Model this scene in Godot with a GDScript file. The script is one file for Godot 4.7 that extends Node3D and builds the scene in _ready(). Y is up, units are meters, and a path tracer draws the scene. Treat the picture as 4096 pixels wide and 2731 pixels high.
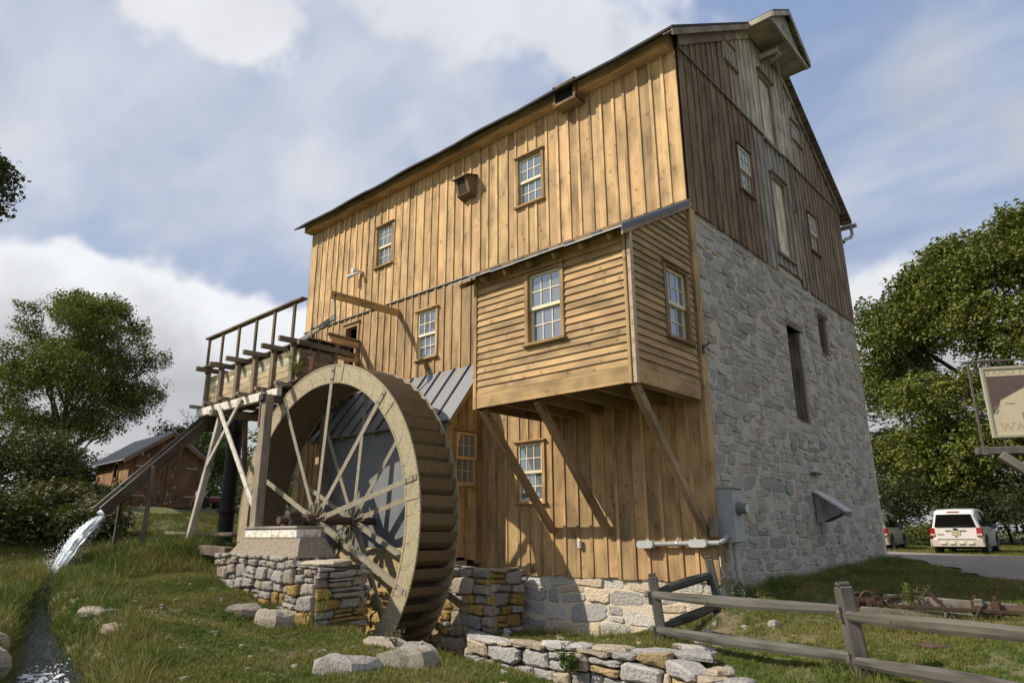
extends Node3D
# A weathered frame-and-stone grist mill with a steel overshot water wheel, its flume and the lawn around it.

var rng := RandomNumberGenerator.new()
var M := {}
var base_of := {}
var taken := {}
var wob := FastNoiseLite.new()

const SUN_DIR := Vector3(-0.47, 0.645, 0.60)


class MB:
	var v := PackedVector3Array()
	var n := PackedVector3Array()
	var uv := PackedVector2Array()
	var c := PackedColorArray()
	var ix := PackedInt32Array()
	var col := Color.WHITE
	var uo := Vector2.ZERO

	# corners run counter-clockwise when seen from outside
	func tri(a: Vector3, b: Vector3, d: Vector3, ua := Vector2.ZERO, ub := Vector2.ZERO, ud := Vector2.ZERO) -> void:
		var nn := (b - a).cross(d - a)
		if nn.length_squared() < 1e-16:
			return
		nn = nn.normalized()
		var k := v.size()
		v.append(a); v.append(d); v.append(b)
		uv.append(ua + uo); uv.append(ud + uo); uv.append(ub + uo)
		for i in 3:
			n.append(nn); c.append(col); ix.append(k + i)

	func quad(a: Vector3, b: Vector3, d: Vector3, e: Vector3, ua := Vector2.ZERO, ub := Vector2.ZERO, ud := Vector2.ZERO, ue := Vector2.ZERO) -> void:
		var nn := (d - a).cross(e - b)
		if nn.length_squared() < 1e-16:
			return
		nn = nn.normalized()
		var k := v.size()
		v.append(a); v.append(b); v.append(d); v.append(e)
		uv.append(ua + uo); uv.append(ub + uo); uv.append(ud + uo); uv.append(ue + uo)
		for i in 4:
			n.append(nn); c.append(col)
		ix.append_array(PackedInt32Array([k, k + 2, k + 1, k, k + 3, k + 2]))

	# a box with optional chamfer; the texture's length runs along axis g
	func box(t: Transform3D, s: Vector3, g := 1, ch := 0.0) -> void:
		var h := s * 0.5
		ch = minf(ch, minf(h.x, minf(h.y, h.z)) * 0.6)
		for ax in 3:
			var a1 := (ax + 1) % 3
			var a2 := (ax + 2) % 3
			for sg in [-1.0, 1.0]:
				var q := []
				var uvs := []
				for k in 4:
					var s1: float = [-1.0, 1.0, 1.0, -1.0][k]
					var s2: float = [-1.0, -1.0, 1.0, 1.0][k]
					var p := Vector3.ZERO
					p[ax] = sg * h[ax]
					p[a1] = s1 * (h[a1] - ch)
					p[a2] = s2 * (h[a2] - ch)
					q.append(t * p)
					var along := p[g] if g != ax else p[a2]
					var across := p[a1] if (a1 != g) else p[a2]
					if g == ax:
						across = p[a1]
					uvs.append(Vector2(across + (0.37 if ax == 1 else 0.0), along))
				if sg > 0:
					quad(q[0], q[1], q[2], q[3], uvs[0], uvs[1], uvs[2], uvs[3])
				else:
					quad(q[3], q[2], q[1], q[0], uvs[3], uvs[2], uvs[1], uvs[0])
		if ch <= 0.0:
			return
		for ax in 3:
			var a1 := (ax + 1) % 3
			var a2 := (ax + 2) % 3
			for s1 in [-1.0, 1.0]:
				for s2 in [-1.0, 1.0]:
					var p := []
					for k in 4:
						var e := Vector3.ZERO
						e[ax] = [-1.0, 1.0, 1.0, -1.0][k] * (h[ax] - ch)
						e[a1] = s1 * (h[a1] if k < 2 else h[a1] - ch)
						e[a2] = s2 * (h[a2] - ch if k < 2 else h[a2])
						p.append(e)
					var o := Vector3.ZERO
					o[a1] = s1; o[a2] = s2
					var f: Vector3 = (p[1] - p[0]).cross(p[2] - p[0])
					var us := []
					for k in 4:
						us.append(Vector2(p[k][a1 if a1 != g else a2], p[k][g]))
					if f.dot(o) > 0:
						quad(t * p[0], t * p[1], t * p[2], t * p[3], us[0], us[1], us[2], us[3])
					else:
						quad(t * p[3], t * p[2], t * p[1], t * p[0], us[3], us[2], us[1], us[0])

	func abox(lo: Vector3, hi: Vector3, g := 1, ch := 0.0) -> void:
		box(Transform3D(Basis(), (lo + hi) * 0.5), (hi - lo).abs(), g, ch)

	# a straight timber: w across, h along «up», length from p to q
	func bar(p: Vector3, q: Vector3, w: float, h: float, up := Vector3.UP, ch := 0.0) -> void:
		var y := (q - p).normalized()
		var x := y.cross(up)
		if x.length() < 1e-4:
			x = y.cross(Vector3.RIGHT)
		x = x.normalized()
		var z := x.cross(y)
		box(Transform3D(Basis(x, y, z), (p + q) * 0.5), Vector3(w, p.distance_to(q), h), 1, ch)

	func ring(o: Vector3, x: Vector3, z: Vector3, r: float, k: int, sides: int) -> Vector3:
		var a := TAU * k / sides
		return o + (x * cos(a) + z * sin(a)) * r

	# a round tube through points; smooth normals
	func tube(pts: Array, radii: Array, sides := 8, caps := true) -> void:
		var rings := []
		var y0: Vector3 = (pts[1] - pts[0]).normalized()
		var x := y0.cross(Vector3(0.31, 0.92, 0.23)).normalized()
		var length := 0.0
		for i in pts.size():
			var y: Vector3 = (pts[mini(i + 1, pts.size() - 1)] - pts[maxi(i - 1, 0)]).normalized()
			x = (x - y * x.dot(y)).normalized()
			var z := x.cross(y)
			if i > 0:
				length += pts[i].distance_to(pts[i - 1])
			var st := v.size()
			for k in sides + 1:
				var a := TAU * k / sides
				var d := x * cos(a) + z * sin(a)
				v.append(pts[i] + d * radii[i]); n.append(d); c.append(col)
				uv.append(Vector2(float(k) / sides * TAU * radii[i], length) + uo)
			rings.append(st)
		for i in pts.size() - 1:
			for k in sides:
				var a: int = rings[i] + k
				var b: int = rings[i + 1] + k
				ix.append_array(PackedInt32Array([a, a + 1, b, a + 1, b + 1, b]))
		if caps:
			for e in [0, pts.size() - 1]:
				var o: Vector3 = pts[e]
				for k in sides:
					var p: Vector3 = v[rings[e] + k]
					var q: Vector3 = v[rings[e] + k + 1]
					if e == 0:
						tri(o, p, q)
					else:
						tri(o, q, p)

	func disc_tube(p: Vector3, q: Vector3, r: float, sides := 12) -> void:
		tube([p, q], [r, r], sides)

	# a slab between polygon pts (counter-clockwise from outside) and the same polygon moved by -d
	func slab(pts: Array, d: Vector3) -> void:
		var m := pts.size()
		var o: Vector3 = pts[0]
		for i in range(1, m - 1):
			tri(o, pts[i], pts[i + 1])
			tri(o - d, pts[i + 1] - d, pts[i] - d)
		for i in m:
			var a: Vector3 = pts[i]
			var b: Vector3 = pts[(i + 1) % m]
			quad(b, a, a - d, b - d)

	# world-metre texture coordinates on a given axis pair, for slabs that wear wood
	func reuv(ax: Vector3, ay: Vector3, from := 0) -> void:
		for i in range(from, v.size()):
			uv[i] = Vector2(v[i].dot(ax), v[i].dot(ay)) + uo

	func mesh() -> ArrayMesh:
		var a := []
		a.resize(Mesh.ARRAY_MAX)
		a[Mesh.ARRAY_VERTEX] = v
		a[Mesh.ARRAY_NORMAL] = n
		a[Mesh.ARRAY_TEX_UV] = uv
		a[Mesh.ARRAY_COLOR] = c
		a[Mesh.ARRAY_INDEX] = ix
		var m := ArrayMesh.new()
		m.add_surface_from_arrays(Mesh.PRIMITIVE_TRIANGLES, a)
		return m


func mb(col := Color.WHITE) -> MB:
	var b := MB.new()
	b.col = col
	b.uo = Vector2(rng.randf() * 7.0, rng.randf() * 9.0)
	return b


func numbered(called: String) -> String:
	if not taken.has(called):
		taken[called] = 0
		return called
	taken[called] += 1
	return "%s_%03d" % [called, taken[called]]


func tag(o: Node, label: String, category: String, group := "", kind := "") -> void:
	if label: o.set_meta("label", label)
	if category: o.set_meta("category", category)
	if group: o.set_meta("group", group)
	if kind: o.set_meta("kind", kind)


func thing(called: String, label: String, category: String, at := Vector3.ZERO, group := "") -> Node3D:
	var o := Node3D.new()
	o.name = numbered(called)
	add_child(o)
	o.position = at
	base_of[o] = at
	tag(o, label, category, group)
	return o


# geometry is given in world metres; a part of a thing is moved back by the thing's place
func part(called: String, g, mat: Material, parent: Node) -> MeshInstance3D:
	var o := MeshInstance3D.new()
	var key: String = str(parent.get_instance_id()) + called
	if taken.has(key):
		taken[key] += 1
		o.name = "%s_%03d" % [called, taken[key]]
	else:
		taken[key] = 0
		o.name = called
	o.mesh = g.mesh() if g is MB else g
	o.material_override = mat
	parent.add_child(o, true)
	if base_of.has(parent):
		o.position = -base_of[parent]
	return o


func solo(called: String, g, mat: Material, label: String, category: String, group := "", kind := "") -> MeshInstance3D:
	var o := MeshInstance3D.new()
	o.name = numbered(called)
	o.mesh = g.mesh() if g is MB else g
	o.material_override = mat
	add_child(o)
	tag(o, label, category, group, kind)
	return o


func lin(r: float, g: float, b: float) -> Color:
	return Color(r, g, b)


func vary(c: Color, amount: float, hue := 0.04) -> Color:
	var k := 1.0 + rng.randf_range(-amount, amount)
	return Color(c.r * k * (1.0 + rng.randf_range(-hue, hue)), c.g * k, c.b * k * (1.0 + rng.randf_range(-hue, hue)))


# ------------------------------------------------------------------ materials

func std(tex: Texture2D, rough := 0.85, metal := 0.0) -> StandardMaterial3D:
	var m := StandardMaterial3D.new()
	m.vertex_color_use_as_albedo = true
	m.albedo_texture = tex
	m.roughness = rough
	m.metallic = metal
	return m


func wood_image(w: int, h: int, sd: int, contrast: float, knots: int, patch: float, rough_saw: float) -> Image:
	var r := RandomNumberGenerator.new()
	r.seed = sd
	var g1 := FastNoiseLite.new(); g1.seed = sd; g1.frequency = 0.055; g1.fractal_octaves = 3
	var g2 := FastNoiseLite.new(); g2.seed = sd + 1; g2.frequency = 0.012; g2.fractal_octaves = 3
	var g3 := FastNoiseLite.new(); g3.seed = sd + 2; g3.frequency = 0.22; g3.fractal_octaves = 2
	var buf := PackedFloat32Array()
	buf.resize(w * h)
	for y in h:
		for x in w:
			# wraps across x so that the grain has no seam
			var a := TAU * x / w
			var cx := cos(a) * w / TAU
			var sx := sin(a) * w / TAU
			var wy := absf(float(y) / h - 0.5) * 2.0
			var yy := wy * h * 0.5
			var k := 1.0 + contrast * (g1.get_noise_3d(cx * 1.6, sx * 1.6, yy * 0.05) * 0.8 + g3.get_noise_3d(cx, sx, yy * 0.03) * 0.35)
			k += patch * g2.get_noise_3d(cx * 1.1, sx * 1.1, yy * 0.35 + 50.0)
			k += rough_saw * sin(y * 1.35 + x * 0.25 + g2.get_noise_2d(x, y) * 9.0)
			buf[y * w + x] = k
	var out := Image.create(w, h, false, Image.FORMAT_RGB8)
	var tint := PackedFloat32Array()
	tint.resize(w * h)
	for i in knots:
		var kx := r.randi_range(0, w - 1)
		var ky := r.randi_range(0, h - 1)
		var rx := r.randf_range(2.0, 6.0)
		var ry := rx * r.randf_range(1.0, 2.2)
		var dark := r.randf_range(0.25, 0.75)
		var R := int(ry * 6.0)
		for dy in range(-R, R + 1):
			for dx in range(-int(rx * 3.0), int(rx * 3.0) + 1):
				var q := sqrt(pow(dx / rx, 2) + pow(dy / ry, 2))
				var s := 0.0
				if q < 1.0:
					s = dark
				else:
					s = dark * 0.5 * exp(-(q - 1.0) * 1.5) * (0.65 + 0.35 * sin(q * 6.0))
				var px := posmod(kx + dx, w)
				var py := posmod(ky + dy, h)
				tint[py * w + px] = maxf(tint[py * w + px], s)
	for y in h:
		for x in w:
			var k: float = clampf(buf[y * w + x], 0.2, 1.35) * 0.76
			var t: float = tint[y * w + x]
			var col := Color(k, k, k)
			col = Color(k * (1.0 - t * 0.62), k * (1.0 - t * 0.70), k * (1.0 - t * 0.74))
			out.set_pixel(x, y, Color(clampf(col.r, 0, 1), clampf(col.g, 0, 1), clampf(col.b, 0, 1)).linear_to_srgb())
	out.generate_mipmaps()
	return out


func noise_tex(sd: int, freq: float, stops: Array, cols: Array, size := 512, oct := 4, kind := FastNoiseLite.TYPE_SIMPLEX_SMOOTH) -> NoiseTexture2D:
	var t := NoiseTexture2D.new()
	t.width = size
	t.height = size
	t.seamless = true
	var f := FastNoiseLite.new()
	f.seed = sd
	f.noise_type = kind
	f.frequency = freq
	f.fractal_octaves = oct
	t.noise = f
	if cols:
		var g := Gradient.new()
		g.offsets = PackedFloat32Array(stops)
		var pc := PackedColorArray()
		for c in cols:
			pc.append(c.linear_to_srgb())
		g.colors = pc
		t.color_ramp = g
	return t


func tri_mat(tex: Texture2D, scale: float, bump: Texture2D, bump_cm: float, rough := 0.9, metal := 0.0) -> StandardMaterial3D:
	var m := std(tex, rough, metal)
	m.uv1_triplanar = true
	m.uv1_world_triplanar = true
	m.uv1_scale = Vector3.ONE * scale
	if bump:
		m.heightmap_enabled = true
		m.heightmap_texture = bump
		m.heightmap_scale = bump_cm
	return m


func g(x: float) -> Color:
	return Color(x, x, x)


func materials() -> void:
	var pine := ImageTexture.create_from_image(wood_image(256, 1024, 11, 0.30, 48, 0.62, 0.045))
	var grey := ImageTexture.create_from_image(wood_image(256, 1024, 23, 0.52, 16, 0.62, 0.02))
	for d in [["pine", pine, 0.8], ["grey", grey, 0.9]]:
		var m := std(d[1], d[2])
		m.uv1_scale = Vector3(0.62, 0.25, 1)
		m.heightmap_enabled = true
		m.heightmap_texture = d[1]
		m.heightmap_scale = 0.25
		M[d[0]] = m
	var grit := noise_tex(3, 0.02, [0.0, 0.35, 0.55, 0.75, 1.0], [g(0.52), g(0.74), g(0.9), g(0.98), g(0.7)], 512, 5)
	var relief := noise_tex(4, 0.018, [], [], 512, 5)
	var rust := noise_tex(5, 0.014, [0.0, 0.3, 0.5, 0.7, 1.0], [lin(0.70, 0.63, 0.54), lin(0.86, 0.82, 0.76), g(0.93), lin(0.96, 0.95, 0.92), lin(0.80, 0.74, 0.66)], 512, 5)
	M["stone"] = tri_mat(grit, 1.7, relief, 1.6, 0.92)
	M["mortar"] = tri_mat(grit, 3.0, relief, 0.8, 0.95)
	M["concrete"] = tri_mat(grit, 0.9, relief, 0.5, 0.93)
	M["tufa"] = tri_mat(grit, 1.9, noise_tex(6, 0.03, [], [], 512, 5, FastNoiseLite.TYPE_CELLULAR), 3.0, 0.95)
	M["wheel"] = tri_mat(rust, 0.8, relief, 0.25, 0.62, 0.0)
	M["iron"] = tri_mat(rust, 1.5, relief, 0.2, 0.6, 0.35)
	var soft := noise_tex(15, 0.012, [0.0, 0.4, 0.6, 1.0], [g(0.84), g(0.95), g(1.0), g(0.9)], 512, 5)
	M["galv"] = tri_mat(soft, 0.5, null, 0.0, 0.42, 0.55)
	M["tin"] = tri_mat(soft, 0.35, null, 0.0, 0.5, 0.12)
	M["paint"] = tri_mat(soft, 0.8, null, 0.0, 0.55)
	M["peel"] = tri_mat(noise_tex(8, 0.016, [0.0, 0.30, 0.40, 1.0], [lin(0.50, 0.44, 0.37), lin(0.74, 0.69, 0.62), g(0.93), g(1.0)], 512, 5), 0.7, relief, 0.3, 0.7)
	M["soil"] = tri_mat(noise_tex(9, 0.03, [0.0, 0.4, 0.6, 1.0], [g(0.5), g(0.8), g(1.0), g(0.75)], 512, 5), 0.6, relief, 2.0, 0.97)
	M["gravel"] = tri_mat(noise_tex(10, 0.12, [0.0, 0.4, 0.6, 1.0], [g(0.55), g(0.85), g(1.0), g(0.8)], 512, 3), 1.1, noise_tex(12, 0.14, [], [], 512, 2), 1.5, 0.96)
	M["shingle"] = tri_mat(grit, 2.0, relief, 0.5, 0.95)
	M["dark"] = std(null, 0.95)
	M["plain"] = std(null, 0.6)
	M["gloss"] = std(null, 0.25)
	M["gloss"].clearcoat_enabled = true
	M["gloss"].clearcoat = 0.6
	M["gloss"].clearcoat_roughness = 0.08
	M["chrome"] = std(null, 0.2, 0.9)
	M["rubber"] = std(null, 0.9)
	var gl := StandardMaterial3D.new()      # old wavy panes: dark room behind, the sky in front
	gl.albedo_color = Color(0.60, 0.64, 0.68)
	gl.metallic = 0.58
	gl.metallic_specular = 0.9
	gl.roughness = 0.035
	M["glass"] = gl
	var cg := StandardMaterial3D.new()
	cg.albedo_color = Color(0.06, 0.07, 0.075)
	cg.metallic = 0.1
	cg.metallic_specular = 0.8
	cg.roughness = 0.04
	M["car_glass"] = cg
	var lf := std(null, 0.55)
	lf.backlight_enabled = true
	lf.backlight = Color(0.55, 0.62, 0.25)
	lf.metallic_specular = 0.35
	M["leaf"] = lf
	var gr := std(null, 0.6)
	gr.backlight_enabled = true
	gr.backlight = Color(0.5, 0.55, 0.2)
	gr.metallic_specular = 0.3
	M["blade"] = gr
	M["bark"] = tri_mat(grit, 1.2, relief, 2.5, 0.95)
	var wt := StandardMaterial3D.new()
	wt.albedo_color = Color(0.90, 0.93, 0.95)
	wt.roughness = 0.25
	wt.vertex_color_use_as_albedo = true
	wt.subsurf_scatter_enabled = true
	wt.subsurf_scatter_strength = 0.15
	M["foam"] = wt
	var st := StandardMaterial3D.new()
	st.albedo_color = Color(0.10, 0.115, 0.12)
	st.roughness = 0.06
	st.metallic_specular = 0.7
	st.heightmap_enabled = true
	st.heightmap_texture = noise_tex(14, 0.03, [], [], 512, 4)
	st.heightmap_scale = 4.0
	st.uv1_triplanar = true
	st.uv1_world_triplanar = true
	st.uv1_scale = Vector3.ONE * 1.1
	M["stream"] = st


# ------------------------------------------------------------------ sky

func dir_of(az: float, el: float) -> Vector3:
	var a := deg_to_rad(az)
	var e := deg_to_rad(el)
	return Vector3(sin(a) * cos(e), sin(e), -cos(a) * cos(e))


func bank_top(az: float) -> float:
	var t := [[-180, 14.0], [-150, 11.0], [-120, 14.0], [-100, 17.5], [-88, 20.5], [-76, 20.8], [-69, 21.2], [-64, 19.6], [-59, 17.5], [-48, 14.0], [-30, 12.0], [-18, 15.0], [-11, 19.5], [-4, 15.5], [6, 13.0], [30, 16.0], [60, 12.0], [110, 15.0], [150, 12.0], [180, 14.0]]
	for i in t.size() - 1:
		if az <= t[i + 1][0]:
			var f: float = (az - t[i][0]) / (t[i + 1][0] - t[i][0])
			return lerpf(t[i][1], t[i + 1][1], smoothstep(0.0, 1.0, f))
	return 14.0


func sky_image(w: int) -> Image:
	var h := w / 2
	var f1 := FastNoiseLite.new(); f1.seed = 5; f1.frequency = 2.6; f1.fractal_octaves = 6; f1.fractal_gain = 0.52
	var f2 := FastNoiseLite.new(); f2.seed = 9; f2.frequency = 0.9; f2.fractal_octaves = 5; f2.fractal_gain = 0.55
	var f3 := FastNoiseLite.new(); f3.seed = 17; f3.frequency = 5.5; f3.fractal_octaves = 5
	# clouds: azimuth, elevation, half-width, half-height (degrees), crispness, brightness
	var blobs := [[-72.5, 38.5, 7.5, 6.0, 3.2, 0.90], [-38.0, 44.0, 13.0, 9.0, 1.6, 0.92], [-58.0, 29.0, 17.0, 6.5, 0.8, 0.84], [-46.0, 33.0, 11.0, 10.0, 0.9, 0.86], [-84.0, 29.0, 10.0, 7.0, 0.5, 0.70],
		[0.5, 24.5, 5.0, 5.0, 1.2, 0.66], [-7.0, 31.5, 6.0, 5.0, 0.6, 0.66], [22.0, 42.0, 16.0, 10.0, 1.5, 0.88], [62.0, 35.0, 20.0, 11.0, 1.6, 0.9], [100.0, 48.0, 22.0, 12.0, 1.5, 0.9], [140.0, 50.0, 20.0, 12.0, 1.4, 0.9], [0.0, 66.0, 26.0, 14.0, 1.3, 0.9], [-130.0, 28.0, 12.0, 6.0, 1.6, 0.9], [-170.0, 40.0, 18.0, 9.0, 1.6, 0.9], [110.0, 26.0, 14.0, 6.0, 1.5, 0.85], [-105.0, 44.0, 12.0, 7.0, 1.4, 0.88]]
	var bd := []
	for b in blobs:
		var d := dir_of(b[0], b[1])
		var r := dir_of(b[0] + 90.0, 0.0)
		bd.append([d, r, r.cross(d), 1.0 / sin(deg_to_rad(b[2])), 1.0 / sin(deg_to_rad(b[3])), b[4], b[5]])
	var buf := PackedFloat32Array()
	buf.resize(w * h * 3)
	var sun := SUN_DIR.normalized()
	for j in h:
		var el := (0.5 - (j + 0.5) / h) * PI
		if el < -0.09:
			for i in w:
				var o := (j * w + i) * 3
				buf[o] = 0.13; buf[o + 1] = 0.14; buf[o + 2] = 0.10
			continue
		var ce := cos(el)
		var se := sin(el)
		var eld := rad_to_deg(el)
		for i in w:
			var az := (i + 0.5) / w * TAU          # the panorama begins at -z
			if az > PI:
				az -= TAU
			var d := Vector3(sin(az) * ce, se, -cos(az) * ce)
			var sd := d.dot(sun)
			# clear air: deeper blue high up and away from the sun
			var up := pow(clampf(1.0 - se, 0.0, 1.0), 2.6)
			var hz := clampf(up * 0.85 + 0.30 * smoothstep(-0.75, 0.75, sd), 0.0, 1.0)
			var col := Color(lerpf(0.175, 0.60, hz), lerpf(0.285, 0.66, hz), lerpf(0.53, 0.77, hz))
			# thin veil, drawn out by perspective on a flat layer
			var pl := d / (maxf(se, 0.0) + 0.16)
			var ve := f2.get_noise_3d(pl.x * 0.75 + 3.0, pl.z * 1.5, 0.0)
			var veil := smoothstep(-0.35, 0.5, ve) * 0.78 * (0.22 + 0.78 * smoothstep(-0.75, 0.0, sd))
			veil = minf(veil * (0.85 + 0.6 * f1.get_noise_3d(pl.x * 0.5, pl.z * 1.1, 3.0)), 0.92)
			col = col.lerp(Color(0.765, 0.79, 0.84), veil)
			var n1 := f1.get_noise_3dv(d * 1.6)
			var a := 0.0
			var bright := 0.0
			var wsum := 0.0
			for b in bd:
				var dd: float = d.dot(b[0])
				if dd < 0.5:
					continue
				var q := Vector2(d.dot(b[1]) * b[3], d.dot(b[2]) * b[4])
				var m := 1.0 - q.length() + n1 * 1.25
				var al := smoothstep(0.0, 1.0 / b[5], m) * minf(1.0, 0.35 + b[5] * 0.33)
				if al > 0.0:
					a = maxf(a, al)
					bright += al * b[6]
					wsum += al
			if a > 0.0:
				bright /= wsum
				var sh := bright * (0.93 + 0.12 * f3.get_noise_3dv(d)) * (0.86 + 0.14 * smoothstep(-0.9, 0.2, sd))
				col = col.lerp(Color(sh * 0.965, sh * 0.98, sh * 1.02), a * 0.94)
			# the heaped bank along the horizon
			var azd := rad_to_deg(az)
			var top := bank_top(azd)
			if eld < top + 6.0:
				var lump := f1.get_noise_3dv(d * 2.1) * 3.4 + f3.get_noise_3dv(d * 1.2) * 0.9
				var e := top + lump - eld
				var ba := smoothstep(-0.25, 1.3, e)
				if ba > 0.0:
					var dep := e + f1.get_noise_3dv(d * 3.0 + Vector3(7, 0, 0)) * 3.5
					var k := lerpf(0.93, 0.56, smoothstep(1.0, 9.5, dep))
					k = lerpf(k, 0.74, smoothstep(9.0, 0.5, eld))
					k *= 0.9 + 0.1 * smoothstep(-0.9, 0.2, sd)
					k += f3.get_noise_3dv(d * 1.7) * 0.05
					col = col.lerp(Color(k * 0.965, k * 0.985, k * 1.02), ba)
			var o := (j * w + i) * 3
			buf[o] = col.r; buf[o + 1] = col.g; buf[o + 2] = col.b
	return Image.create_from_data(w, h, false, Image.FORMAT_RGBF, buf.to_byte_array())


# ------------------------------------------------------------------ terrain

const GP := [
	[0.3, 0.4, -0.12], [0.1, -0.6, -0.05], [0.1, -2.1, 0.03], [0.1, -5.8, 0.09], [0.1, -9.4, 0.2], [0.1, -12.0, 0.12], [-0.9, 0.4, -0.5], [-1.4, 0.4, -0.78], [-2.5, 0.4, -0.86], [-3.5, 0.4, -0.86], [-4.7, 0.4, -0.95],
	[-3.3, 1.9, -0.86], [-2.2, 1.7, -0.82], [-1.2, 1.7, -0.76], [0.0, 1.5, -0.64], [0.7, 1.9, -0.68], [-0.25, 1.0, -0.52], [1.2, 2.45, -0.86], [1.6, 0.6, -0.38], [2.55, 2.1, -0.62], [3.4, 4.4, -0.68], [1.8, -0.6, -0.26], [3.5, -0.5, -0.28], [3.6, -2.4, -0.12], [2.0, -4.0, 0.0], [3.5, -4.1, 0.08], [1.2, -9.0, 0.1], [-0.5, -13.1, 0.1], [-2.5, -20.0, 0.03], [2.2, -16.2, 0.06], [1.0, -23.0, 0.0], [5.0, -26.0, 0.05], [5.0, 10.7, -0.75], [3.0, 7.5, -0.85], [1.6, 4.8, -1.0], [6.5, 2.0, -0.5], [9.0, -4.0, 0.0], [12.0, 4.0, -0.4], [12, -16, 0.1],
	[-9.6, 3.9, 0.06], [-10.9, 3.4, 0.1], [-8.0, 4.1, -0.12], [-7.0, 4.1, -0.34], [-5.8, 4.1, -0.56], [-5.0, 3.9, -0.62], [-4.0, 4.0, -0.60], [-2.3, 4.5, -0.56], [-1.2, 5.6, -0.56], [-0.4, 6.6, -0.66], [-12.5, 3.0, 0.66], [-13.6, 2.4, 0.66], [-14.6, 3.3, 0.5], [-13.5, 4.3, 0.4], [-13.2, 5.4, 0.1], [-11.0, 5.4, 0.02], [-11.0, 6.8, -0.12], [-8.0, 5.4, -0.18], [-6.1, 6.2, -0.36], [-4.2, 6.4, -0.46], [-2.7, 7.3, -0.54], [-1.5, 8.6, -0.75], [-8.5, 7.9, -0.35], [-6.0, 8.4, -0.45], [-3.4, 9.2, -0.7], [-12.0, 8.0, -0.2], [-16.4, 5.5, 0.0], [-18.0, 8.0, 0.0],
	[-12.0, 0.4, 0.62], [-13.4, -3.0, 0.8], [-13.4, -9.0, 0.7], [-17.0, 0.0, 0.86], [-20.0, 2.0, 0.95], [-22.0, 6.0, 0.7], [-24.0, -2.0, 1.7], [-28.0, -1.0, 2.15], [-30.0, -8.0, 2.35], [-30.0, 8.0, 1.2], [-20.0, -8.0, 1.5], [-14.0, -16.0, 0.7], [-8.0, -22.0, 0.4], [-45.0, 0.0, 2.8], [-40.0, 20.0, 1.5], [-20, 20, -0.2], [0.0, 20.0, -1.0], [20.0, 20.0, -0.5], [0.0, -45.0, 0.4], [-40.0, -40.0, 3.0], [30.0, -40.0, 0.5], [40.0, 0.0, 0.0]]

const PIT := [Vector2(-11.2, 1.9), Vector2(-4.9, 1.9), Vector2(-4.0, 2.6), Vector2(-2.7, 3.05), Vector2(-0.6, 3.05), Vector2(0.6, 3.20), Vector2(2.0, 4.0), Vector2(2.8, 10.0)]
const CREEK := [Vector2(-14.2, 5.2), Vector2(-13.0, 5.7), Vector2(-11.0, 6.35), Vector2(-8.5, 6.95), Vector2(-6.0, 7.45), Vector2(-4.0, 8.15), Vector2(-2.0, 9.6), Vector2(0.0, 12.0)]
const CREEK_Y := [0.12, -0.02, -0.36, -0.72, -0.98, -1.08, -1.25, -1.4]


func base_h(x: float, z: float) -> float:
	var s := 0.0
	var t := 0.0
	for p in GP:
		var dx: float = x - p[0]
		var dz: float = z - p[1]
		var q := dx * dx + dz * dz + 0.25
		var w := 1.0 / (q * q)
		s += w
		t += w * p[2]
	return t / s


func near_line(q: Vector2, line: Array) -> Array:
	var best := 1e9
	var where := 0.0
	for i in line.size() - 1:
		var c := Geometry2D.get_closest_point_to_segment(q, line[i], line[i + 1])
		var d := q.distance_to(c)
		if d < best:
			best = d
			where = i + line[i].distance_to(c) / line[i].distance_to(line[i + 1])
	return [best, where]


func along(vals: Array, t: float) -> float:
	var i := clampi(int(t), 0, vals.size() - 2)
	return lerpf(vals[i], vals[i + 1], t - i)


func ground_h(x: float, z: float) -> float:
	var y := base_h(x, z)
	if x > -19.0 and x < 6.0 and z > -0.5 and z < 13.0:
		y += wob.get_noise_2d(x * 2.2, z * 2.2) * 0.05
		var p := near_line(Vector2(x, z), PIT)
		var hw := along([0.88, 0.88, 0.85, 0.80, 0.80, 0.75, 0.75, 0.9], p[1])
		var fl := along([-2.35, -2.35, -2.1, -1.85, -1.75, -1.7, -1.7, -1.7], p[1])
		if p[0] < hw + 0.3:
			y = minf(y, lerpf(fl, y, smoothstep(0.0, 1.0, clampf((p[0] - hw) / 0.3, 0.0, 1.0))))
		var c := near_line(Vector2(x, z), CREEK)
		if c[0] < 0.95:
			var cy := along(CREEK_Y, c[1]) - 0.12
			y = minf(y, lerpf(cy, y, smoothstep(along([0.10, 0.08, 0.08, 0.22, 0.36, 0.4, 0.45, 0.5], c[1]), along([0.3, 0.22, 0.24, 0.55, 0.85, 0.95, 1.0, 1.0], c[1]), c[0])))
	return y


func axis_steps(lo: float, hi: float, fine: float, far: float) -> Array:
	var out := []
	var x := lo
	while x <= hi:
		out.append(x)
		x += fine
	var st := fine
	var q := hi
	while q < far:
		st *= 1.22
		q += st
		out.append(q)
	st = fine
	q = lo
	while q > -far:
		st *= 1.22
		q -= st
		out.push_front(q)
	return out


const DRIVE_A := [Vector2(9.0, 1.0), Vector2(3.6, -4.1), Vector2(1.0, -9.6), Vector2(-0.6, -13.1), Vector2(-3.4, -16.6), Vector2(-8.0, -19.5), Vector2(-16.0, -21.0)]
const DRIVE_B := [Vector2(22.0, -8.0), Vector2(8.0, -13.5), Vector2(3.0, -17.0), Vector2(1.9, -20.5), Vector2(-1.8, -22.6), Vector2(-7.0, -24.0), Vector2(-16.0, -25.5)]


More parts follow.
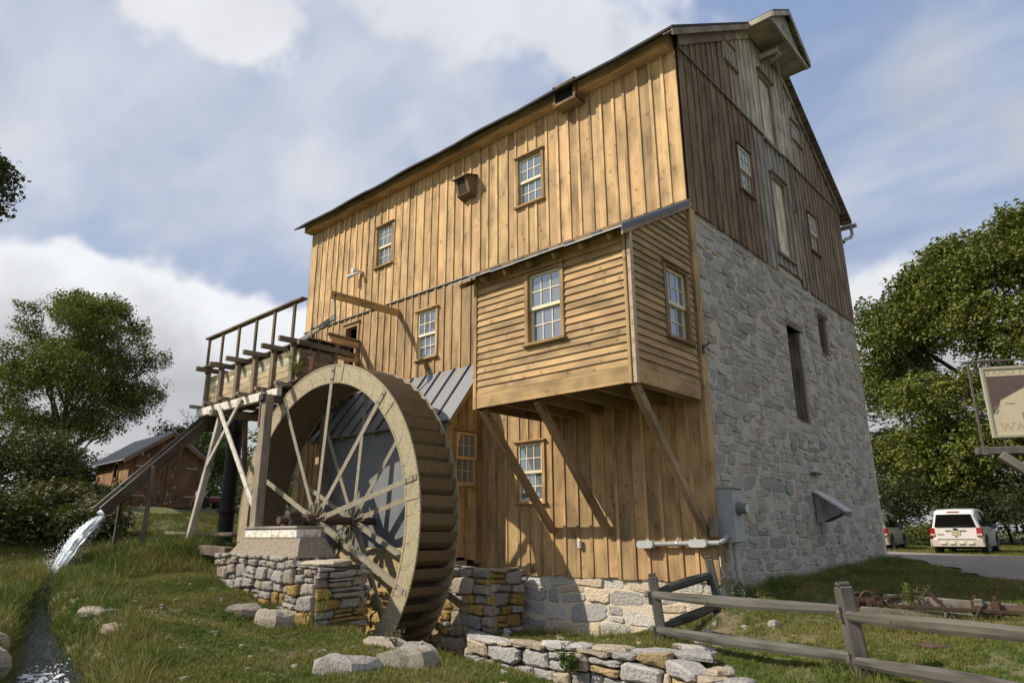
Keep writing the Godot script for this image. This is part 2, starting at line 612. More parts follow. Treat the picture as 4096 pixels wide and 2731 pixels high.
func in_drive(x: float, z: float, grow := 0.0) -> bool:
	var poly := PackedVector2Array()
	for p in DRIVE_A:
		poly.append(p + Vector2(-0.7, 0.7) * grow)
	for i in range(DRIVE_B.size() - 1, -1, -1):
		poly.append(DRIVE_B[i] + Vector2(0.7, -0.7) * grow)
	return Geometry2D.is_point_in_polygon(Vector2(x, z), poly)


func grass_amount(x: float, z: float) -> float:      # 0 bare soil .. 1 grass
	if x > -12.9 and x < 0.05 and z > -10.2 and z < 0.15:
		return 0.0
	var p := near_line(Vector2(x, z), PIT)
	if p[0] < 1.25:
		return 0.0 if p[0] < 1.0 else 0.5
	var k := 1.0
	if x > -4.6 and x < 0.6 and z > 0.0 and z < 1.9:      # trodden strip above the retaining wall
		k = 0.25 + 0.6 * smoothstep(-2.6, -4.0, x)
		if wob.get_noise_2d(x * 9.0, z * 9.0) > 0.25:
			k = 0.7
	var c := near_line(Vector2(x, z), CREEK)
	if c[0] < along([0.06, 0.05, 0.05, 0.2, 0.36, 0.4, 0.45, 0.5], c[1]):
		return 0.0
	if x > -7.5 and x < -0.5 and z > 3.4 and z < 6.6:      # worn, mossy bank before the wheel
		k *= 0.45 + 0.55 * smoothstep(-0.25, 0.3, wob.get_noise_2d(x * 7.0, z * 7.0 + 70.0))
	var nn := wob.get_noise_2d(x * 6.0 + 40.0, z * 6.0)
	if nn > 0.32:
		k *= 0.55
	return k


func terrain() -> void:
	var xs := axis_steps(-19.5, 7.5, 0.17, 420.0)
	var zs := axis_steps(-3.0, 11.5, 0.17, 420.0)
	var b := mb()
	var nx := xs.size()
	var nz := zs.size()
	var hs := PackedFloat32Array()
	hs.resize(nx * nz)
	for j in nz:
		for i in nx:
			hs[j * nx + i] = ground_h(xs[i], zs[j])
	for j in nz:
		for i in nx:
			var x: float = xs[i]
			var z: float = zs[j]
			var y := hs[j * nx + i]
			b.v.append(Vector3(x, y, z))
			var i0 := maxi(i - 1, 0)
			var i1 := mini(i + 1, nx - 1)
			var j0 := maxi(j - 1, 0)
			var j1 := mini(j + 1, nz - 1)
			var sx: float = (hs[j * nx + i1] - hs[j * nx + i0]) / (xs[i1] - xs[i0])
			var sz: float = (hs[j1 * nx + i] - hs[j0 * nx + i]) / (zs[j1] - zs[j0])
			b.n.append(Vector3(-sx, 1, -sz).normalized())
			b.uv.append(Vector2(x, z))
			var ga := grass_amount(x, z)
			var pt := wob.get_noise_2d(x * 4.0, z * 4.0)
			var grass := lin(0.080, 0.108, 0.024).lerp(lin(0.150, 0.145, 0.045), clampf(0.35 + pt * 1.1, 0.0, 1.0))
			var soil := lin(0.17, 0.125, 0.085).lerp(lin(0.26, 0.21, 0.15), clampf(0.5 + wob.get_noise_2d(x * 11.0, z * 11.0), 0.0, 1.0))
			b.c.append(soil.lerp(grass, ga))
	for j in nz - 1:
		for i in nx - 1:
			var a := j * nx + i
			b.ix.append_array(PackedInt32Array([a, a + 1, a + nx, a + 1, a + nx + 1, a + nx]))
	solo("ground", b, M.soil, "rolling lawn of mown green grass with bare soil round the mill", "ground", "", "structure")
	# gravel drive, a sheet just above the ground
	var d := mb(lin(0.42, 0.34, 0.27))
	var rows := 90
	var cols := 26
	for r in rows + 1:
		var t := float(r) / rows * (DRIVE_A.size() - 1)
		var k := clampi(int(t), 0, DRIVE_A.size() - 2)
		var pa: Vector2 = DRIVE_A[k].lerp(DRIVE_A[k + 1], t - k)
		var pb: Vector2 = DRIVE_B[k].lerp(DRIVE_B[k + 1], t - k)
		var wv := wob.get_noise_1d(r * 9.0) * 0.35
		for q in cols + 1:
			var f := float(q) / cols
			var p := pa.lerp(pb, f) + (pb - pa).normalized() * wv * (1.0 - 2.0 * f)
			d.v.append(Vector3(p.x, base_h(p.x, p.y) + 0.03, p.y))
			d.n.append(Vector3.UP)
			d.uv.append(p)
			var wear := 0.9 + 0.2 * wob.get_noise_2d(p.x * 5.0, p.y * 5.0)
			d.c.append(lin(0.40 * wear, 0.325 * wear, 0.265 * wear))
	for r in rows:
		for q in cols:
			var a := r * (cols + 1) + q
			d.ix.append_array(PackedInt32Array([a, a + cols + 1, a + 1, a + 1, a + cols + 1, a + cols + 2]))
	solo("gravel_drive", d, M.gravel, "pale gravel drive curving behind the mill to the parked cars", "drive", "", "structure")


# ------------------------------------------------------------------ rubble masonry

# irregular courses of stone outlines in a w x h rectangle
func rubble(w: float, h: float, hmin: float, hmax: float, lmin: float, lmax: float, sd: int, y_from := 0.0) -> Array:
	var r := RandomNumberGenerator.new()
	r.seed = sd
	var out := []
	var y := y_from
	var ph := r.randf() * 10.0
	while y < h:
		var rh := r.randf_range(hmin, hmax)
		if y + rh > h - hmin * 0.5:
			rh = maxf(h - y, hmin * 0.6)
		var x := -r.randf() * lmin
		while x < w:
			var l := r.randf_range(lmin, lmax) * (0.75 + 0.5 * rh / hmax)
			var wave := func(px: float, py: float) -> float: return sin(px * 2.3 + ph + py * 3.1) * 0.22 * hmin + sin(px * 5.7 + py * 7.0) * 0.13 * hmin
			var sl0: float = sin(x * 31.0 + y * 17.0) * 0.16 * rh
			var sl1: float = sin((x + l) * 31.0 + y * 17.0) * 0.16 * rh
			var splits := 1
			if rh > hmin * 1.45 and r.randf() < 0.28:
				splits = 2
			for s in splits:
				var f0 := float(s) / splits
				var f1 := float(s + 1) / splits
				if splits == 2:
					var cut := 0.5 + sin(x * 9.0) * 0.15
					f0 = 0.0 if s == 0 else cut
					f1 = cut if s == 0 else 1.0
				var pt := func(u: float, f: float) -> Vector2:
					var px: float = x + u * l
					var yb: float = y + wave.call(px, y)
					var yt: float = y + rh + wave.call(px, y + rh)
					var sl: float = lerpf(sl0, sl1, u) * (f - 0.5)
					return Vector2(px + sl, lerpf(yb, yt, f))
				var c := 0.13
				var fm := (f0 + f1) * 0.5
				var ch := (f1 - f0) * 0.2
				var poly := PackedVector2Array([pt.call(0.0, f0 + ch), pt.call(c * r.randf_range(0.4, 1.5), f0), pt.call(0.5, f0 + r.randf_range(-0.03, 0.05)), pt.call(1.0 - c * r.randf_range(0.4, 1.5), f0), pt.call(1.0, f0 + ch * r.randf_range(0.5, 1.6)), pt.call(1.0 - r.randf_range(0.0, 0.05), fm), pt.call(1.0, f1 - ch * r.randf_range(0.5, 1.6)), pt.call(1.0 - c * r.randf_range(0.4, 1.5), f1), pt.call(0.5, f1 - r.randf_range(-0.03, 0.06)), pt.call(c * r.randf_range(0.4, 1.6), f1), pt.call(0.0, f1 - ch), pt.call(r.randf_range(0.0, 0.05), fm)])
				out.append(poly)
			x += l
		y += rh
	return out


func poly_mid(p: PackedVector2Array) -> Vector2:
	var m := Vector2.ZERO
	for q in p:
		m += q
	return m / p.size()


func poly_area(p: PackedVector2Array) -> float:
	var a := 0.0
	for i in p.size():
		var q := p[(i + 1) % p.size()]
		a += p[i].x * q.y - q.x * p[i].y
	return a * 0.5


# a stone standing on outline p in the plane o + u*U + v*V, its face about «out» proud, rounded at the arris
func stone(b: MB, p: PackedVector2Array, o: Vector3, U: Vector3, V: Vector3, out: float, back: float, bevel: float, joint: float, r: RandomNumberGenerator) -> void:
	var N := U.cross(V)
	if poly_area(p) < 0:
		p.reverse()
	var sh := Geometry2D.offset_polygon(p, -joint)
	if sh.is_empty():
		return
	p = sh[0]
	var m := poly_mid(p)
	var k := p.size()
	var face := []
	var rim := []
	var root := []
	var tx := r.randf_range(-0.10, 0.10)
	var ty := r.randf_range(-0.10, 0.10)
	for q in p:
		var e := q - m
		var inn := m + e * maxf(0.35, 1.0 - bevel / maxf(e.length(), 0.01))
		var lift: float = out + (e.x * tx + e.y * ty) + r.randf_range(-0.12, 0.12) * bevel
		face.append(o + U * inn.x + V * inn.y + N * lift)
		rim.append(o + U * q.x + V * q.y + N * (lift - bevel * r.randf_range(0.5, 1.0)))
		root.append(o + U * q.x + V * q.y - N * back)
	var c: Vector3 = o + U * m.x + V * m.y + N * (out + r.randf_range(0.0, 0.4) * bevel)
	for i in k:
		var j := (i + 1) % k
		b.tri(c, face[i], face[j])
		b.quad(face[i], rim[i], rim[j], face[j])
		b.quad(rim[i], root[i], root[j], rim[j])


# builds the stones of one wall: the largest «most» as parts, the rest as one part of small stones
func lay_stones(parent: Node, polys: Array, o: Vector3, U: Vector3, V: Vector3, out: float, jit: float, back: float, bevel: float, joint: float, palette: Callable, most: int, sd: int, near_cam := true) -> void:
	var r := RandomNumberGenerator.new()
	r.seed = sd
	var list := []
	var cam := Vector3(5.2, 0.93, 10.7)
	for p in polys:
		var a := absf(poly_area(p))
		if a < 0.0018:
			continue
		var m := poly_mid(p)
		var w: Vector3 = o + U * m.x + V * m.y
		var d := cam.distance_squared_to(w)
		list.append([a / d, p, w])
	list.sort_custom(func(x, y): return x[0] > y[0])
	var rest := mb()
	var n := 0
	for e in list:
		var b := rest
		if n < most:
			b = mb()
		b.col = palette.call(e[2], r)
		stone(b, e[1], o, U, V, out + r.randf_range(-jit, jit), back, bevel, joint, r)
		if n < most:
			if b.v.size():
				part("stone", b, M.stone, parent)
		n += 1
	if rest.v.size():
		tag(part("small_stones", rest, M.stone, parent), "", "", "", "stuff")


func clip_out(polys: Array, holes: Array) -> Array:
	var out := []
	for p in polys:
		var cur := [p]
		for hole in holes:
			var nxt := []
			for q in cur:
				if poly_area(q) < 0:
					q.reverse()
				for z in Geometry2D.clip_polygons(q, hole):
					if not Geometry2D.is_polygon_clockwise(z):
						nxt.append(z)
			cur = nxt
		out.append_array(cur)
	return out


func clip_in(polys: Array, area: PackedVector2Array) -> Array:
	var out := []
	for p in polys:
		if poly_area(p) < 0:
			p.reverse()
		for z in Geometry2D.intersect_polygons(p, area):
			out.append(z)
	return out


func rect(x0: float, y0: float, x1: float, y1: float) -> PackedVector2Array:
	return PackedVector2Array([Vector2(x0, y0), Vector2(x1, y0), Vector2(x1, y1), Vector2(x0, y1)])


func limestone(w: Vector3, r: RandomNumberGenerator) -> Color:
	var t := r.randf()
	var k := r.randf_range(0.80, 1.2)
	if t < 0.55:
		return lin(0.41 * k, 0.388 * k, 0.345 * k)
	if t < 0.80:
		return lin(0.44 * k, 0.405 * k, 0.345 * k)
	if t < 0.92:
		return lin(0.43 * k, 0.365 * k, 0.28 * k)
	return lin(0.32 * k, 0.305 * k, 0.285 * k)


func foundation_stone(w: Vector3, r: RandomNumberGenerator) -> Color:
	var t := r.randf()
	var k := r.randf_range(0.85, 1.15)
	if t < 0.5:
		return lin(0.55 * k, 0.525 * k, 0.475 * k)
	if t < 0.8:
		return lin(0.62 * k, 0.515 * k, 0.375 * k)
	return lin(0.44 * k, 0.425 * k, 0.40 * k)


func field_stone(w: Vector3, r: RandomNumberGenerator) -> Color:
	var t := r.randf()
	var k := r.randf_range(0.8, 1.2)
	if t < 0.36:
		return lin(0.38 * k, 0.365 * k, 0.345 * k)
	if t < 0.58:
		return lin(0.47 * k, 0.45 * k, 0.42 * k)
	if t < 0.84:
		return lin(0.41 * k, 0.345 * k, 0.255 * k)
	return lin(0.40 * k, 0.305 * k, 0.155 * k)


func lichen_stone(w: Vector3, r: RandomNumberGenerator) -> Color:
	var t := r.randf()
	var k := r.randf_range(0.8, 1.2)
	var ochre := clampf(0.24 - (w.y + 0.15) * 0.6, 0.02, 0.38) * (0.3 if w.x < -7.0 else 1.0)
	if t < ochre:
		return lin(0.34 * k, 0.225 * k, 0.07 * k)
	if t < 0.8:
		return lin(0.34 * k, 0.315 * k, 0.285 * k)
	return lin(0.35 * k, 0.295 * k, 0.225 * k)


# ------------------------------------------------------------------ the mill

const EAVE := 10.15
const RIDGE_Z := -4.9
const SLOPE := 0.66


func roof_y(z: float) -> float:
	return 13.86 - SLOPE * absf(z - RIDGE_Z)


func pine_tint(k := 1.0) -> Color:
	return vary(lin(0.665 * k, 0.435 * k, 0.205 * k), 0.13, 0.04)


# what is left of the upright strip [a0,a1] x [b0,b1] when rectangles are cut out of it
func strip_minus(a0: float, a1: float, b0: float, b1: float, holes: Array) -> Array:
	var cur := [[a0, a1, b0, b1]]
	for h in holes:
		var nxt := []
		for c in cur:
			if h[0] >= c[1] - 0.002 or h[1] <= c[0] + 0.002 or h[2] >= c[3] or h[3] <= c[2]:
				nxt.append(c)
				continue
			if h[0] > c[0] + 0.004: nxt.append([c[0], h[0], c[2], c[3]])
			if h[1] < c[1] - 0.004: nxt.append([h[1], c[1], c[2], c[3]])
			var l := maxf(c[0], h[0])
			var r := minf(c[1], h[1])
			if h[2] > c[2] + 0.004: nxt.append([l, r, c[2], h[2]])
			if h[3] < c[3] - 0.004: nxt.append([l, r, h[3], c[3]])
		cur = nxt
	return cur


# a sash window in the plane o + a*U + b*V (N out of the wall); a0..a1, b0..b1 is the casing's outer edge
func window(mill: Node, o: Vector3, U: Vector3, V: Vector3, a0: float, a1: float, b0: float, b1: float, cas: float, rec: float, rows: int, cols: int, ccol: Color, scol: Color, proud := 0.03, two := true) -> MeshInstance3D:
	var N := U.cross(V)
	var bs := Basis(U, V, N)
	var bx := func(b: MB, l: float, r: float, bo: float, t: float, n0: float, n1: float, gr := 1) -> void:
		b.box(Transform3D(bs, o + U * (l + r) * 0.5 + V * (bo + t) * 0.5 + N * (n0 + n1) * 0.5), Vector3(absf(r - l), absf(t - bo), absf(n1 - n0)), gr)
	var b := mb(ccol)
	bx.call(b, a0, a0 + cas, b0, b1 - cas, -rec, proud)
	bx.call(b, a1 - cas, a1, b0, b1 - cas, -rec, proud)
	bx.call(b, a0, a1, b1 - cas, b1 - 0.03, -rec, proud, 0)
	bx.call(b, a0 - 0.03, a1 + 0.03, b1 - 0.028, b1, -0.02, proud + 0.045, 0)
	var w := part("window", b, M.grey, mill)
	var s := mb(ccol * 1.05)
	bx.call(s, a0 - 0.03, a1 + 0.03, b0 - 0.045, b0, -rec, proud + 0.05, 0)
	part("sill", s, M.grey, w)
	var l := a0 + cas
	var r := a1 - cas
	var mid := (b0 + b1 - cas) * 0.5
	var sashes := [[b0, mid + 0.02, -rec + 0.012], [mid - 0.02, b1 - cas, -rec + 0.05]] if two else [[b0, b1 - cas, -rec + 0.03]]
	for q in sashes:
		var st := 0.045
		var f := mb(scol)
		bx.call(f, l, l + st, q[0], q[1], q[2], q[2] + 0.035)
		bx.call(f, r - st, r, q[0], q[1], q[2], q[2] + 0.035)
		bx.call(f, l + st, r - st, q[0], q[0] + st * 1.25, q[2], q[2] + 0.035, 0)
		bx.call(f, l + st, r - st, q[1] - st, q[1], q[2], q[2] + 0.035, 0)
		var pw: float = (r - l - st * 2) / cols
		var phh: float = (q[1] - q[0] - st * 2.25) / rows
		for i in range(1, cols):
			bx.call(f, l + st + pw * i - 0.009, l + st + pw * i + 0.009, q[0] + st * 1.25, q[1] - st, q[2] + 0.006, q[2] + 0.03)
		for j in range(1, rows):
			bx.call(f, l + st, r - st, q[0] + st * 1.25 + phh * j - 0.009, q[0] + st * 1.25 + phh * j + 0.009, q[2] + 0.007, q[2] + 0.029, 0)
		part("sash", f, M.paint, w)
		for i in cols:
			for j in rows:
				var c: Vector3 = o + U * (l + st + pw * (i + 0.5)) + V * (q[0] + st * 1.25 + phh * (j + 0.5)) + N * (q[2] + 0.015)
				var e := bs * Basis.from_euler(Vector3(rng.randf_range(-0.012, 0.012), rng.randf_range(-0.012, 0.012), 0))
				var p := mb(Color.WHITE)
				p.quad(c - e.x * pw * 0.5 - e.y * phh * 0.5, c + e.x * pw * 0.5 - e.y * phh * 0.5, c + e.x * pw * 0.5 + e.y * phh * 0.5, c - e.x * pw * 0.5 + e.y * phh * 0.5)
				part("pane", p, M.glass, w)
	return w


# boards and battens on a wall: the strip runs along U from s0 to s1; height limits come from functions
func board_wall(wall: Node, o: Vector3, U: Vector3, s0: float, s1: float, step: float, lo: Callable, hi: Callable, holes: Array, tint: Callable, mat: Material, thick := 0.025, batten := 0.062, jag := 0.0, floor_n := 0.0) -> void:
	var N := U.cross(Vector3.UP)
	var bs := Basis(U, Vector3.UP, N)
	var n := int(round((s1 - s0) / step))
	var e := [s0]
	for i in range(1, n):
		e.append(s0 + (s1 - s0) * i / n + rng.randf_range(-0.03, 0.03))
	e.append(s1)
	for i in n:
		var m: float = (e[i] + e[i + 1]) * 0.5
		for kind in 2:
			if kind == 1 and i == n - 1:
				continue
			var a: float = e[i] + 0.004 if kind == 0 else e[i + 1] - batten * 0.5
			var c: float = e[i + 1] - 0.004 if kind == 0 else e[i + 1] + batten * 0.5
			var bot: float = lo.call((a + c) * 0.5) + rng.randf_range(-1.0, 1.0) * jag
			var t0: float = hi.call(a)
			var t1: float = hi.call(c)
			var bt: Color = tint.call((a + c) * 0.5, bot, kind)
			var buo := Vector2(rng.randf() * 7.0, rng.randf() * 9.0)
			var n0 := floor_n if kind == 0 else floor_n + thick + 0.001
			var n1 := floor_n + thick if kind == 0 else floor_n + thick + 0.026
			n1 += rng.randf_range(-0.003, 0.003)
			var top := minf(t0, t1)
			var nm := "board" if kind == 0 else "batten"
			# a piece above and a piece below each opening; the grain runs on through both
			var done := false
			for r in strip_minus(a, c, bot, top, holes):
				var b := mb(bt)
				b.uo = buo
				b.box(Transform3D(bs, o + U * (r[0] + r[1]) * 0.5 + Vector3.UP * (r[2] + r[3]) * 0.5 + N * (n0 + n1) * 0.5), Vector3(r[1] - r[0], r[3] - r[2], n1 - n0))
				if absf(t0 - t1) > 0.01 and absf(r[3] - top) < 0.001 and not done:
					done = true
					var A: float = a if t0 < t1 else c
					var B: float = c if t0 < t1 else a
					var q := [o + U * A + Vector3.UP * top + N * n1, o + U * B + Vector3.UP * top + N * n1, o + U * B + Vector3.UP * maxf(t0, t1) + N * n1]
					if t0 > t1:
						q.reverse()
					b.slab(q, N * (n1 - n0))
				b.reuv(U, Vector3.UP)
				part(nm, b, mat, wall)


func gable_tint(z: float, y: float, kind: int) -> Color:
	# brown stain at both sides, bare grey timber down the hoist way, worn cream paint under the peak
	var w := clampf(1.0 - absf(z + 4.85) / 1.9, 0.0, 1.0)
	w = smoothstep(0.0, 0.75, w)
	var c := lin(0.225, 0.150, 0.088).lerp(lin(0.345, 0.325, 0.285), w)
	if z < -5.4:
		c = c.lerp(lin(0.27, 0.205, 0.145), 0.6)
	if y > 9.0:
		var pk := smoothstep(3.0, 0.6, absf(z + 4.75))
		c = c.lerp(lin(0.62, 0.58, 0.45), pk * 0.85)
	return vary(c * (1.14 if kind == 1 else 1.0), 0.14)


func mill() -> void:
	var t := thing("grist_mill", "tall tan board-and-batten grist mill with a grey stone gable end", "mill", Vector3(0, 0, 0))
	var zp := Vector3(0, 0, 1)
	# --- stone ground storeys: gable wall with deep openings
	var door := [4.42, 5.3, 3.3, 5.45]
	var win := [6.72, 7.45, 5.22, 6.28]
	var gz := Vector3(0, 0, -1)       # along the gable, away from the corner
	var m := mb(lin(0.56, 0.495, 0.395))
	for r in strip_minus(0.02, 10.0, -0.7, 6.9, [door, win]):
		m.abox(Vector3(-0.55, r[2], -r[1]), Vector3(0.0, r[3], -r[0]))
	var sw := part("stone_wall", m, M.mortar, t)
	var polys := rubble(10.1, 7.3, 0.11, 0.27, 0.16, 0.56, 77)
	for i in polys.size():
		for k in polys[i].size():
			polys[i][k] += Vector2(0.0, -0.5)
	# each side of the masonry ends a little raggedly; the far side widens downwards
	var area := PackedVector2Array([Vector2(0.22, -0.5), Vector2(9.62, -0.5), Vector2(9.78, 1.5), Vector2(9.95, 4.5), Vector2(10.05, 6.74), Vector2(5.8, 6.72), Vector2(5.76, 6.9), Vector2(4.4, 6.9), Vector2(4.36, 6.76), Vector2(0.22, 6.7)])
	polys = clip_in(polys, area)
	polys = clip_out(polys, [rect(door[0], door[2], door[1], door[3] + 0.16), rect(win[0], win[2], win[1], win[3] + 0.1)])
	lay_stones(sw, polys, Vector3.ZERO, gz, Vector3.UP, 0.012, 0.010, 0.05, 0.012, 0.0075, limestone, 290, 5)
	# timber lintels and boarded reveals of the two openings in the stone
	for q in [door, win]:
		var fr := mb(lin(0.20, 0.165, 0.13))
		fr.abox(Vector3(-0.5, q[3], -q[1] - 0.12), Vector3(0.03, q[3] + 0.14, -q[0] + 0.1), 2)
		fr.abox(Vector3(-0.5, q[2], -q[0] - 0.10), Vector3(-0.03, q[3], -q[0] + 0.0))
		fr.abox(Vector3(-0.5, q[2], -q[1] + 0.0), Vector3(-0.03, q[3], -q[1] + 0.08))
		fr.abox(Vector3(-0.5, q[2] - 0.05, -q[1]), Vector3(0.02, q[2], -q[0]), 2)
		var fo := part("door_frame" if q == door else "window_frame", fr, M.grey, t)
		var nb := 4
		for i in nb:
			var w: float = (q[1] - q[0] - 0.2) / nb
			var bd := mb(vary(lin(0.52, 0.38, 0.26) if q == door else lin(0.3, 0.2, 0.12), 0.1))
			bd.abox(Vector3(-0.36, q[2], -q[0] - 0.1 - w * (i + 1) + 0.006), Vector3(-0.33, q[3], -q[0] - 0.1 - w * i - 0.006))
			part("plank", bd, M.grey, fo)
	# --- foundation under the long wall
	var fm := mb(lin(0.74, 0.64, 0.49))
	fm.abox(Vector3(-12.9, -2.4, -0.5), Vector3(-0.02, 0.16, -0.03))
	var fw := part("foundation", fm, M.mortar, t)
	var fp := clip_in(rubble(6.1, 1.5, 0.14, 0.32, 0.22, 0.72, 31), rect(0.0, 0.0, 6.08, 1.40))
	lay_stones(fw, fp, Vector3(-6.1, -1.25, 0), Vector3(1, 0, 0), Vector3.UP, -0.008, 0.018, 0.08, 0.014, 0.011, foundation_stone, 200, 8)
	# --- long wall sheathing and boards
	var sh := mb(lin(0.10, 0.065, 0.035))
	var holes := [[-9.5, -8.70, 8.07, 9.31], [-4.20, -3.37, 8.12, 9.38], [-7.62, -6.80, 5.10, 6.38], [-10.80, -10.08, 4.6, 6.66], [-4.29, -3.49, 1.54, 2.77]]
	for r in strip_minus(-12.88, -0.02, 0.16, 10.3, holes):
		sh.abox(Vector3(r[0], r[2], -0.05), Vector3(r[1], r[3], -0.002))
	var lw := part("long_wall", sh, M.dark, t)
	var X := Vector3(1, 0, 0)
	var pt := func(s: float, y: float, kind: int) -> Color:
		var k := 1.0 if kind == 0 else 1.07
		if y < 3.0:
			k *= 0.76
		if rng.randf() < 0.12:
			k *= 0.80
		return pine_tint(k)
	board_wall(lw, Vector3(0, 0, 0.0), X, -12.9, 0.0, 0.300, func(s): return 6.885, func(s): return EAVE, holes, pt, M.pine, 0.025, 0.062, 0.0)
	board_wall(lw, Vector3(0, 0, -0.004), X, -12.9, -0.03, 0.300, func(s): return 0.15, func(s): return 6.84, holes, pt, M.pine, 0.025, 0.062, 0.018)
	var dr := mb(lin(0.20, 0.19, 0.18))
	dr.box(Transform3D(Basis(), Vector3(-8.2, 6.865, 0.035)), Vector3(9.45, 0.026, 0.075), 0)
	part("drip_edge", dr, M.galv, t)
	var cb := mb(pine_tint(0.72))
	cb.abox(Vector3(-0.10, 0.12, -0.16), Vector3(0.045, 6.72, 0.034), 1, 0.006)
	part("corner_board", cb, M.pine, t)
	# --- windows in the long wall
	var cas := lin(0.38, 0.245, 0.11)
	var cream := lin(0.78, 0.68, 0.46)
	window(t, Vector3(0, 0, 0.03), X, Vector3.UP, -9.5, -8.70, 8.07, 9.31, 0.075, 0.11, 2, 3, cas, cream)
	window(t, Vector3(0, 0, 0.03), X, Vector3.UP, -4.20, -3.37, 8.12, 9.38, 0.075, 0.11, 2, 3, cas, cream)
	window(t, Vector3(0, 0, 0.03), X, Vector3.UP, -7.62, -6.80, 5.10, 6.38, 0.07, 0.09, 2, 3, lin(0.62, 0.40, 0.17), lin(0.86, 0.78, 0.6))
	window(t, Vector3(0, 0, 0.03), X, Vector3.UP, -4.29, -3.49, 1.54, 2.77, 0.07, 0.09, 2, 3, lin(0.55, 0.36, 0.15), cream)
	# --- the doorway to the flume platform: an open dark room behind it
	var df := mb(lin(0.45, 0.29, 0.13))
	df.abox(Vector3(-10.80, 4.6, -0.14), Vector3(-10.70, 6.66, 0.05))
	df.abox(Vector3(-10.16, 4.6, -0.14), Vector3(-10.08, 6.66, 0.05))
	df.abox(Vector3(-10.70, 6.56, -0.14), Vector3(-10.16, 6.66, 0.05), 0)
	df.abox(Vector3(-10.84, 6.66, -0.02), Vector3(-10.04, 6.70, 0.10), 0)
	part("door_frame", df, M.pine, t)
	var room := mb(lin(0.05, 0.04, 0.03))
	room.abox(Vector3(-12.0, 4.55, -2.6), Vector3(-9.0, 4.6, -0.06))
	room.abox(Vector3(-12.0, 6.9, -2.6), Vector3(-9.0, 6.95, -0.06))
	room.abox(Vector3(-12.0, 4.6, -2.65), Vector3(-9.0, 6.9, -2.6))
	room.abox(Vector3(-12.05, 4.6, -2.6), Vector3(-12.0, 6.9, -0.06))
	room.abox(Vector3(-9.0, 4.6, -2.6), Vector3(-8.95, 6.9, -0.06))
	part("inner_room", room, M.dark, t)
	# --- timber gable above the stone
	var gh := [[2.28, 2.95, 11.27, 11.87], [2.46, 3.16, 8.08, 9.22], [6.40, 7.10, 11.14, 11.77], [6.80, 7.44, 8.03, 9.14], [4.28, 5.18, 10.15, 12.12], [4.38, 5.28, 7.19, 9.27]]
	var gs := mb(lin(0.07, 0.05, 0.035))
	var poly := [Vector3(-0.01, 6.72, -0.02), Vector3(-0.01, 6.72, -10.0), Vector3(-0.01, roof_y(-10.0) - 0.16, -10.0), Vector3(-0.01, roof_y(RIDGE_Z) - 0.16, RIDGE_Z), Vector3(-0.01, roof_y(0) - 0.16, -0.02)]
	gs.slab(poly, Vector3(0.06, 0, 0))
	var gw := part("gable_wall", gs, M.dark, t)
	var gt := func(s: float, y: float, kind: int) -> Color: return gable_tint(-s, y, kind)
	var step_lo := func(s: float) -> float:
		if s < 4.3: return 6.70
		if s < 5.75: return 6.90
		return 6.72
	board_wall(gw, Vector3(0.022, 0, 0), gz, 0.03, 9.98, 0.275, step_lo, func(s): return 10.17, gh, gt, M.grey, 0.025, 0.055, 0.0)
	board_wall(gw, Vector3(0.026, 0, 0), gz, 0.03, 9.98, 0.275, func(s): return 10.22, func(s): return maxf(10.24, roof_y(-s) - 0.17), gh, gt, M.grey, 0.025, 0.055, 0.0)
	var gd := mb(lin(0.22, 0.19, 0.16))
	gd.abox(Vector3(0.02, 10.18, -9.98), Vector3(0.10, 10.21, -0.01), 2)
	part("drip_edge", gd, M.grey, t)
	var gcas := lin(0.20, 0.135, 0.085)
	var gsash := lin(0.55, 0.50, 0.36)
	window(t, Vector3(0.048, 0, 0), gz, Vector3.UP, 2.28, 2.95, 11.27, 11.87, 0.06, 0.05, 2, 3, lin(0.30, 0.24, 0.17), gsash, 0.03, false)
	window(t, Vector3(0.048, 0, 0), gz, Vector3.UP, 2.46, 3.16, 8.08, 9.22, 0.06, 0.05, 2, 3, gcas, gsash)
	window(t, Vector3(0.048, 0, 0), gz, Vector3.UP, 6.40, 7.10, 11.14, 11.77, 0.06, 0.05, 2, 3, lin(0.28, 0.23, 0.17), gsash, 0.03, false)
	window(t, Vector3(0.048, 0, 0), gz, Vector3.UP, 6.80, 7.44, 8.03, 9.14, 0.06, 0.05, 2, 3, gcas, gsash)
	for q in [gh[4], gh[5]]:
		var f := mb(lin(0.33, 0.29, 0.23))
		f.abox(Vector3(-0.10, q[2], -q[0] - 0.07), Vector3(0.075, q[3] - 0.07, -q[0]))
		f.abox(Vector3(-0.10, q[2], -q[1]), Vector3(0.075, q[3] - 0.07, -q[1] + 0.07))
		f.abox(Vector3(-0.10, q[3] - 0.07, -q[1]), Vector3(0.08, q[3], -q[0]), 2)
		f.abox(Vector3(0.0, q[3], -q[1] - 0.05), Vector3(0.16, q[3] + 0.04, -q[0] + 0.05), 2)
		f.abox(Vector3(-0.02, q[2] - 0.06, -q[1] - 0.10), Vector3(0.13, q[2], -q[0] + 0.10), 2)
		var d := part("loading_door", f, M.grey, t)
		for i in 4:
			var w: float = (q[1] - q[0] - 0.14) / 4.0
			var bd := mb(vary(lin(0.76, 0.67, 0.48), 0.06))
			bd.abox(Vector3(-0.004, q[2], -q[0] - 0.07 - w * (i + 1) + 0.003), Vector3(0.014, q[3] - 0.07, -q[0] - 0.07 - w * i - 0.003))
			part("plank", bd, M.pine, d)
	# --- main roof
	var x0 := -13.22
	var x1 := 0.24
	var th := 0.05
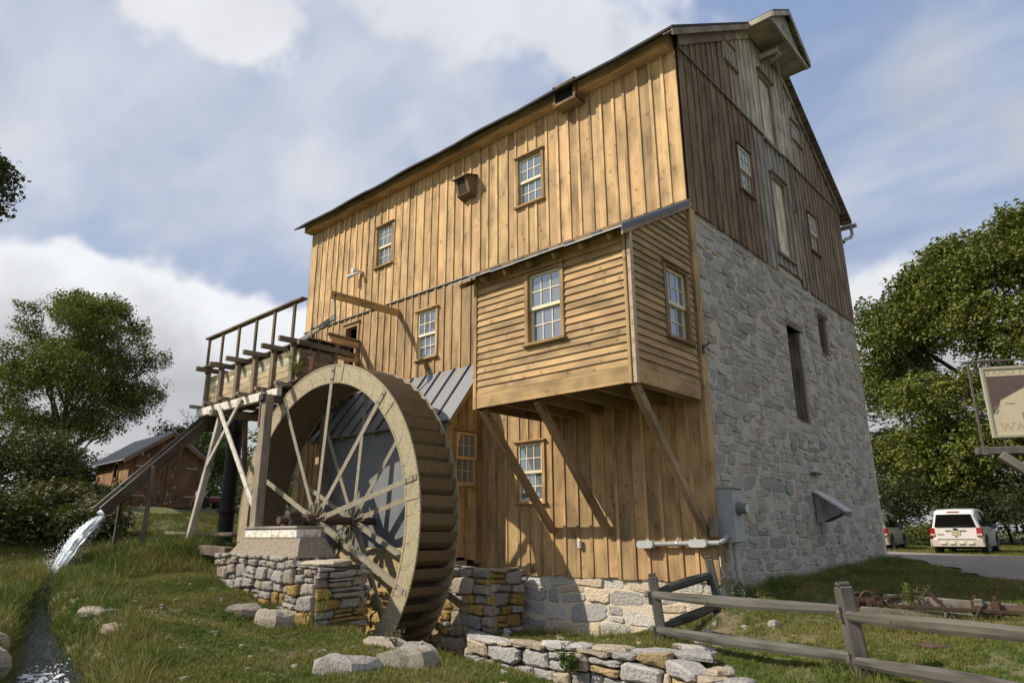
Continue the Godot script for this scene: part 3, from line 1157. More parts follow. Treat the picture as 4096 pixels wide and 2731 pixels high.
	for side in [1.0, -1.0]:
		var ez: float = RIDGE_Z + side * (5.42 if side > 0 else 5.68)
		var rb := mb(lin(0.055, 0.053, 0.055))
		var nx := 40
		var lows := []
		for i in nx + 1:
			lows.append(0.010 * sin(i * 0.83) + rng.randf_range(-0.005, 0.005))
		for i in nx:
			var xa := lerpf(x0, x1, float(i) / nx)
			var xb := lerpf(x0, x1, float(i + 1) / nx)
			var ra := Vector3(xa, roof_y(RIDGE_Z) + lows[i] * 0.6, RIDGE_Z)
			var rc := Vector3(xb, roof_y(RIDGE_Z) + lows[i + 1] * 0.6, RIDGE_Z)
			var ea := Vector3(xa, roof_y(ez) + lows[i], ez + lows[i] * 0.6)
			var ec := Vector3(xb, roof_y(ez) + lows[i + 1], ez + lows[i + 1] * 0.6)
			if side > 0:
				rb.slab([ea, ec, rc, ra], Vector3(0, th, 0))
			else:
				rb.slab([ra, rc, ec, ea], Vector3(0, th, 0))
		var rf := part("roof", rb, M.shingle, t)
		# sheathing laths seen under the verge
		if side < 0:
			var nl := 34
			for i in nl:
				var za := lerpf(ez + 0.03, RIDGE_Z - 0.1, float(i) / nl)
				var zb := za + 0.115 + 0.01 * (i % 3)
				var l := mb(vary(lin(0.20, 0.165, 0.12), 0.3))
				var dn := 0.065 + (0.012 if i % 3 == 0 else 0.0)
				l.slab([Vector3(-0.05, roof_y(za) - dn, za), Vector3(x1 - 0.01, roof_y(za) - dn, za), Vector3(x1 - 0.01, roof_y(zb) - dn, zb), Vector3(-0.05, roof_y(zb) - dn, zb)], Vector3(0, 0.024, 0))
				l.reuv(Vector3(0, 0, 1), Vector3(1, 0, 0))
				part("lath", l, M.grey, rf)
		# frieze board up the gable and the verge board at the roof's edge
		var a := 0.02 if side > 0 else -9.98
		var fb := mb(lin(0.25, 0.195, 0.135) if side > 0 else lin(0.27, 0.21, 0.15))
		var hgt := 0.34 if side > 0 else 0.24
		var segs := 8
		for i in segs:
			var za := lerpf(a, RIDGE_Z, float(i) / segs)
			var zb := lerpf(a, RIDGE_Z, float(i + 1) / segs)
			var q := [Vector3(0.105, roof_y(za) - 0.06 - hgt, za), Vector3(0.105, roof_y(zb) - 0.06 - hgt, zb), Vector3(0.105, roof_y(zb) - 0.055, zb), Vector3(0.105, roof_y(za) - 0.055, za)]
			var pk := smoothstep(2.6, 0.8, absf((za + zb) * 0.5 - RIDGE_Z))
			fb.col = (lin(0.23, 0.175, 0.115)).lerp(lin(0.52, 0.48, 0.37), pk)
			if side < 0:
				q.reverse()
			fb.slab(q, Vector3(0.025, 0, 0))
		fb.reuv(Vector3(0, 1, 0), Vector3(0, 0, 1))
		part("frieze_board", fb, M.grey, t)
		if side > 0:
			var vb := mb(lin(0.30, 0.24, 0.18))
			var q := [Vector3(x1, roof_y(ez) - 0.20, ez), Vector3(x1, roof_y(RIDGE_Z) - 0.20, RIDGE_Z), Vector3(x1, roof_y(RIDGE_Z) - 0.052, RIDGE_Z), Vector3(x1, roof_y(ez) - 0.052, ez)]
			vb.slab(q, Vector3(0.022, 0, 0))
			vb.reuv(Vector3(0, 1, 0), Vector3(0, 0, 1))
			part("verge_board", vb, M.grey, t)
			var vs := mb(lin(0.22, 0.18, 0.13))
			vs.slab([Vector3(0.02, roof_y(ez) - 0.075, ez), Vector3(x1 - 0.02, roof_y(ez) - 0.075, ez), Vector3(x1 - 0.02, roof_y(RIDGE_Z) - 0.075, RIDGE_Z), Vector3(0.02, roof_y(RIDGE_Z) - 0.075, RIDGE_Z)], Vector3(0, 0.02, 0))
			part("verge_soffit", vs, M.grey, t)
	# boxed eave over the long wall: soffit, fascia, interrupted by the vent box
	for seg in [[-12.97, -2.82], [-2.20, -0.03]]:
		var fa := mb(pine_tint(1.0))
		fa.abox(Vector3(seg[0], EAVE, 0.255), Vector3(seg[1], 10.37, 0.285), 0)
		part("fascia", fa, M.pine, t)
		var so := mb(pine_tint(0.86))
		so.abox(Vector3(seg[0], EAVE + 0.006, 0.02), Vector3(seg[1], EAVE + 0.03, 0.254), 0)
		part("soffit", so, M.pine, t)
	var ee := mb(lin(0.33, 0.22, 0.12))
	ee.slab([Vector3(-0.025, EAVE, 0.286), Vector3(-0.025, EAVE, 0.0), Vector3(-0.025, 10.5, 0.0), Vector3(-0.025, 10.37, 0.286)], Vector3(0.02, 0, 0))
	ee.reuv(Vector3(0, 0, 1), Vector3.UP)
	part("eave_return", ee, M.pine, t)
	# rest of the shell, so that it stays a house from any side
	var shell := mb(lin(0.33, 0.22, 0.12))
	shell.abox(Vector3(-12.95, 0.3, -10.0), Vector3(-12.88, 10.25, 0.0))
	shell.abox(Vector3(-12.9, -0.4, -10.0), Vector3(-0.6, 10.2, -9.95))
	shell.slab([Vector3(-12.95, 10.2, 0.0), Vector3(-12.95, roof_y(RIDGE_Z) - 0.1, RIDGE_Z), Vector3(-12.95, 10.2, -10.0)], Vector3(-0.05, 0, 0))
	shell.reuv(Vector3(0, 0, 1), Vector3.UP)
	part("back_walls", shell, M.grey, t)
	hood_and_hoist(t)
	bay(t)
	lean_to(t)
	# gutter and its bent outlet at the far eave
	var gu := mb(lin(0.42, 0.36, 0.31))
	gu.tube([Vector3(0.34, 9.98, -10.62), Vector3(-12.9, 9.92, -10.62)], [0.07, 0.07], 10)
	var gp := part("gutter", gu, M.galv, t)
	var dp := mb(lin(0.38, 0.31, 0.26))
	dp.tube([Vector3(0.18, 9.96, -10.60), Vector3(0.19, 9.72, -10.62), Vector3(0.16, 9.58, -10.50), Vector3(0.08, 9.42, -10.16), Vector3(0.05, 9.3, -10.04)], [0.05, 0.05, 0.05, 0.05, 0.05], 10)
	part("outlet", dp, M.galv, gp)
	# wooden vent boxes
	var vb := mb(lin(0.30, 0.20, 0.10))
	vb.slab([Vector3(-2.76, 10.44, 0.36), Vector3(-2.66, 10.0, 0.30), Vector3(-2.24, 10.0, 0.30), Vector3(-2.24, 10.42, 0.36)], Vector3(0, 0, 0.02))
	for e in [[-2.80, 9.97, -2.74, 10.46], [-2.25, 9.97, -2.19, 10.46], [-2.80, 10.40, -2.19, 10.46], [-2.80, 9.95, -2.19, 10.01]]:
		vb.abox(Vector3(e[0], e[1], 0.02), Vector3(e[2], e[3], 0.38))
	var vbp := part("eave_vent_box", vb, M.grey, t)
	var vi := mb(lin(0.012, 0.011, 0.01))
	vi.abox(Vector3(-2.73, 10.02, 0.33), Vector3(-2.26, 10.39, 0.345))
	part("dark_mesh", vi, M.dark, vbp)


func hood_and_hoist(t: Node) -> void:
	# the hoist hood: the roof runs out over the loading doors, boxed in underneath
	var hx := 0.86
	var zl := RIDGE_Z + 1.28
	var zr := RIDGE_Z - 1.28
	var cr := lin(0.42, 0.395, 0.315)
	var r := mb(lin(0.12, 0.115, 0.11))
	r.slab([Vector3(0.1, roof_y(zl) + 0.012, zl), Vector3(hx, roof_y(zl) + 0.012, zl), Vector3(hx, roof_y(RIDGE_Z) + 0.012, RIDGE_Z), Vector3(0.1, roof_y(RIDGE_Z) + 0.012, RIDGE_Z)], Vector3(0, 0.05, 0))
	r.slab([Vector3(0.1, roof_y(RIDGE_Z) + 0.012, RIDGE_Z), Vector3(hx, roof_y(RIDGE_Z) + 0.012, RIDGE_Z), Vector3(hx, roof_y(zr) + 0.012, zr), Vector3(0.1, roof_y(zr) + 0.012, zr)], Vector3(0, 0.05, 0))
	var h := part("hoist_hood", r, M.shingle, t)
	for s in [zl, zr]:
		var e := mb(cr)
		var q := [Vector3(hx, roof_y(s) - 0.17, s), Vector3(hx, roof_y(RIDGE_Z) - 0.17, RIDGE_Z), Vector3(hx, roof_y(RIDGE_Z) - 0.04, RIDGE_Z), Vector3(hx, roof_y(s) - 0.04, s)]
		if s == zr:
			q.reverse()
		e.slab(q, Vector3(0.025, 0, 0))
		e.reuv(Vector3.UP, Vector3(0, 0, 1))
		part("verge_board", e, M.grey, h)
		var ev := mb(vary(cr, 0.05))
		ev.abox(Vector3(0.1, roof_y(s) - 0.16, s - 0.012), Vector3(hx - 0.03, roof_y(s) - 0.02, s + 0.012), 0)
		part("eave_board", ev, M.grey, h)
	var yc := roof_y(zl) - 0.13
	for i in 9:
		var za := lerpf(zl - 0.02, zr + 0.02, i / 9.0)
		var zb := lerpf(zl - 0.02, zr + 0.02, (i + 1) / 9.0)
		var p := mb(vary(cr * 0.86, 0.10))
		p.abox(Vector3(0.11, yc, zb + 0.006), Vector3(hx - 0.16, yc + 0.02, za - 0.006), 0)
		part("soffit_plank", p, M.grey, h)
	for i in 8:
		var za := lerpf(zl - 0.1, zr + 0.1, i / 8.0)
		var zb := lerpf(zl - 0.1, zr + 0.1, (i + 1) / 8.0)
		var p := mb(vary(cr, 0.08))
		var q := [Vector3(hx - 0.14, yc - 0.0, za - 0.004), Vector3(hx - 0.14, yc - 0.0, zb + 0.004), Vector3(hx - 0.14, roof_y(zb) - 0.06, zb + 0.004), Vector3(hx - 0.14, roof_y(za) - 0.06, za - 0.004)]
		p.slab(q, Vector3(0.02, 0, 0))
		p.reuv(Vector3(0, 0, 1), Vector3.UP)
		part("front_plank", p, M.grey, h)
	var tb := mb(cr * 1.08)
	tb.abox(Vector3(hx - 0.14, yc - 0.07, zr + 0.02), Vector3(hx - 0.07, yc + 0.05, zl - 0.02), 2, 0.006)
	part("tie_beam", tb, M.grey, h)
	for i in 12:          # laths under the far slope's overhang
		var za := lerpf(zr + 0.02, RIDGE_Z - 0.2, i / 12.0)
		var l := mb(vary(lin(0.30, 0.27, 0.2), 0.3))
		l.slab([Vector3(hx - 0.12, roof_y(za) - 0.055, za), Vector3(hx - 0.02, roof_y(za) - 0.055, za), Vector3(hx - 0.02, roof_y(za + 0.07) - 0.055, za + 0.07), Vector3(hx - 0.12, roof_y(za + 0.07) - 0.055, za + 0.07)], Vector3(0, 0.02, 0))
		part("lath", l, M.grey, h)
	# hoist beam with its pulley and hanging rope
	var hb := mb(lin(0.50, 0.48, 0.40))
	hb.abox(Vector3(0.06, 12.56, -4.62), Vector3(0.55, 12.70, -4.55), 0, 0.008)
	hb.abox(Vector3(0.06, 12.56, -4.79), Vector3(0.55, 12.70, -4.72), 0, 0.008)
	var b := part("hoist_beam", hb, M.grey, t)
	var pw := mb(lin(0.34, 0.33, 0.29))
	var pts := []
	var rad := []
	for i in 19:
		var a := TAU * i / 18.0
		pts.append(Vector3(0.32 + cos(a) * 0.17, 12.56 + sin(a) * 0.17, -4.67))
		rad.append(0.022)
	pw.tube(pts, rad, 6, false)
	for i in 4:
		pw.bar(Vector3(0.32, 12.56, -4.67), Vector3(0.32 + cos(i * PI / 2 + 0.4) * 0.16, 12.56 + sin(i * PI / 2 + 0.4) * 0.16, -4.67), 0.02, 0.02)
	part("pulley", pw, M.grey, b)
	var rp := mb(lin(0.40, 0.38, 0.33))
	rp.tube([Vector3(0.47, 12.62, -4.67), Vector3(0.49, 12.2, -4.67), Vector3(0.45, 11.4, -4.70), Vector3(0.42, 10.9, -4.72)], [0.014, 0.014, 0.014, 0.014], 5)
	part("rope", rp, M.grey, b)
	var ch := mb(lin(0.13, 0.12, 0.11))
	ch.tube([Vector3(0.12, 10.55, -5.75), Vector3(0.10, 9.8, -5.80), Vector3(0.12, 8.75, -5.78)], [0.012, 0.012, 0.014], 5)
	ch.tube([Vector3(0.12, 8.75, -5.72), Vector3(0.12, 8.68, -5.78), Vector3(0.12, 8.75, -5.84)], [0.014, 0.014, 0.014], 5)
	part("pull_chain", ch, M.iron, t)


# clapboards lap over each other; a..b along U, y from y0 to y1
func clapboards(wall: Node, o: Vector3, U: Vector3, a: float, b: float, y0: float, y1: float, n: int, holes: Array, tint: Color, cut = null) -> void:
	var N := U.cross(Vector3.UP)
	var dy := (y1 - y0) / n
	for i in n:
		var yb := y0 + dy * i
		var yt := yb + dy * 1.12
		if i == n - 1:
			yt = y1
		var ct := vary(tint, 0.085, 0.03)
		var cuo := Vector2(rng.randf() * 7.0, rng.randf() * 9.0)
		for r in strip_minus(a, b, yb, yb + dy, holes):
			if r[3] - r[2] < 0.02:
				continue
			var lo: float = r[2]
			var hi: float = r[3] + (dy * 0.10 if absf(r[3] - yb - dy) < 0.001 else 0.0)
			var n0 := lerpf(0.034, 0.006, (lo - yb) / dy)
			var n1 := lerpf(0.034, 0.006, (hi - yb) / dy)
			var l0: float = r[0]
			var l1: float = r[0]
			if cut != null:
				l0 = maxf(r[0], cut.call(lo))
				l1 = maxf(r[0], cut.call(hi))
				if l1 > r[1]:
					l1 = r[1] - 0.01
				if l0 > r[1]:
					continue
			var m := mb(ct)
			m.uo = cuo
			m.slab([o + U * l0 + Vector3.UP * lo + N * n0, o + U * r[1] + Vector3.UP * lo + N * n0, o + U * r[1] + Vector3.UP * hi + N * n1, o + U * l1 + Vector3.UP * hi + N * n1], N * 0.0165)
			m.reuv(Vector3.UP, U)
			part("clapboard", m, M.pine, wall)


func bay(t: Node) -> void:
	var zb := 2.12
	var xl := -3.42
	var xr := -0.02
	var y0 := 3.10
	var yt := 5.62          # wall plate at the front
	var core := mb(lin(0.13, 0.085, 0.05))
	var hole := [-2.16, -1.30, 4.05, 5.38]
	var hole2 := [1.00, 1.86, 4.03, 5.35]     # along z from the front corner: zb - z
	for r in strip_minus(xl, xr, y0 + 0.02, yt + 0.05, [hole]):
		core.abox(Vector3(r[0], r[2], zb - 0.06), Vector3(r[1], r[3], zb - 0.0))
	for r in strip_minus(0.0, zb, y0 + 0.02, yt + 0.05, [hole2]):
		core.abox(Vector3(xr - 0.06, r[2], zb - r[1]), Vector3(xr, r[3], zb - r[0]))
	core.slab([Vector3(xr - 0.002, yt + 0.05, zb), Vector3(xr - 0.002, yt + 0.05, 0.02), Vector3(xr - 0.002, 6.74, 0.02)], Vector3(0.05, 0, 0))
	core.abox(Vector3(xl, y0 + 0.02, 0.03), Vector3(xl + 0.06, yt + 0.05, zb))
	core.slab([Vector3(xl + 0.002, yt + 0.05, 0.03), Vector3(xl + 0.002, yt + 0.05, zb), Vector3(xl + 0.002, 6.7, 0.03)], Vector3(-0.05, 0, 0))
	var w := part("bay", core, M.pine, t)
	var tan := lin(0.54, 0.355, 0.165)
	# front: wide skirt board, then clapboards
	var sk := mb(vary(tan * 1.04, 0.03))
	sk.abox(Vector3(xl + 0.08, y0 - 0.01, zb + 0.002), Vector3(xr - 0.10, y0 + 0.25, zb + 0.03), 0)
	sk.reuv(Vector3.UP, Vector3.RIGHT)
	part("skirt_board", sk, M.pine, w)
	clapboards(w, Vector3(0, 0, zb), Vector3(1, 0, 0), xl + 0.085, xr - 0.105, y0 + 0.25, yt, 18, [hole], tan)
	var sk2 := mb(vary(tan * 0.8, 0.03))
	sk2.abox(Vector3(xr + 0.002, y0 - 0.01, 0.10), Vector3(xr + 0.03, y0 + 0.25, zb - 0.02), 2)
	sk2.reuv(Vector3.UP, Vector3(0, 0, -1))
	part("skirt_board", sk2, M.pine, w)
	# side: courses run up into the slope of the roof
	var slope := func(y: float) -> float: return maxf(0.0, (y - 5.50) / 0.585)      # distance from the front corner where the roof's underside passes
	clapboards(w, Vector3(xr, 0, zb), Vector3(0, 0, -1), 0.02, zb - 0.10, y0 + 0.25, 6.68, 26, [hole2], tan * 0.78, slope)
	for e in [[xr - 0.10, xr - 0.045], [xl + 0.0, xl + 0.08]]:
		var c := mb(vary(tan, 0.04))
		c.abox(Vector3(e[0], y0 - 0.03, zb + 0.0), Vector3(e[1], yt - 0.05, zb + 0.045), 1, 0.004)
		part("corner_board", c, M.pine, w)
	var c2 := mb(lin(0.46, 0.36, 0.24))
	c2.abox(Vector3(xr - 0.022, y0 - 0.03, zb - 0.05), Vector3(xr + 0.042, yt - 0.05, zb + 0.04), 1, 0.004)
	part("corner_board", c2, M.peel, w)
	window(t, Vector3(0, 0, zb + 0.018), Vector3(1, 0, 0), Vector3.UP, -2.16, -1.30, 4.05, 5.38, 0.075, 0.12, 2, 3, lin(0.40, 0.26, 0.12), lin(0.80, 0.70, 0.48))
	window(t, Vector3(xr + 0.018, 0, zb), Vector3(0, 0, -1), Vector3.UP, 1.00, 1.86, 4.03, 5.35, 0.075, 0.12, 2, 3, lin(0.30, 0.20, 0.11), lin(0.72, 0.62, 0.40))
	# floor: joists under boards
	var fl := mb(lin(0.17, 0.115, 0.06))
	fl.abox(Vector3(xl + 0.06, y0 + 0.16, 0.04), Vector3(xr - 0.06, y0 + 0.19, zb - 0.05), 0)
	part("bay_floor", fl, M.pine, t)
	for i in 6:
		var x := lerpf(xl + 0.03, xr - 0.09, i / 5.0)
		var j := mb(vary(lin(0.34, 0.22, 0.11), 0.1))
		j.abox(Vector3(x - 0.025, y0 - 0.02, 0.04), Vector3(x + 0.045, y0 + 0.16, zb - 0.05), 2)
		j.reuv(Vector3.UP, Vector3(0, 0, 1))
		part("joist", j, M.pine, t)
	# three raking braces from the wall to the outer edge
	for e in [[-3.30, 2.02, -3.30, 0.97], [-2.02, 2.02, -2.02, 0.93], [-0.10, 2.04, -0.10, 0.86]]:
		var b := mb(vary(lin(0.36, 0.245, 0.13), 0.12))
		b.bar(Vector3(e[0], y0 - 0.02, e[1]), Vector3(e[2], e[3], 0.06), 0.10, 0.15, Vector3(0, 1, 1), 0.008)
		part("brace", b, M.pine, t)
		var bl := mb(lin(0.03, 0.025, 0.02))
		bl.disc_tube(Vector3(e[0] + 0.049, y0 - 0.13, e[1] - 0.10), Vector3(e[0] + 0.058, y0 - 0.13, e[1] - 0.10), 0.02, 8)
		part("bolt", bl, M.iron, t)
	# tin roof of the bay: standing seams, rafter tails, barge board
	var er := 2.42
	var ey := 5.50
	var ry := 6.82
	var rx0 := -3.86
	var rx1 := 0.05
	var tin := lin(0.34, 0.345, 0.36)
	var n := 7
	var rf: MeshInstance3D
	for i in n:
		var xa := lerpf(rx0, rx1, float(i) / n)
		var xb := lerpf(rx0, rx1, float(i + 1) / n)
		var p := mb(vary(tin, 0.05, 0.01))
		var sag := 0.008 * sin(i * 2.1)
		p.slab([Vector3(xa, ey + sag, er), Vector3(xb, ey + sag, er), Vector3(xb, ry, 0.035), Vector3(xa, ry, 0.035)], Vector3(0, 0.018, 0))
		if i == 0:
			rf = part("bay_roof", p, M.tin, t)
		else:
			part("roof_sheet", p, M.tin, rf)
		var s := mb(tin * 0.9)
		s.bar(Vector3(xb, ey + 0.02, er), Vector3(xb, ry + 0.02, 0.04), 0.02, 0.04, Vector3(0, 1, 0.5))
		part("seam", s, M.tin, rf)
	for i in 7:
		var x := lerpf(rx0 + 0.25, rx1 - 0.3, i / 6.0)
		var r := mb(vary(lin(0.44, 0.28, 0.12), 0.1))
		r.bar(Vector3(x, ey - 0.075, er - 0.09), Vector3(x, ry - 0.09, 0.05), 0.05, 0.09, Vector3(0, 1, 0.5))
		part("rafter", r, M.pine, t)
	var bg := mb(lin(0.36, 0.25, 0.15))
	bg.slab([Vector3(rx1, ey - 0.13, er - 0.04), Vector3(rx1, ry - 0.14, 0.04), Vector3(rx1, ry - 0.015, 0.04), Vector3(rx1, ey - 0.015, er - 0.04)], Vector3(0.035, 0, 0))
	bg.reuv(Vector3.UP, Vector3(0, 0, 1))
	part("barge_board", bg, M.pine, t)
	var be := mb(lin(0.10, 0.10, 0.11))
	be.slab([Vector3(rx1 + 0.012, ey - 0.07, er), Vector3(rx1 + 0.012, ry - 0.07, 0.04), Vector3(rx1 + 0.012, ry + 0.012, 0.04), Vector3(rx1 + 0.012, ey + 0.012, er)], Vector3(0.01, 0, 0))
	part("roof_edge", be, M.tin, rf)
	var fk := mb(lin(0.25, 0.165, 0.085))
	fk.abox(Vector3(xl + 0.02, yt - 0.02, zb - 0.04), Vector3(xr - 0.02, yt + 0.10, zb + 0.028), 0)
	part("frieze_board", fk, M.pine, w)


func lean_to(t: Node) -> void:
	var zf := 0.95
	var xl := -10.30
	var xr := -5.27
	var tin := lin(0.175, 0.185, 0.20)
	# sheet-metal front
	var core := mb(lin(0.12, 0.08, 0.05))
	core.abox(Vector3(xl, 0.66, zf - 0.06), Vector3(xr - 0.06, 3.30, zf - 0.014))
	var w := part("wheel_house", core, M.dark, t)
	var rows := [0.66, 1.32, 1.98, 2.64, 3.28]
	for r in 4:
		for i in 3:
			var xa := lerpf(xl + 0.24, xr - 0.12, i / 3.0)
			var xb := lerpf(xl + 0.24, xr - 0.12, (i + 1) / 3.0)
			var p := mb(vary(lin(0.21, 0.225, 0.245), 0.07, 0.01))
			p.box(Transform3D(Basis.from_euler(Vector3(0.004 * (r % 2) + 0.004, rng.randf_range(-0.003, 0.003), 0)), Vector3((xa + xb) * 0.5, (rows[r] + rows[r + 1]) * 0.5, zf)), Vector3(xb - xa, rows[r + 1] - rows[r] + 0.02, 0.01))
			part("metal_sheet", p, M.tin, w)
	for e in [[xl - 0.02, xl + 0.24], [xr - 0.12, xr + 0.0]]:
		var c := mb(pine_tint(0.8))
		c.abox(Vector3(e[0], 0.60, zf - 0.05), Vector3(e[1], 3.30, zf + 0.022))
		part("corner_board", c, M.pine, w)
	# boarded end wall with its window
	var hole := [0.09, 0.79, 1.92, 3.07]          # along -z from the front corner
	var es := mb(lin(0.08, 0.055, 0.03))
	for r in strip_minus(0.02, zf - 0.03, 0.4, 3.25, [[0.13, 0.75, 1.95, 3.02]]):
		es.abox(Vector3(xr - 0.06, r[2], zf - r[1]), Vector3(xr - 0.03, r[3], zf - r[0]))
	es.slab([Vector3(xr - 0.031, 3.25, zf - 0.03), Vector3(xr - 0.031, 3.25, 0.03), Vector3(xr - 0.031, 4.4, 0.03)], Vector3(0.03, 0, 0))
	var ew := part("end_wall", es, M.dark, t)
	var top := func(s: float) -> float: return 3.27 + s * 1.28
	board_wall(ew, Vector3(xr - 0.03, 0, zf), Vector3(0, 0, -1), 0.0, 0.92, 0.23, func(s): return 0.56 - 0.26 * s, top, [hole], func(s, y, k): return pine_tint(0.80), M.pine, 0.022, 0.05, 0.015)
	window(t, Vector3(xr - 0.004, 0, zf), Vector3(0, 0, -1), Vector3.UP, 0.09, 0.79, 1.92, 3.07, 0.055, 0.06, 2, 3, lin(0.48, 0.31, 0.14), lin(0.66, 0.47, 0.22), 0.016)
	var ww := mb(lin(0.4, 0.27, 0.13))
	for s in [xl + 0.02]:
		ww.abox(Vector3(s - 0.04, 0.6, 0.03), Vector3(s, 3.25, zf - 0.06))
		ww.slab([Vector3(s, 3.25, 0.03), Vector3(s, 3.25, zf - 0.06), Vector3(s, 4.4, 0.03)], Vector3(-0.04, 0, 0))
	part("end_wall", ww, M.pine, t)
	# tin roof
	var ey := 3.23
	var ry := 4.64
	var er := 1.11
	var rx0 := -10.64
	var rx1 := -5.14
	var n := 11
	var rf: MeshInstance3D
	for i in n:
		var xa := lerpf(rx0, rx1, float(i) / n)
		var xb := lerpf(rx0, rx1, float(i + 1) / n)
		var p := mb(vary(lin(0.215, 0.225, 0.24), 0.05, 0.01))
		p.slab([Vector3(xa, ey, er), Vector3(xb, ey, er), Vector3(xb, ry, 0.05), Vector3(xa, ry, 0.05)], Vector3(0, 0.016, 0))
		if i == 0:
			rf = part("wheel_house_roof", p, M.tin, t)
		else:
			part("roof_sheet", p, M.tin, rf)
		if i < n - 1:
			var s := mb(lin(0.05, 0.053, 0.06))
			s.bar(Vector3(xb, ey + 0.016, er), Vector3(xb, ry + 0.016, 0.06), 0.028, 0.042, Vector3(0, 1, 1))
			part("seam", s, M.tin, rf)
	for i in 9:
		var x := lerpf(rx0 + 0.3, rx1 - 0.03, i / 8.0)
		var r := mb(vary(lin(0.42, 0.27, 0.12), 0.1))
		r.bar(Vector3(x, ey - 0.075, er - 0.03), Vector3(x, ry - 0.08, 0.06), 0.045, 0.09, Vector3(0, 1, 1))
		part("rafter", r, M.pine, t)


# ------------------------------------------------------------------ water wheel

const WC := Vector3(-7.77, 1.21, 0.0)
const WR := 3.35
const WZ0 := 1.50
const WZ1 := 2.46


func on_wheel(r: float, a: float, z: float) -> Vector3:
	return Vector3(WC.x + cos(a) * r, WC.y + sin(a) * r, z)


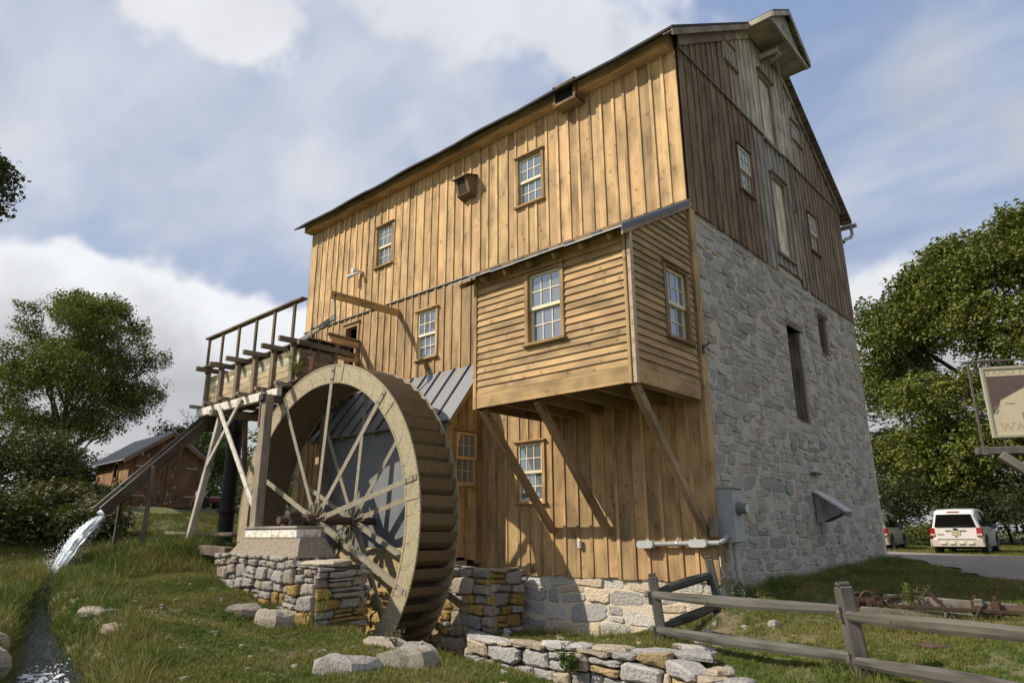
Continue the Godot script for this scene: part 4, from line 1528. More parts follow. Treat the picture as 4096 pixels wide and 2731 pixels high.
func wheel() -> void:
	var t := thing("water_wheel", "large tan steel overshot water wheel with riveted rims and ten spokes a side", "water wheel", Vector3(WC.x, WC.y - WR, 1.98))
	var steel := lin(0.405, 0.345, 0.225)
	var nb := 64
	for side in 2:
		var zi := WZ1 if side == 0 else WZ0
		var rim := mb(steel)
		var n := 10
		var seg := 9
		var head: MeshInstance3D
		# the rim is ten curved plates, lapped at their joints
		for i in n:
			var p := mb(vary(steel, 0.06, 0.02))
			for k in seg:
				var a0 := TAU * (i + float(k) / seg) / n + 0.12
				var a1 := TAU * (i + float(k + 1) / seg) / n + 0.12
				var q := [on_wheel(WR - 0.42, a0, zi), on_wheel(WR, a0, zi), on_wheel(WR, a1, zi), on_wheel(WR - 0.42, a1, zi)]
				p.slab(q, Vector3(0, 0, 0.022))
				# narrow turned flange at both edges
				if side == 0:
					for rr in [[WR - 0.42, WR - 0.375], [WR - 0.035, WR]]:
						var f := [on_wheel(rr[0], a0, zi + 0.008), on_wheel(rr[1], a0, zi + 0.008), on_wheel(rr[1], a1, zi + 0.008), on_wheel(rr[0], a1, zi + 0.008)]
						p.slab(f, Vector3(0, 0, 0.0075))
			var o := part("rim_plate", p, M.wheel, t)
			if side == 0:
				var jn := mb(steel * 0.96)
				var aj := TAU * i / n + 0.12
				var d := Vector3(-sin(aj), cos(aj), 0) * 0.05
				jn.slab([on_wheel(WR - 0.41, aj, zi + 0.014) - d, on_wheel(WR - 0.01, aj, zi + 0.014) - d, on_wheel(WR - 0.01, aj, zi + 0.014) + d, on_wheel(WR - 0.41, aj, zi + 0.014) + d], Vector3(0, 0, 0.012))
				part("joint_strap", jn, M.wheel, o)
				# rivets: rows along both edges and the curved line of every bucket
				var rv := mb(steel * 0.8)
				for k in 26:
					var a := TAU * (i + (k + 0.5) / 26.0) / n + 0.12
					for rr in [WR - 0.397, WR - 0.018]:
						var c := on_wheel(rr, a, zi + 0.010)
						rv.box(Transform3D(Basis(), c), Vector3(0.016, 0.016, 0.012), 1, 0.004)
				for q in 4:
					var a := TAU * (i + (q + 0.3) / 4.0) / n + 0.12
					for k in 8:
						var f := k / 7.0
						var c := on_wheel(WR - 0.36 + 0.31 * f, a + 0.10 * f * f, zi + 0.003)
						rv.box(Transform3D(Basis(), c), Vector3(0.017, 0.017, 0.014), 1, 0.004)
				tag(part("rivets", rv, M.wheel, o), "", "", "", "stuff")
	# sole plate inside the rims
	var sole := mb(lin(0.17, 0.135, 0.09))
	var ns := 80
	for i in ns:
		var a0 := TAU * i / ns
		var a1 := TAU * (i + 1) / ns
		sole.quad(on_wheel(WR - 0.41, a0, WZ0), on_wheel(WR - 0.41, a0, WZ1 - 0.02), on_wheel(WR - 0.41, a1, WZ1 - 0.02), on_wheel(WR - 0.41, a1, WZ0))
		sole.quad(on_wheel(WR - 0.395, a0, WZ1 - 0.02), on_wheel(WR - 0.395, a0, WZ0), on_wheel(WR - 0.395, a1, WZ0), on_wheel(WR - 0.395, a1, WZ1 - 0.02))
	part("sole_plate", sole, M.wheel, t)
	# curved buckets
	for i in nb:
		var a := TAU * i / nb
		var b := mb(vary(lin(0.20, 0.15, 0.092), 0.14))
		var prof := []
		for e in [[0.40, 0.0], [0.30, 0.006], [0.19, 0.030], [0.09, 0.066], [0.010, 0.122]]:
			prof.append([WR - e[0], a + e[1]])
		for k in 4:
			var p0: Array = prof[k]
			var p1: Array = prof[k + 1]
			var z0 := WZ0 + 0.005
			var z1 := WZ1 - 0.024
			b.slab([on_wheel(p0[0], p0[1], z0), on_wheel(p0[0], p0[1], z1), on_wheel(p1[0], p1[1], z1), on_wheel(p1[0], p1[1], z0)], (on_wheel(1, p0[1] + PI / 2, 0) - on_wheel(0, 0, 0)) * 0.008)
		part("bucket", b, M.wheel, t)
	# spokes, hubs and shaft
	for side in 2:
		var zi := WZ1 + 0.012 if side == 0 else WZ0 + 0.02
		var hub := mb(lin(0.26, 0.23, 0.175))
		hub.disc_tube(on_wheel(0, 0, zi - 0.05), on_wheel(0, 0, zi + 0.07), 0.13, 18)
		for i in 10:
			var a := TAU * i / 10 + 0.225
			var d := Vector3(cos(a), sin(a), 0)
			var e := Vector3(-sin(a), cos(a), 0)
			var c := on_wheel(0, 0, zi + 0.012)
			hub.slab([c + d * 0.06 - e * 0.05, c + d * 0.40 - e * 0.085, c + d * 0.44, c + d * 0.40 + e * 0.085, c + d * 0.06 + e * 0.05], Vector3(0, 0, 0.016))
			hub.bar(c + d * 0.1 + Vector3(0, 0, 0.03), c + d * 0.36 + Vector3(0, 0, 0.012), 0.014, 0.06, Vector3(0, 0, 1))
			for q in 4:
				hub.box(Transform3D(Basis(), c + d * (0.26 + 0.1 * (q / 2)) + e * (0.04 - 0.08 * (q % 2)) + Vector3(0, 0, 0.01)), Vector3(0.026, 0.026, 0.022), 1, 0.006)
		part("hub", hub, M.wheel, t)
		for i in 10:
			var a := TAU * i / 10 + 0.225
			var d := Vector3(cos(a), sin(a), 0)
			var e := Vector3(-sin(a), cos(a), 0)
			var s := mb(vary(lin(0.30, 0.27, 0.205), 0.08))
			var c := on_wheel(0, 0, zi)
			s.bar(c + d * 0.22, c + d * (WR - 0.05), 0.105, 0.014, Vector3(0, 0, 1))
			s.bar(c + d * 0.22 + e * 0.047 - Vector3(0, 0, 0.035), c + d * (WR - 0.05) + e * 0.047 - Vector3(0, 0, 0.035), 0.012, 0.06, Vector3(0, 0, 1))
			for q in 4:
				s.box(Transform3D(Basis(), c + d * (WR - 0.34 + 0.20 * (q / 2)) + e * (0.025 - 0.05 * (q % 2)) + Vector3(0, 0, 0.014)), Vector3(0.032, 0.032, 0.022), 1, 0.008)
			part("spoke", s, M.wheel, t)
	var sf := mb(lin(0.13, 0.085, 0.06))
	sf.disc_tube(Vector3(WC.x, WC.y, 0.3), Vector3(WC.x, WC.y, 3.16), 0.085, 16)
	sf.disc_tube(Vector3(WC.x, WC.y, 2.52), Vector3(WC.x, WC.y, 2.72), 0.14, 16)
	sf.disc_tube(Vector3(WC.x, WC.y, 3.16), Vector3(WC.x, WC.y, 3.32), 0.075, 14)
	part("shaft", sf, M.iron, t)
	# bearing on its timber block, concrete base and rubble pier
	var br := thing("shaft_bearing", "dark rusty iron pillow block carrying the end of the wheel shaft", "bearing", Vector3(WC.x, 1.09, 3.0))
	var h := mb(lin(0.075, 0.06, 0.052))
	h.disc_tube(Vector3(WC.x, WC.y, 2.86), Vector3(WC.x, WC.y, 3.14), 0.135, 18)
	h.abox(Vector3(WC.x - 0.2, 1.095, 2.84), Vector3(WC.x + 0.2, 1.17, 3.16), 0, 0.012)
	part("housing", h, M.iron, br)
	var cp := mb(lin(0.085, 0.065, 0.055))
	cp.abox(Vector3(WC.x - 0.115, WC.y + 0.085, 2.87), Vector3(WC.x + 0.115, WC.y + 0.165, 3.13), 0, 0.02)
	part("cap", cp, M.iron, br)
	for s in [-1, 1]:
		for z in [2.89, 3.11]:
			var bo := mb(lin(0.09, 0.07, 0.06))
			bo.disc_tube(Vector3(WC.x + s * 0.165, 1.17, z), Vector3(WC.x + s * 0.165, 1.22, z), 0.022, 6)
			part("bolt", bo, M.iron, br)
	var tb := mb(lin(0.80, 0.77, 0.70))
	tb.abox(Vector3(-8.70, 0.87, 2.98), Vector3(-6.72, 1.04, 3.52), 0, 0.012)
	tb.reuv(Vector3.UP, Vector3.RIGHT)
	var blk := solo("timber_block", tb, M.peel, "heavy timber block with flaking white paint under the shaft bearing", "timber")
	var lid := mb(lin(0.33, 0.30, 0.26))
	lid.abox(Vector3(-8.73, 1.042, 2.95), Vector3(-6.69, 1.09, 3.55), 0, 0.008)
	lid.reuv(Vector3(0, 0, 1), Vector3.RIGHT)
	part("top_plank", lid, M.grey, blk)
	var cb := mb(lin(0.30, 0.25, 0.185))
	var lo := [Vector3(-9.08, 0.52, 3.68), Vector3(-6.38, 0.52, 3.68), Vector3(-6.38, 0.52, 2.86), Vector3(-9.08, 0.52, 2.86)]
	var hi := [Vector3(-8.78, 0.868, 3.50), Vector3(-6.62, 0.868, 3.50), Vector3(-6.62, 0.868, 2.95), Vector3(-8.78, 0.868, 2.95)]
	for i in 4:
		var j := (i + 1) % 4
		cb.quad(lo[i], lo[j], hi[j], hi[i])
	cb.quad(hi[0], hi[1], hi[2], hi[3])
	solo("concrete_base", cb, M.concrete, "tapered concrete base on top of the rubble stone pier", "base")
	pier()


func stone_block_wall(called: String, label: String, cat: String, faces: Array, core_lo: Vector3, core_hi: Vector3, pal: Callable, ccol: Color, sd: int) -> Node3D:
	var t := thing(called, label, cat, Vector3((core_lo.x + core_hi.x) * 0.5, core_lo.y, (core_lo.z + core_hi.z) * 0.5))
	var c := mb(ccol)
	c.abox(core_lo, core_hi)
	part("rubble_core", c, M.mortar, t)
	var k := 0
	for f in faces:      # origin, U, width, height, hmin, hmax, lmin, lmax, top profile
		var polys := rubble(f[2], f[3], f[4], f[5], f[6], f[7], sd + k * 13)
		polys = clip_in(polys, f[8])
		lay_stones(t, polys, f[0], f[1], Vector3.UP, 0.05, 0.05, 0.10, 0.035, 0.008, pal, f[9], sd + k)
		k += 1
	return t


func flat_rock(b: MB, c: Vector3, sx: float, sy: float, sz: float, yaw: float, r: RandomNumberGenerator, tilt := 0.1) -> void:
	var n := r.randi_range(9, 12)
	var bs := Basis.from_euler(Vector3(r.randf_range(-tilt, tilt), yaw, r.randf_range(-tilt, tilt)))
	var rings := [[0.48, 0.50, 0.10], [0.86, 0.42, 0.10], [1.0, 0.22, 0.14], [1.04, -0.12, 0.14], [0.92, -0.62, 0.1]]
	var prev := []
	var rk := []
	var an := []
	for i in n:
		rk.append(r.randf_range(0.70, 1.12))
		an.append(TAU * (i + r.randf_range(-0.3, 0.3)) / n)
	var tc: Vector3 = c + bs * Vector3(r.randf_range(-0.1, 0.1) * sx, sy * r.randf_range(0.42, 0.60), 0)
	for q in rings:
		var cur := []
		for i in n:
			var a: float = an[i]
			var sq := 1.0 / maxf(absf(cos(a)), absf(sin(a)))
			var k: float = rk[i] * lerpf(1.0, sq, 0.35) * q[0] * (1.0 + r.randf_range(-0.06, 0.06))
			cur.append(c + bs * Vector3(cos(a) * sx * k * 0.5, sy * (q[1] + r.randf_range(-1, 1) * q[2]), -sin(a) * sz * k * 0.5))
		for i in n:
			var j := (i + 1) % n
			if prev.is_empty():
				b.tri(tc, cur[i], cur[j])
			else:
				b.quad(prev[i], cur[i], cur[j], prev[j])
		prev = cur


func pier() -> void:
	var prof := PackedVector2Array([Vector2(0.0, 0.0), Vector2(3.72, 0.0), Vector2(3.74, 1.34), Vector2(3.0, 1.36), Vector2(2.95, 1.50), Vector2(0.0, 1.52)])
	var side := PackedVector2Array([Vector2(0, 0), Vector2(1.1, 0.0), Vector2(1.1, 1.25), Vector2(0, 1.34)])
	var t := stone_block_wall("stone_pier", "dry rubble stone pier with ochre lichen carrying the wheel's near bearing", "pier", [
		[Vector3(-9.33, -0.95, 3.74), Vector3(1, 0, 0), 3.76, 1.6, 0.13, 0.27, 0.14, 0.40, prof, 110],
		[Vector3(-5.57, -0.95, 3.76), Vector3(0, 0, -1), 1.1, 1.4, 0.09, 0.20, 0.28, 0.75, side, 40],
		[Vector3(-5.57, -2.3, 2.76), Vector3(-1, 0, 0), 3.7, 2.75, 0.12, 0.24, 0.2, 0.6, rect(0, 0, 3.7, 2.7), 60]], Vector3(-9.3, -2.4, 2.80), Vector3(-5.62, 0.40, 3.72), lichen_stone, lin(0.10, 0.09, 0.075), 41)
	var r := RandomNumberGenerator.new()
	r.seed = 6
	# cap slabs
	for e in [[-5.95, 0.44, 3.32, 0.86, 0.10, 0.85], [-6.55, 0.43, 3.62, 0.55, 0.09, 0.3], [-9.1, 0.52, 3.55, 0.5, 0.10, 0.4], [-6.05, 0.355, 3.42, 1.0, 0.08, 0.8]]:
		var b := mb(lichen_stone(Vector3(0, 2.0, 0), r) * 1.25)
		flat_rock(b, Vector3(e[0], e[1], e[2]), e[3], e[4], e[5], r.randf_range(-0.2, 0.2), r, 0.04)
		part("cap_stone", b, M.stone, t)
	# pit walls: concrete and rough tufa behind the wheel
	var pw := thing("pit_wall", "ochre stained concrete and rough rubble wall behind the wheel, below the metal siding", "wall", Vector3(-7.8, -2.35, 0.95))
	var c := mb(lin(0.50, 0.40, 0.24))
	c.abox(Vector3(-10.6, -0.35, 0.4), Vector3(-5.30, 0.64, 0.99), 1, 0.02)
	part("concrete_band", c, M.concrete, pw)
	var f := mb()
	var nx := 90
	var ny := 34
	var grid := []
	for j in ny + 1:
		for i in nx + 1:
			var x := lerpf(-11.4, -4.55, float(i) / nx)
			var y := lerpf(-2.5, -0.18, float(j) / ny)
			var d := wob.get_noise_2d(x * 22.0, y * 22.0) * 0.16 + wob.get_noise_2d(x * 60.0 + 9.0, y * 60.0) * 0.07
			grid.append(Vector3(x, y, 1.06 + d + (0.10 if y < -1.0 else 0.0) * 0.5))
	for j in ny:
		for i in nx:
			var a := j * (nx + 1) + i
			var m: Vector3 = grid[a]
			var o := clampf(0.5 + wob.get_noise_2d(m.x * 7.0, m.y * 7.0 + 30.0) * 1.6, 0.0, 1.0)
			f.col = lin(0.30, 0.245, 0.165).lerp(lin(0.47, 0.33, 0.13), o)
			f.quad(grid[a], grid[a + 1], grid[a + nx + 2], grid[a + nx + 1])
	part("rough_face", f, M.tufa, pw)
	# broken stub of wall under the corner of the wheel house
	var sp := PackedVector2Array([Vector2(0.1, 0), Vector2(1.5, 0), Vector2(1.42, 1.5), Vector2(1.30, 2.5), Vector2(0.0, 2.56)])
	stone_block_wall("wall_stub", "broken stub of rubble wall in shade right of the water wheel", "wall", [
		[Vector3(-5.35, -2.2, 1.05), Vector3(1, 0, 0), 1.5, 2.7, 0.15, 0.30, 0.25, 0.55, sp, 60],
		[Vector3(-4.03, -1.0, 1.05), Vector3(0, 0, -1), 0.9, 1.4, 0.14, 0.28, 0.25, 0.5, rect(0, 0, 0.9, 1.3), 30]], Vector3(-5.3, -2.4, 0.2), Vector3(-4.08, 0.26, 1.0), lichen_stone, lin(0.14, 0.115, 0.08), 88)


# ------------------------------------------------------------------ flume

func flume() -> void:
	var t := thing("flume", "raised timber flume of weathered planks with handrail feeding the wheel", "flume", Vector3(-11.5, 0.6, 2.0))
	var xs := [-13.74, -12.93, -12.0, -11.08, -10.17, -9.25]
	var old := lin(0.235, 0.185, 0.125)
	# planked trough
	for side in 2:
		var z := 2.40 if side == 0 else 1.42
		for i in 5:
			var y := 4.43 + i * 0.160
			var k := [1.0, 1.15, 1.3, 1.5, 0.85][i] as float
			var c := lin(0.45, 0.36, 0.225) * k
			if i == 3:
				c = lin(0.66, 0.62, 0.44)
			for q in 2:
				var xa := -13.87 if q == 0 else -11.4 + 0.3 * (i % 2)
				var xb := -9.05 if q == 1 else -11.4 + 0.3 * (i % 2)
				var p := mb(vary(c, 0.10))
				p.abox(Vector3(xa, y + 0.004, z - 0.022), Vector3(xb, y + 0.154, z + 0.022), 0)
				p.reuv(Vector3.UP, Vector3.RIGHT)
				part("side_plank", p, M.grey, t)
	for e in [[-9.07, 4.43, 5.25], [-13.88, 4.43, 5.2]]:
		for i in 4:
			var p := mb(vary(lin(0.27, 0.21, 0.14), 0.12))
			p.abox(Vector3(e[0] - 0.02, 4.43 + i * 0.2, 1.44), Vector3(e[0] + 0.02, 4.43 + i * 0.2 + 0.194, 2.378), 2)
			p.reuv(Vector3.UP, Vector3(0, 0, 1))
			part("end_plank", p, M.grey, t)
	var fl := mb(lin(0.13, 0.10, 0.07))
	fl.abox(Vector3(-13.9, 4.385, 1.40), Vector3(-9.0, 4.425, 2.42), 0)
	part("floor", fl, M.grey, t)
	var wt := mb(lin(0.6, 0.7, 0.7))
	wt.quad(Vector3(-13.85, 5.02, 2.37), Vector3(-9.1, 5.02, 2.37), Vector3(-9.1, 5.02, 1.45), Vector3(-13.85, 5.02, 1.45))
	part("water", wt, M.stream, t)
	# side posts, sleepers, cross bars
	for i in 6:
		var x: float = xs[i]
		for z in [2.46, 1.36]:
			var p := mb(vary(old * 1.15, 0.14))
			p.abox(Vector3(x - 0.075, 4.42, z - 0.045), Vector3(x + 0.075, 5.46, z + 0.045), 1, 0.006)
			part("side_post", p, M.grey, t)
		var s := mb(vary(lin(0.30, 0.26, 0.20), 0.15))
		s.bar(Vector3(x, 4.35, 0.95), Vector3(x, 4.34, 2.86), 0.12, 0.08, Vector3.UP, 0.006)
		part("sleeper", s, M.grey, t)
		var c := mb(vary(old, 0.12))
		c.bar(Vector3(x + 0.1, 5.42, 1.12), Vector3(x + 0.07, 5.40, 2.84 if i < 5 else 2.9), 0.10, 0.12, Vector3.UP, 0.006)
		part("cross_bar", c, M.grey, t)
		var rp := mb(vary(lin(0.20, 0.14, 0.09), 0.12))
		rp.bar(Vector3(x + 0.02, 5.3, 2.53), Vector3(x - 0.02 + i * 0.006, 6.34, 2.52), 0.085, 0.05, Vector3(0, 0, 1))
		part("rail_post", rp, M.grey, t)
	var hr := mb(lin(0.21, 0.16, 0.11))
	hr.bar(Vector3(-13.92, 6.36, 2.50), Vector3(-8.86, 6.42, 2.50), 0.17, 0.045, Vector3.UP)
	part("handrail", hr, M.grey, t)
	# walk boards on the cross bars, far side
	for z in [1.10, 1.42, 1.74, 2.06]:
		var w := mb(vary(lin(0.14, 0.12, 0.10), 0.1))
		w.bar(Vector3(-13.2, 5.49, z), Vector3(-9.0, 5.51, z), 0.30, 0.04, Vector3.UP)
		part("walk_board", w, M.grey, t)
	var lw := mb(lin(0.40, 0.32, 0.22))
	lw.bar(Vector3(-13.95, 5.50, 2.5), Vector3(-13.05, 5.52, 2.5), 0.22, 0.035, Vector3.UP)
	part("walk_board", lw, M.grey, t)
	# long bearers under the trough; the near one flakes white paint
	for e in [[2.56, lin(0.78, 0.72, 0.63), M.peel, -9.55], [1.32, lin(0.22, 0.17, 0.12), M.grey, -9.2]]:
		var b := mb(e[1])
		b.bar(Vector3(-13.86, 4.19, e[0]), Vector3(e[3], 4.19, e[0]), 0.13, 0.22, Vector3.UP, 0.01)
		part("bearer", b, e[2], t)
	var lip := mb(lin(0.20, 0.185, 0.165))
	for i in 5:
		lip.bar(Vector3(-9.75 + 0.02 * i, 4.36, 1.5 + i * 0.22), Vector3(-8.95 - 0.06 * (i % 2), 4.44, 1.5 + i * 0.22), 0.2, 0.025, Vector3.UP)
	part("spout_boards", lip, M.grey, t)
	# trestle: legs, caps and braces
	for e in [[Vector3(-9.52, 0.5, 2.86), Vector3(-9.63, 4.08, 2.80), 0.25, 0.20, lin(0.36, 0.30, 0.22)], [Vector3(-12.57, 0.5, 3.02), Vector3(-12.48, 4.1, 2.52), 0.14, 0.15, lin(0.47, 0.43, 0.36)], [Vector3(-9.5, -0.3, 1.15), Vector3(-9.5, 4.1, 1.3), 0.18, 0.18, lin(0.26, 0.21, 0.15)], [Vector3(-12.6, 0.5, 0.9), Vector3(-12.5, 4.1, 1.36), 0.14, 0.15, lin(0.27, 0.22, 0.16)], [Vector3(-13.6, 0.5, 1.0), Vector3(-13.5, 4.1, 1.36), 0.12, 0.12, lin(0.25, 0.2, 0.15)]]:
		var b := mb(e[4])
		b.bar(e[0], e[1], e[2], e[3], Vector3(0, 0, 1), 0.01)
		part("leg", b, M.grey, t)
	var st := mb(lin(0.14, 0.075, 0.06))
	st.bar(Vector3(-9.72, 3.35, 2.925), Vector3(-9.75, 4.28, 2.90), 0.07, 0.012, Vector3(0, 0, 1))
	part("iron_strap", st, M.iron, t)
	for e in [[Vector3(-9.63, 4.03, 0.9), Vector3(-9.63, 4.03, 2.98), lin(0.09, 0.075, 0.06)], [Vector3(-12.45, 4.02, 0.9), Vector3(-12.45, 4.02, 2.85), lin(0.33, 0.28, 0.22)]]:
		var b := mb(e[2])
		b.bar(e[0], e[1], 0.20, 0.16, Vector3.UP, 0.01)
		part("cap_beam", b, M.grey, t)
	for e in [[Vector3(-12.36, 4.18, 2.70), Vector3(-9.55, 1.50, 2.92), 0.13, lin(0.66, 0.62, 0.55)], [Vector3(-11.2, 4.24, 2.67), Vector3(-12.42, 2.66, 2.80), 0.11, lin(0.45, 0.42, 0.36)]]:
		var b := mb(e[3])
		b.bar(e[0], e[1], e[2], 0.045, Vector3(0, 0, 1), 0.005)
		part("cross_brace", b, M.peel, t)
	var db := mb(lin(0.15, 0.115, 0.08))
	db.bar(Vector3(-13.0, 2.15, 1.1), Vector3(-9.5, 3.75, 1.22), 0.16, 0.06, Vector3(0, 0, 1))
	part("cross_brace", db, M.grey, t)
	# gate gear at the wheel end: forked posts, lever and rod
	for e in [[Vector3(-9.22, 5.1, 1.98), Vector3(-9.24, 5.86, 1.98)], [Vector3(-9.06, 5.0, 1.90), Vector3(-9.05, 5.55, 1.90)], [Vector3(-9.0, 4.9, 1.45), Vector3(-9.0, 5.5, 1.42)]]:
		var b := mb(vary(lin(0.22, 0.16, 0.10), 0.1))
		b.bar(e[0], e[1], 0.09, 0.07, Vector3(1, 0, 0), 0.005)
		part("gate_post", b, M.grey, t)
	var gb := mb(lin(0.20, 0.155, 0.105))
	gb.bar(Vector3(-9.0, 5.35, 2.5), Vector3(-9.0, 5.30, 0.9), 0.12, 0.12, Vector3.UP, 0.006)
	part("gate_beam", gb, M.grey, t)
	var th := mb(lin(0.10, 0.09, 0.08))
	th.bar(Vector3(-9.55, 5.53, 2.05), Vector3(-8.98, 5.50, 1.75), 0.32, 0.025, Vector3(0.1, 1, 0))
	part("gate_cover", th, M.grey, t)
	for z in [2.34, 1.72]:
		var i := mb(lin(0.26, 0.13, 0.095))
		i.bar(Vector3(-8.62, 4.6, z), Vector3(-8.62, 4.92, z), 0.02, 0.05, Vector3(0, 0, 1))
		i.bar(Vector3(-8.54, 4.6, z), Vector3(-8.54, 4.92, z), 0.02, 0.05, Vector3(0, 0, 1))
		part("gate_hanger", i, M.iron, t)
		var ch := mb(lin(0.22, 0.12, 0.09))
		for k in 14:
			var f := k / 13.0
			var p := Vector3(lerpf(-9.03, -8.6, f), lerpf(5.12, 4.93, f) - 0.05 * sin(f * PI), lerpf(z + 0.02, z, f))
			ch.box(Transform3D(Basis.from_euler(Vector3(k * 1.57, 0.2, -0.4)), p), Vector3(0.042, 0.026, 0.012))
		part("chain", ch, M.iron, t)
	var lv := mb(lin(0.30, 0.285, 0.25))
	lv.bar(Vector3(-9.85, 5.60, 1.99), Vector3(-8.26, 5.94, 2.0), 0.05, 0.13, Vector3.UP, 0.005)
	part("gate_lever", lv, M.grey, t)
	# spill chute
	var c := thing("spill_chute", "steep wooden spill chute on two thin posts, water shooting from its mouth", "chute", Vector3(-13.8, 0.5, 4.0))
	var a := Vector3(-13.8, 4.02, 2.18)
	var z := Vector3(-13.8, 1.42, 4.62)
	var dr := (z - a).normalized()
	var nrm := Vector3(1, 0, 0).cross(dr).normalized()
	if nrm.y < 0:
		nrm = -nrm
	var bt := mb(lin(0.08, 0.06, 0.045))
	bt.bar(a, z, 0.50, 0.04, nrm)
	part("chute_floor", bt, M.grey, c)
	for s in [-1, 1]:
		var b := mb(vary(lin(0.095, 0.07, 0.05), 0.06))
		b.bar(a + Vector3(s * 0.27, 0, 0) + nrm * 0.12, z + Vector3(s * 0.27, 0, 0) + nrm * 0.10, 0.04, 0.25, nrm, 0.004)
		part("chute_side", b, M.grey, c)
		var ed := mb(lin(0.46, 0.42, 0.36))
		ed.bar(a.lerp(z, 0.03) + Vector3(s * 0.27, 0, 0) + nrm * 0.2275, z + Vector3(s * 0.27, 0, 0) + nrm * 0.2275, 0.046, 0.008, nrm)
		part("worn_edge", ed, M.grey, c)
	var wa := mb(lin(0.85, 0.9, 0.92))
	wa.bar(a + nrm * 0.06, z + nrm * 0.06, 0.44, 0.07, nrm)
	part("running_water", wa, M.foam, c)
	var hd := mb(lin(0.055, 0.045, 0.035))
	hd.abox(Vector3(-14.1, 3.75, 1.75), Vector3(-13.5, 4.36, 2.44), 1)
	part("chute_head", hd, M.grey, c)
	for e in [[0.62, 0.30, lin(0.16, 0.13, 0.10)], [0.80, -0.30, lin(0.10, 0.085, 0.065)]]:
		var p: Vector3 = a.lerp(z, e[0]) + Vector3(e[1], 0.0, 0)
		var b := mb(e[2])
		b.bar(Vector3(p.x, ground_h(p.x, p.z) - 0.1, p.z + 0.02), p + Vector3(0, 0.25, 0), 0.10, 0.09, Vector3(0, 0, 1), 0.006)
		part("leg", b, M.grey, c)
	# sleeper the trestle stands on
	var sl := mb(lin(0.17, 0.125, 0.085))
	sl.bar(Vector3(-13.25, 0.62, 2.75), Vector3(-10.2, 0.55, 3.05), 0.26, 0.22, Vector3.UP, 0.02)
	solo("sleeper_beam", sl, M.grey, "thick dark timber sill lying in the grass under the trestle leg", "timber")
	var pole := mb(lin(0.24, 0.185, 0.12))
	pole.tube([Vector3(-16.6, 0.98, 1.9), Vector3(-14.2, 0.92, 1.8), Vector3(-11.2, 0.96, 1.6)], [0.07, 0.075, 0.06], 8)
	solo("pole", pole, M.bark, "peeled pole lying level behind the trestle legs", "pole")
	# iron supply pipe
	var sp := thing("standpipe", "thick black iron standpipe with flanged joints rising to the flume", "pipe", Vector3(-14.75, 0.8, 1.0))
	var pp := mb(lin(0.018, 0.018, 0.019))
	pp.disc_tube(Vector3(-14.75, 0.55, 1.0), Vector3(-14.75, 4.35, 1.0), 0.22, 20)
	part("barrel", pp, M.iron, sp)
	for y in [1.55, 3.9]:
		var f := mb(lin(0.026, 0.025, 0.025))
		f.disc_tube(Vector3(-14.75, y, 1.0), Vector3(-14.75, y + 0.10, 1.0), 0.30, 20)
		part("flange", f, M.iron, sp)
	var el := mb(lin(0.02, 0.02, 0.02))
	el.tube([Vector3(-14.75, 0.95, 1.0), Vector3(-14.75, 0.70, 1.02), Vector3(-14.55, 0.52, 1.2), Vector3(-14.0, 0.44, 1.6)], [0.24, 0.24, 0.24, 0.24], 16)
	part("elbow", el, M.iron, sp)


